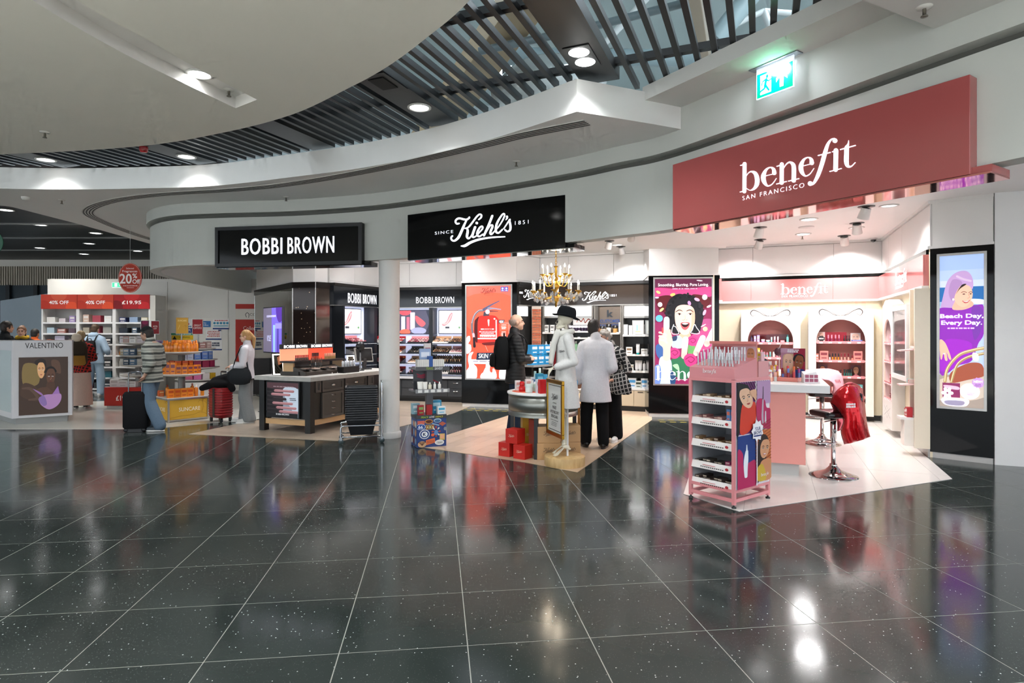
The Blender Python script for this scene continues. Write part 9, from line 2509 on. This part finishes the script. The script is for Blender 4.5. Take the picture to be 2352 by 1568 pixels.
mb=MB();mb.ell((0,0,.64),(.2,.13,.08),16,10);mb.capsule((-.15,-.02,.62),(-.3,-.05,.56),.07,.05);mb.capsule((-.1,.02,.66),(.1,.02,.72),.09,.09);mb.capsule((.12,0,.7),(.2,.0,.55),.07,.06)
o=remeshed(mb,'black_coat',None,.012,'#141416','cloth',5);o.location=(sx,sy,.004);o.rotation_euler=(0,0,-.1);tag(o,'crumpled black coat lying on top of the red suitcase','coat')
# ---- passer-by
h=1.60
pp_=(-5.50,9.32)
t,J,P,R=person('passer-by in striped grey shirt, jeans and dark cap striding left',(pp_[0],pp_[1],.004),-Q,h,dict(head=(0,-.055,.92),neck=(0,-.02,.85),elL=(.125,.06,.64),wrL=(.12,.0,.53),elR=(-.125,.02,.63),wrR=(-.11,-.07,.53),knL=(.052,.0,.28),anL=(.055,.105,.06),toL=(.062,.03,.02),knR=(-.052,-.075,.285),anR=(-.055,-.06,.045),toR=(-.06,-.155,.018)),'#b58d78',tilt=.1)
topgarment(t,J,h,'#ffffff','striped_shirt',.035,.46,.015,.55,name='shirt',arm=.025)
trousers(t,J,h,'#5f7284',.028,.02,zend=.04);shoes(t,J,h,'#3a4046')
cap_hair(t,P,h,'#241e1b',R)
mb=MB();mb.ell(P(0,.006,.026),(.049*h,.057*h,.05*h),18,12,rot=R);o=remeshed(mb,'cap',t,.008,'#1b1d1f','cloth',2)
bm=bmesh.new();bm.from_mesh(o.data);c0=P(0,0,.022);bmesh.ops.delete(bm,geom=[f for f in bm.faces if f.calc_center_median().z<c0.z],context='FACES');bm.to_mesh(o.data);bm.free()
mb=MB();mb.rings([(P(0,-.062,.022).x,P(0,-.062,.022).y,P(0,0,.022).z,.06,.055),(P(0,-.062,.022).x,P(0,-.062,.022).y,P(0,0,.022).z+.006,.06,.055)],18,'#1b1d1f','cloth');mb.build('peak',t)
t=thing('black_suitcase','black upright wheeled suitcase in front of the passer-by','suitcase',((317-CX)/F*9.25,9.22,.004),-Q+.2)
mb=MB();mb.rings([(0,0,.05,.1,.15),(0,0,.08,.115,.17),(0,0,.56,.115,.17),(0,0,.6,.09,.15)],28,'#141416','cloth',5);mb.build('shell',t)
mb=MB();mb.tube(catmull([(.06,-.09,.59),(.06,-.09,.86),(.06,-.06,.9),(.06,.06,.9),(.06,.09,.86),(.06,.09,.59)],4),.009,8,'#6a6c70','chrome');mb.build('pull_handle',t)
for y_ in(-.12,.12):
 mb=MB(Matrix.Translation((.07,y_,.03))@Matrix.Rotation(Q,4,'Y'));mb.lathe([(0,-.014),(.03,-.014),(.03,.014),(0,.014)],14,c='#202124',m='satin');mb.build('wheel',t)
mb=MB();mb.box(-.1,.08,-.13,.13,0,.05,'#1a1a1c','satin');mb.build('base',t)
# ---- man in pale blue hoodie
h=1.69
ph=((218-CX)/F*14.3,14.3)
t,J,P,R=person('man in pale blue hoodie and joggers facing the perfume shelves',(ph[0],ph[1],0),math.pi,h,dict(elL=(.165,.0,.64),wrL=(.1,-.12,.60),elR=(-.165,.0,.64),wrR=(-.1,-.12,.60),knL=(.075,-.01,.275),knR=(-.075,-.01,.275),anL=(.088,.012,.045),toL=(.105,-.08,.018),anR=(-.088,.012,.045),toR=(-.105,-.08,.018)),'#c99a80',tilt=.2,voxel=.009)
topgarment(t,J,h,'#a9bfd4','knit',.045,.46,.01,.98,name='hoodie',arm=.03,extra=lambda mb:(mb.ell(J['neck']+V(0,.03,-.01),(.12,.09,.07),16,10)))
trousers(t,J,h,'#a3bace',.026,.008,'knit');shoes(t,J,h,'#e6e6e4',size=1.2)
cap_hair(t,P,h,'#4a3828',R)
bk=backpack('small black rucksack worn by the man in pale blue',(ph[0],ph[1]-.15,0),math.pi+0,'#17181a',.3,.13,.38,.93)
bk.rotation_euler=(0,0,math.pi);bk.location=(ph[0],ph[1]-.14,0)
for s in(-1,1):strap(bk,[(.09*s,.02,1.28),(.1*s,-.08,1.44),(.1*s,-.18,1.44),(.1*s,-.28,1.3),(.12*s,-.22,1.05),(.12*s,-.02,1.0)])
# ---- woman with red plaid
h=1.53
pr=((186-CX)/F*12.1,12.1)
t,J,P,R=person('fair haired woman in red plaid shirt and long pale skirt beside the perfume counter',(pr[0],pr[1],0),math.pi+.5,h,dict(elL=(.14,-.02,.64),wrL=(.08,-.12,.62),elR=(-.14,-.02,.64),wrR=(-.08,-.12,.62)),'#d9aa92',voxel=.009)
topgarment(t,J,h,'#ffffff','plaid_red',.035,.46,.01,.95,name='shirt',arm=.02)
mb=MB();mb.rings([(0,0,.04*h,.2,.18),(0,0,.3*h,.18,.15),(0,0,.5*h,.155,.12),(0,0,.57*h,.14,.105)],24,'#cdb3a6','cloth');mb.build('skirt',t)
shoes(t,J,h,'#2a2624')
cap_hair(t,P,h,'#a98f68',R,extra=lambda mb,P:mb.capsule(P(0,.045,-.01),P(0,.05,-.1),.04*h,.028*h))
bk=backpack('bulging dark rucksack with a beige pom-pom on the woman in red plaid',(pr[0]+.06,pr[1]-.14,0),math.pi+.5,'#3a3228',.3,.18,.46,.86)
mb=MB();mb.ell((.02,.16,1.40),(.085,.075,.08),14,10,'#cfc2ae','knit');mb.build('pom_pom',bk)
mb=MB();mb.rings([(0,.22,.86,.11,.05),(0,.23,.9,.14,.06),(0,.22,1.05,.12,.05)],18,'#9c7434','cloth');mb.build('yellow_pocket',bk)
# ---- heads behind the perfume counter
h=1.715
pd=((14-CX)/F*11.9,11.9)
t,J,P,R=person('dark haired man in black coat behind the perfume counter at far left',(pd[0],pd[1],0),math.pi-.7,h,None,'#c99a80',voxel=.01)
topgarment(t,J,h,'#17181a','cloth',.035,.42,.02,.98,name='coat',arm=.02);trousers(t,J,h,'#222428',.02);shoes(t,J,h,'#1a1a1c','#222222')
cap_hair(t,P,h,'#231b17',R,top=1.06)
h=1.635
pf_=((51-CX)/F*12.3,12.3)
t,J,P,R=person('brown haired woman with yellow scarf looking towards the viewer over the counter',(pf_[0],pf_[1],0),.35,h,dict(head=(0,-.02,.925)),'#dcae96',voxel=.007,turn=.1)
topgarment(t,J,h,'#1d1f24','cloth',.03,.42,.02,.98,name='coat',arm=.02);trousers(t,J,h,'#2a2c30',.02);shoes(t,J,h,'#1a1a1c','#222222')
cap_hair(t,P,h,'#7a5238',R,extra=lambda mb,P:mb.ell(P(0,.02,.06),(.03*h,.03*h,.022*h),12,8),fringe=-.012)
mb=MB();mb.tube([(J['neck'].x+.085*math.cos(a),J['neck'].y-.01+.075*math.sin(a),J['neck'].z+.0+.012*math.sin(3*a))for a in[2*math.pi*k/20 for k in range(20)]],.036,8,'#d0a83c','knit',closed=True);mb.build('scarf',t)
h=1.58
po=((80-CX)/F*13.6,13.6)
t,J,P,R=person('short haired man in orange vest facing away beyond the perfume counter',(po[0],po[1],0),math.pi,h,None,'#b98a6c',voxel=.01)
topgarment(t,J,h,'#d0602c','cloth',.03,.44,.015,.98,name='vest',arm=.018);trousers(t,J,h,'#22262c',.02);shoes(t,J,h,'#1a1a1c','#222222');cap_hair(t,P,h,'#1b1816',R)

# ================================================================== SKELETON MANNEQUIN
bxs,bys=.596,6.90
t=thing('skeleton_mannequin','skeleton mannequin in white coat, scarf and black hat on a wooden base','mannequin',(bxs,bys,.004),-Q)
# local: -y is where it faces (photo left)
mb=MB();mb.lathe([(.228,0),(.23,.006),(.23,.098),(.226,.104),(0,.104)],44,c='#ffffff',m='oak_disc');mb.build('base',t)
mb=MB();mb.tube([(0.02,.03,.104),(.02,.03,1.5)],.013,10,'#e9e8e6','satin');mb.build('pole',t)
BONE='#ddd5c0'
mb=MB();H=V(0,-.02,1.615)
mb.ell(H+V(0,.03,.045),(.07,.088,.075),20,14);mb.ell(H+V(0,-.03,-.01),(.05,.045,.05),14,10);mb.ell(H+V(0,-.045,-.06),(.04,.038,.028),12,8);mb.capsule(H+V(0,-.062,.012),H+V(0,-.075,-.012),.008,.010);mb.capsule(H+V(.045,.01,-.05),H+V(.02,-.06,-.075),.012,.012);mb.capsule(H+V(-.045,.01,-.05),H+V(-.02,-.06,-.075),.012,.012);mb.capsule(V(0,.02,1.48),H+V(0,.03,-.02),.018,.02)
def skc(co):
 for s in(-1,1):
  if(co-(H+V(.026*s,-.072,.0))).length<.02:return '#2a2622'
 if abs(co.x)<.008 and abs(co.z-(H.z-.03))<.01 and co.y<H.y-.06:return '#3a3530'
 if abs(co.z-(H.z-.048))<.003 and co.y<H.y-.05:return '#5a5244'
 return None
remeshed(mb,'skull',t,.006,BONE,'skin',1,skc)
def bone(mb,a,b,r,k=1.7):
 a,b=Vector(a),Vector(b);mb.capsule(a,b,r,r,8);mb.ell(a,(r*k,r*k,r*1.3),10,6);mb.ell(b,(r*k,r*k,r*1.3),10,6)
for s in(-1,1):
 mb=MB();bone(mb,(.07*s,.01,.92),(.07*s,-.005,.58),.014,1.9);remeshed(mb,'thigh_bone',t,.006,BONE,'skin',2)
 mb=MB();bone(mb,(.065*s,-.005,.555),(.062*s,-.0-.01,.24),.012,1.9);bone(mb,(.085*s,.012,.54),(.078*s,.01,.245),.007,1.5);remeshed(mb,'shin_bone',t,.005,BONE,'skin',1)
 mb=MB();mb.ell((.068*s,.0,.215),(.024,.032,.022),10,8);mb.capsule((.068*s,.02,.205),(.068*s,.05,.19),.018,.014)
 for k in range(5):
  x_=.068*s+(k-2)*.011
  a=V(x_*1,-.02,.2);b=V(x_+(k-2)*.006,-.085,.145-.004*k*s);c=V(x_+(k-2)*.008,-.135+.006*abs(k-1),.115)
  mb.capsule(a,b,.006,.005,8);mb.capsule(b,c,.0055,.004,8)
 remeshed(mb,'foot_bones',t,.004,BONE,'skin',0)
# arm bones: near arm bends forward on the hip of the coat, hand of bones shows
mb=MB()
W0=V(.125,-.12,1.11)
for k in range(5):
 a=W0+V(.0,-.015,.0);b=a+V((k-2)*.010,-.045,-.02-.012*k);c=b+V((k-2)*.004,-.015,-.045)
 mb.capsule(a,b,.007,.005,8);mb.capsule(b,c,.0055,.004,8)
mb.capsule(W0+V(0,.04,.02),W0,.011,.01)
remeshed(mb,'hand_bones',t,.004,BONE,'skin',0)
# coat
mb=MB()
mb.rings([(0,.02,.645,.165,.155),(0,.02,.75,.16,.145),(0,.015,.9,.15,.13),(0,.01,1.06,.145,.112),(0,.01,1.22,.155,.108),(0,.01,1.35,.17,.105),(0,.015,1.43,.155,.09),(0,.02,1.49,.085,.068),(0,.02,1.53,.065,.062)],24)
for s in(-1,1):
 mb.capsule((.0,.015,1.475),(.15*s,.02,1.43),.045,.048,12)
 mb.capsule((.16*s,.025,1.41),(.19*s,.09,1.17),.052,.048,14);mb.capsule((.19*s,.09,1.17),(.14*s,-.09,1.115),.048,.043,14)
remeshed(mb,'white_coat',t,.009,'#dedcd8','cloth',4)
mb=MB(Matrix.Translation((.128,-.06,.80))@Matrix.Rotation(-.5,4,'Z')@Matrix.Rotation(math.pi/2,4,'Z'));mb.box(-.06,.06,-.022,-.012,0,.14,'#dedcd8','cloth');mb.build('coat_pocket',t,bevel=.004)
A=Art((0,0,100,60),.07,.04,.0,0,0,'card')
mb=MB(Matrix.Translation((.148,-.08,1.27))@Matrix.Rotation(math.pi/2-.35,4,'Z'));put_logo(mb,KLOGO,0,0,.07,-.006,'#26282c','card',.006);mb.build('embroidery',t)
mb=MB();mb.box(-.03,.03,-.125,-.10,1.08,1.42,'#9c2c30','cloth');mb.build('red_shirt',t)
# scarf
mb=MB()
mb.tube([(.078*math.cos(a),.0+.085*math.sin(a),1.49+.02*math.sin(a))for a in[2*math.pi*k/20 for k in range(20)]],.034,10,closed=True)
mb.capsule((.05,-.085,1.49),(.06,-.13,1.36),.04,.036,12);mb.capsule((.06,-.13,1.36),(.065,-.16,1.16),.036,.03,12);mb.capsule((-.04,-.09,1.48),(-.05,-.13,1.26),.036,.028,12)
remeshed(mb,'scarf',t,.010,'#dcd9d0','knit',3)
# hat
T_=Matrix.Translation((0,.015,1.672))@Matrix.Rotation(-.22,4,'X')
mb=MB(T_);mb.rings([(0,0,0,.098,.112),(0,0,.05,.098,.11),(0,.0,.09,.09,.1),(0,0,.115,.07,.08),(0,0,.12,.03,.04)],28,'#15171a','cloth');o=mb.build('hat',t)
mb=MB(T_);rows=[]
vs,fs=[],[]
n=36
for i,(f,dz)in enumerate(((.092,0),(.12,-.006),(.142,.006),(.142,.012),(.12,.002),(.092,.008))):
 for k in range(n):
  a=2*math.pi*k/n;vs.append((f*math.cos(a),f*1.14*math.sin(a),dz+.018*math.cos(2*a)*(f-.095)/.07))
for i in range(5):
 for k in range(n):fs.append((i*n+k,i*n+(k+1)%n,(i+1)*n+(k+1)%n,(i+1)*n+k))
mb.add(vs,fs,'#15171a','cloth',True);mb.build('brim',o)

bpy.data.scenes.remove(WORK)
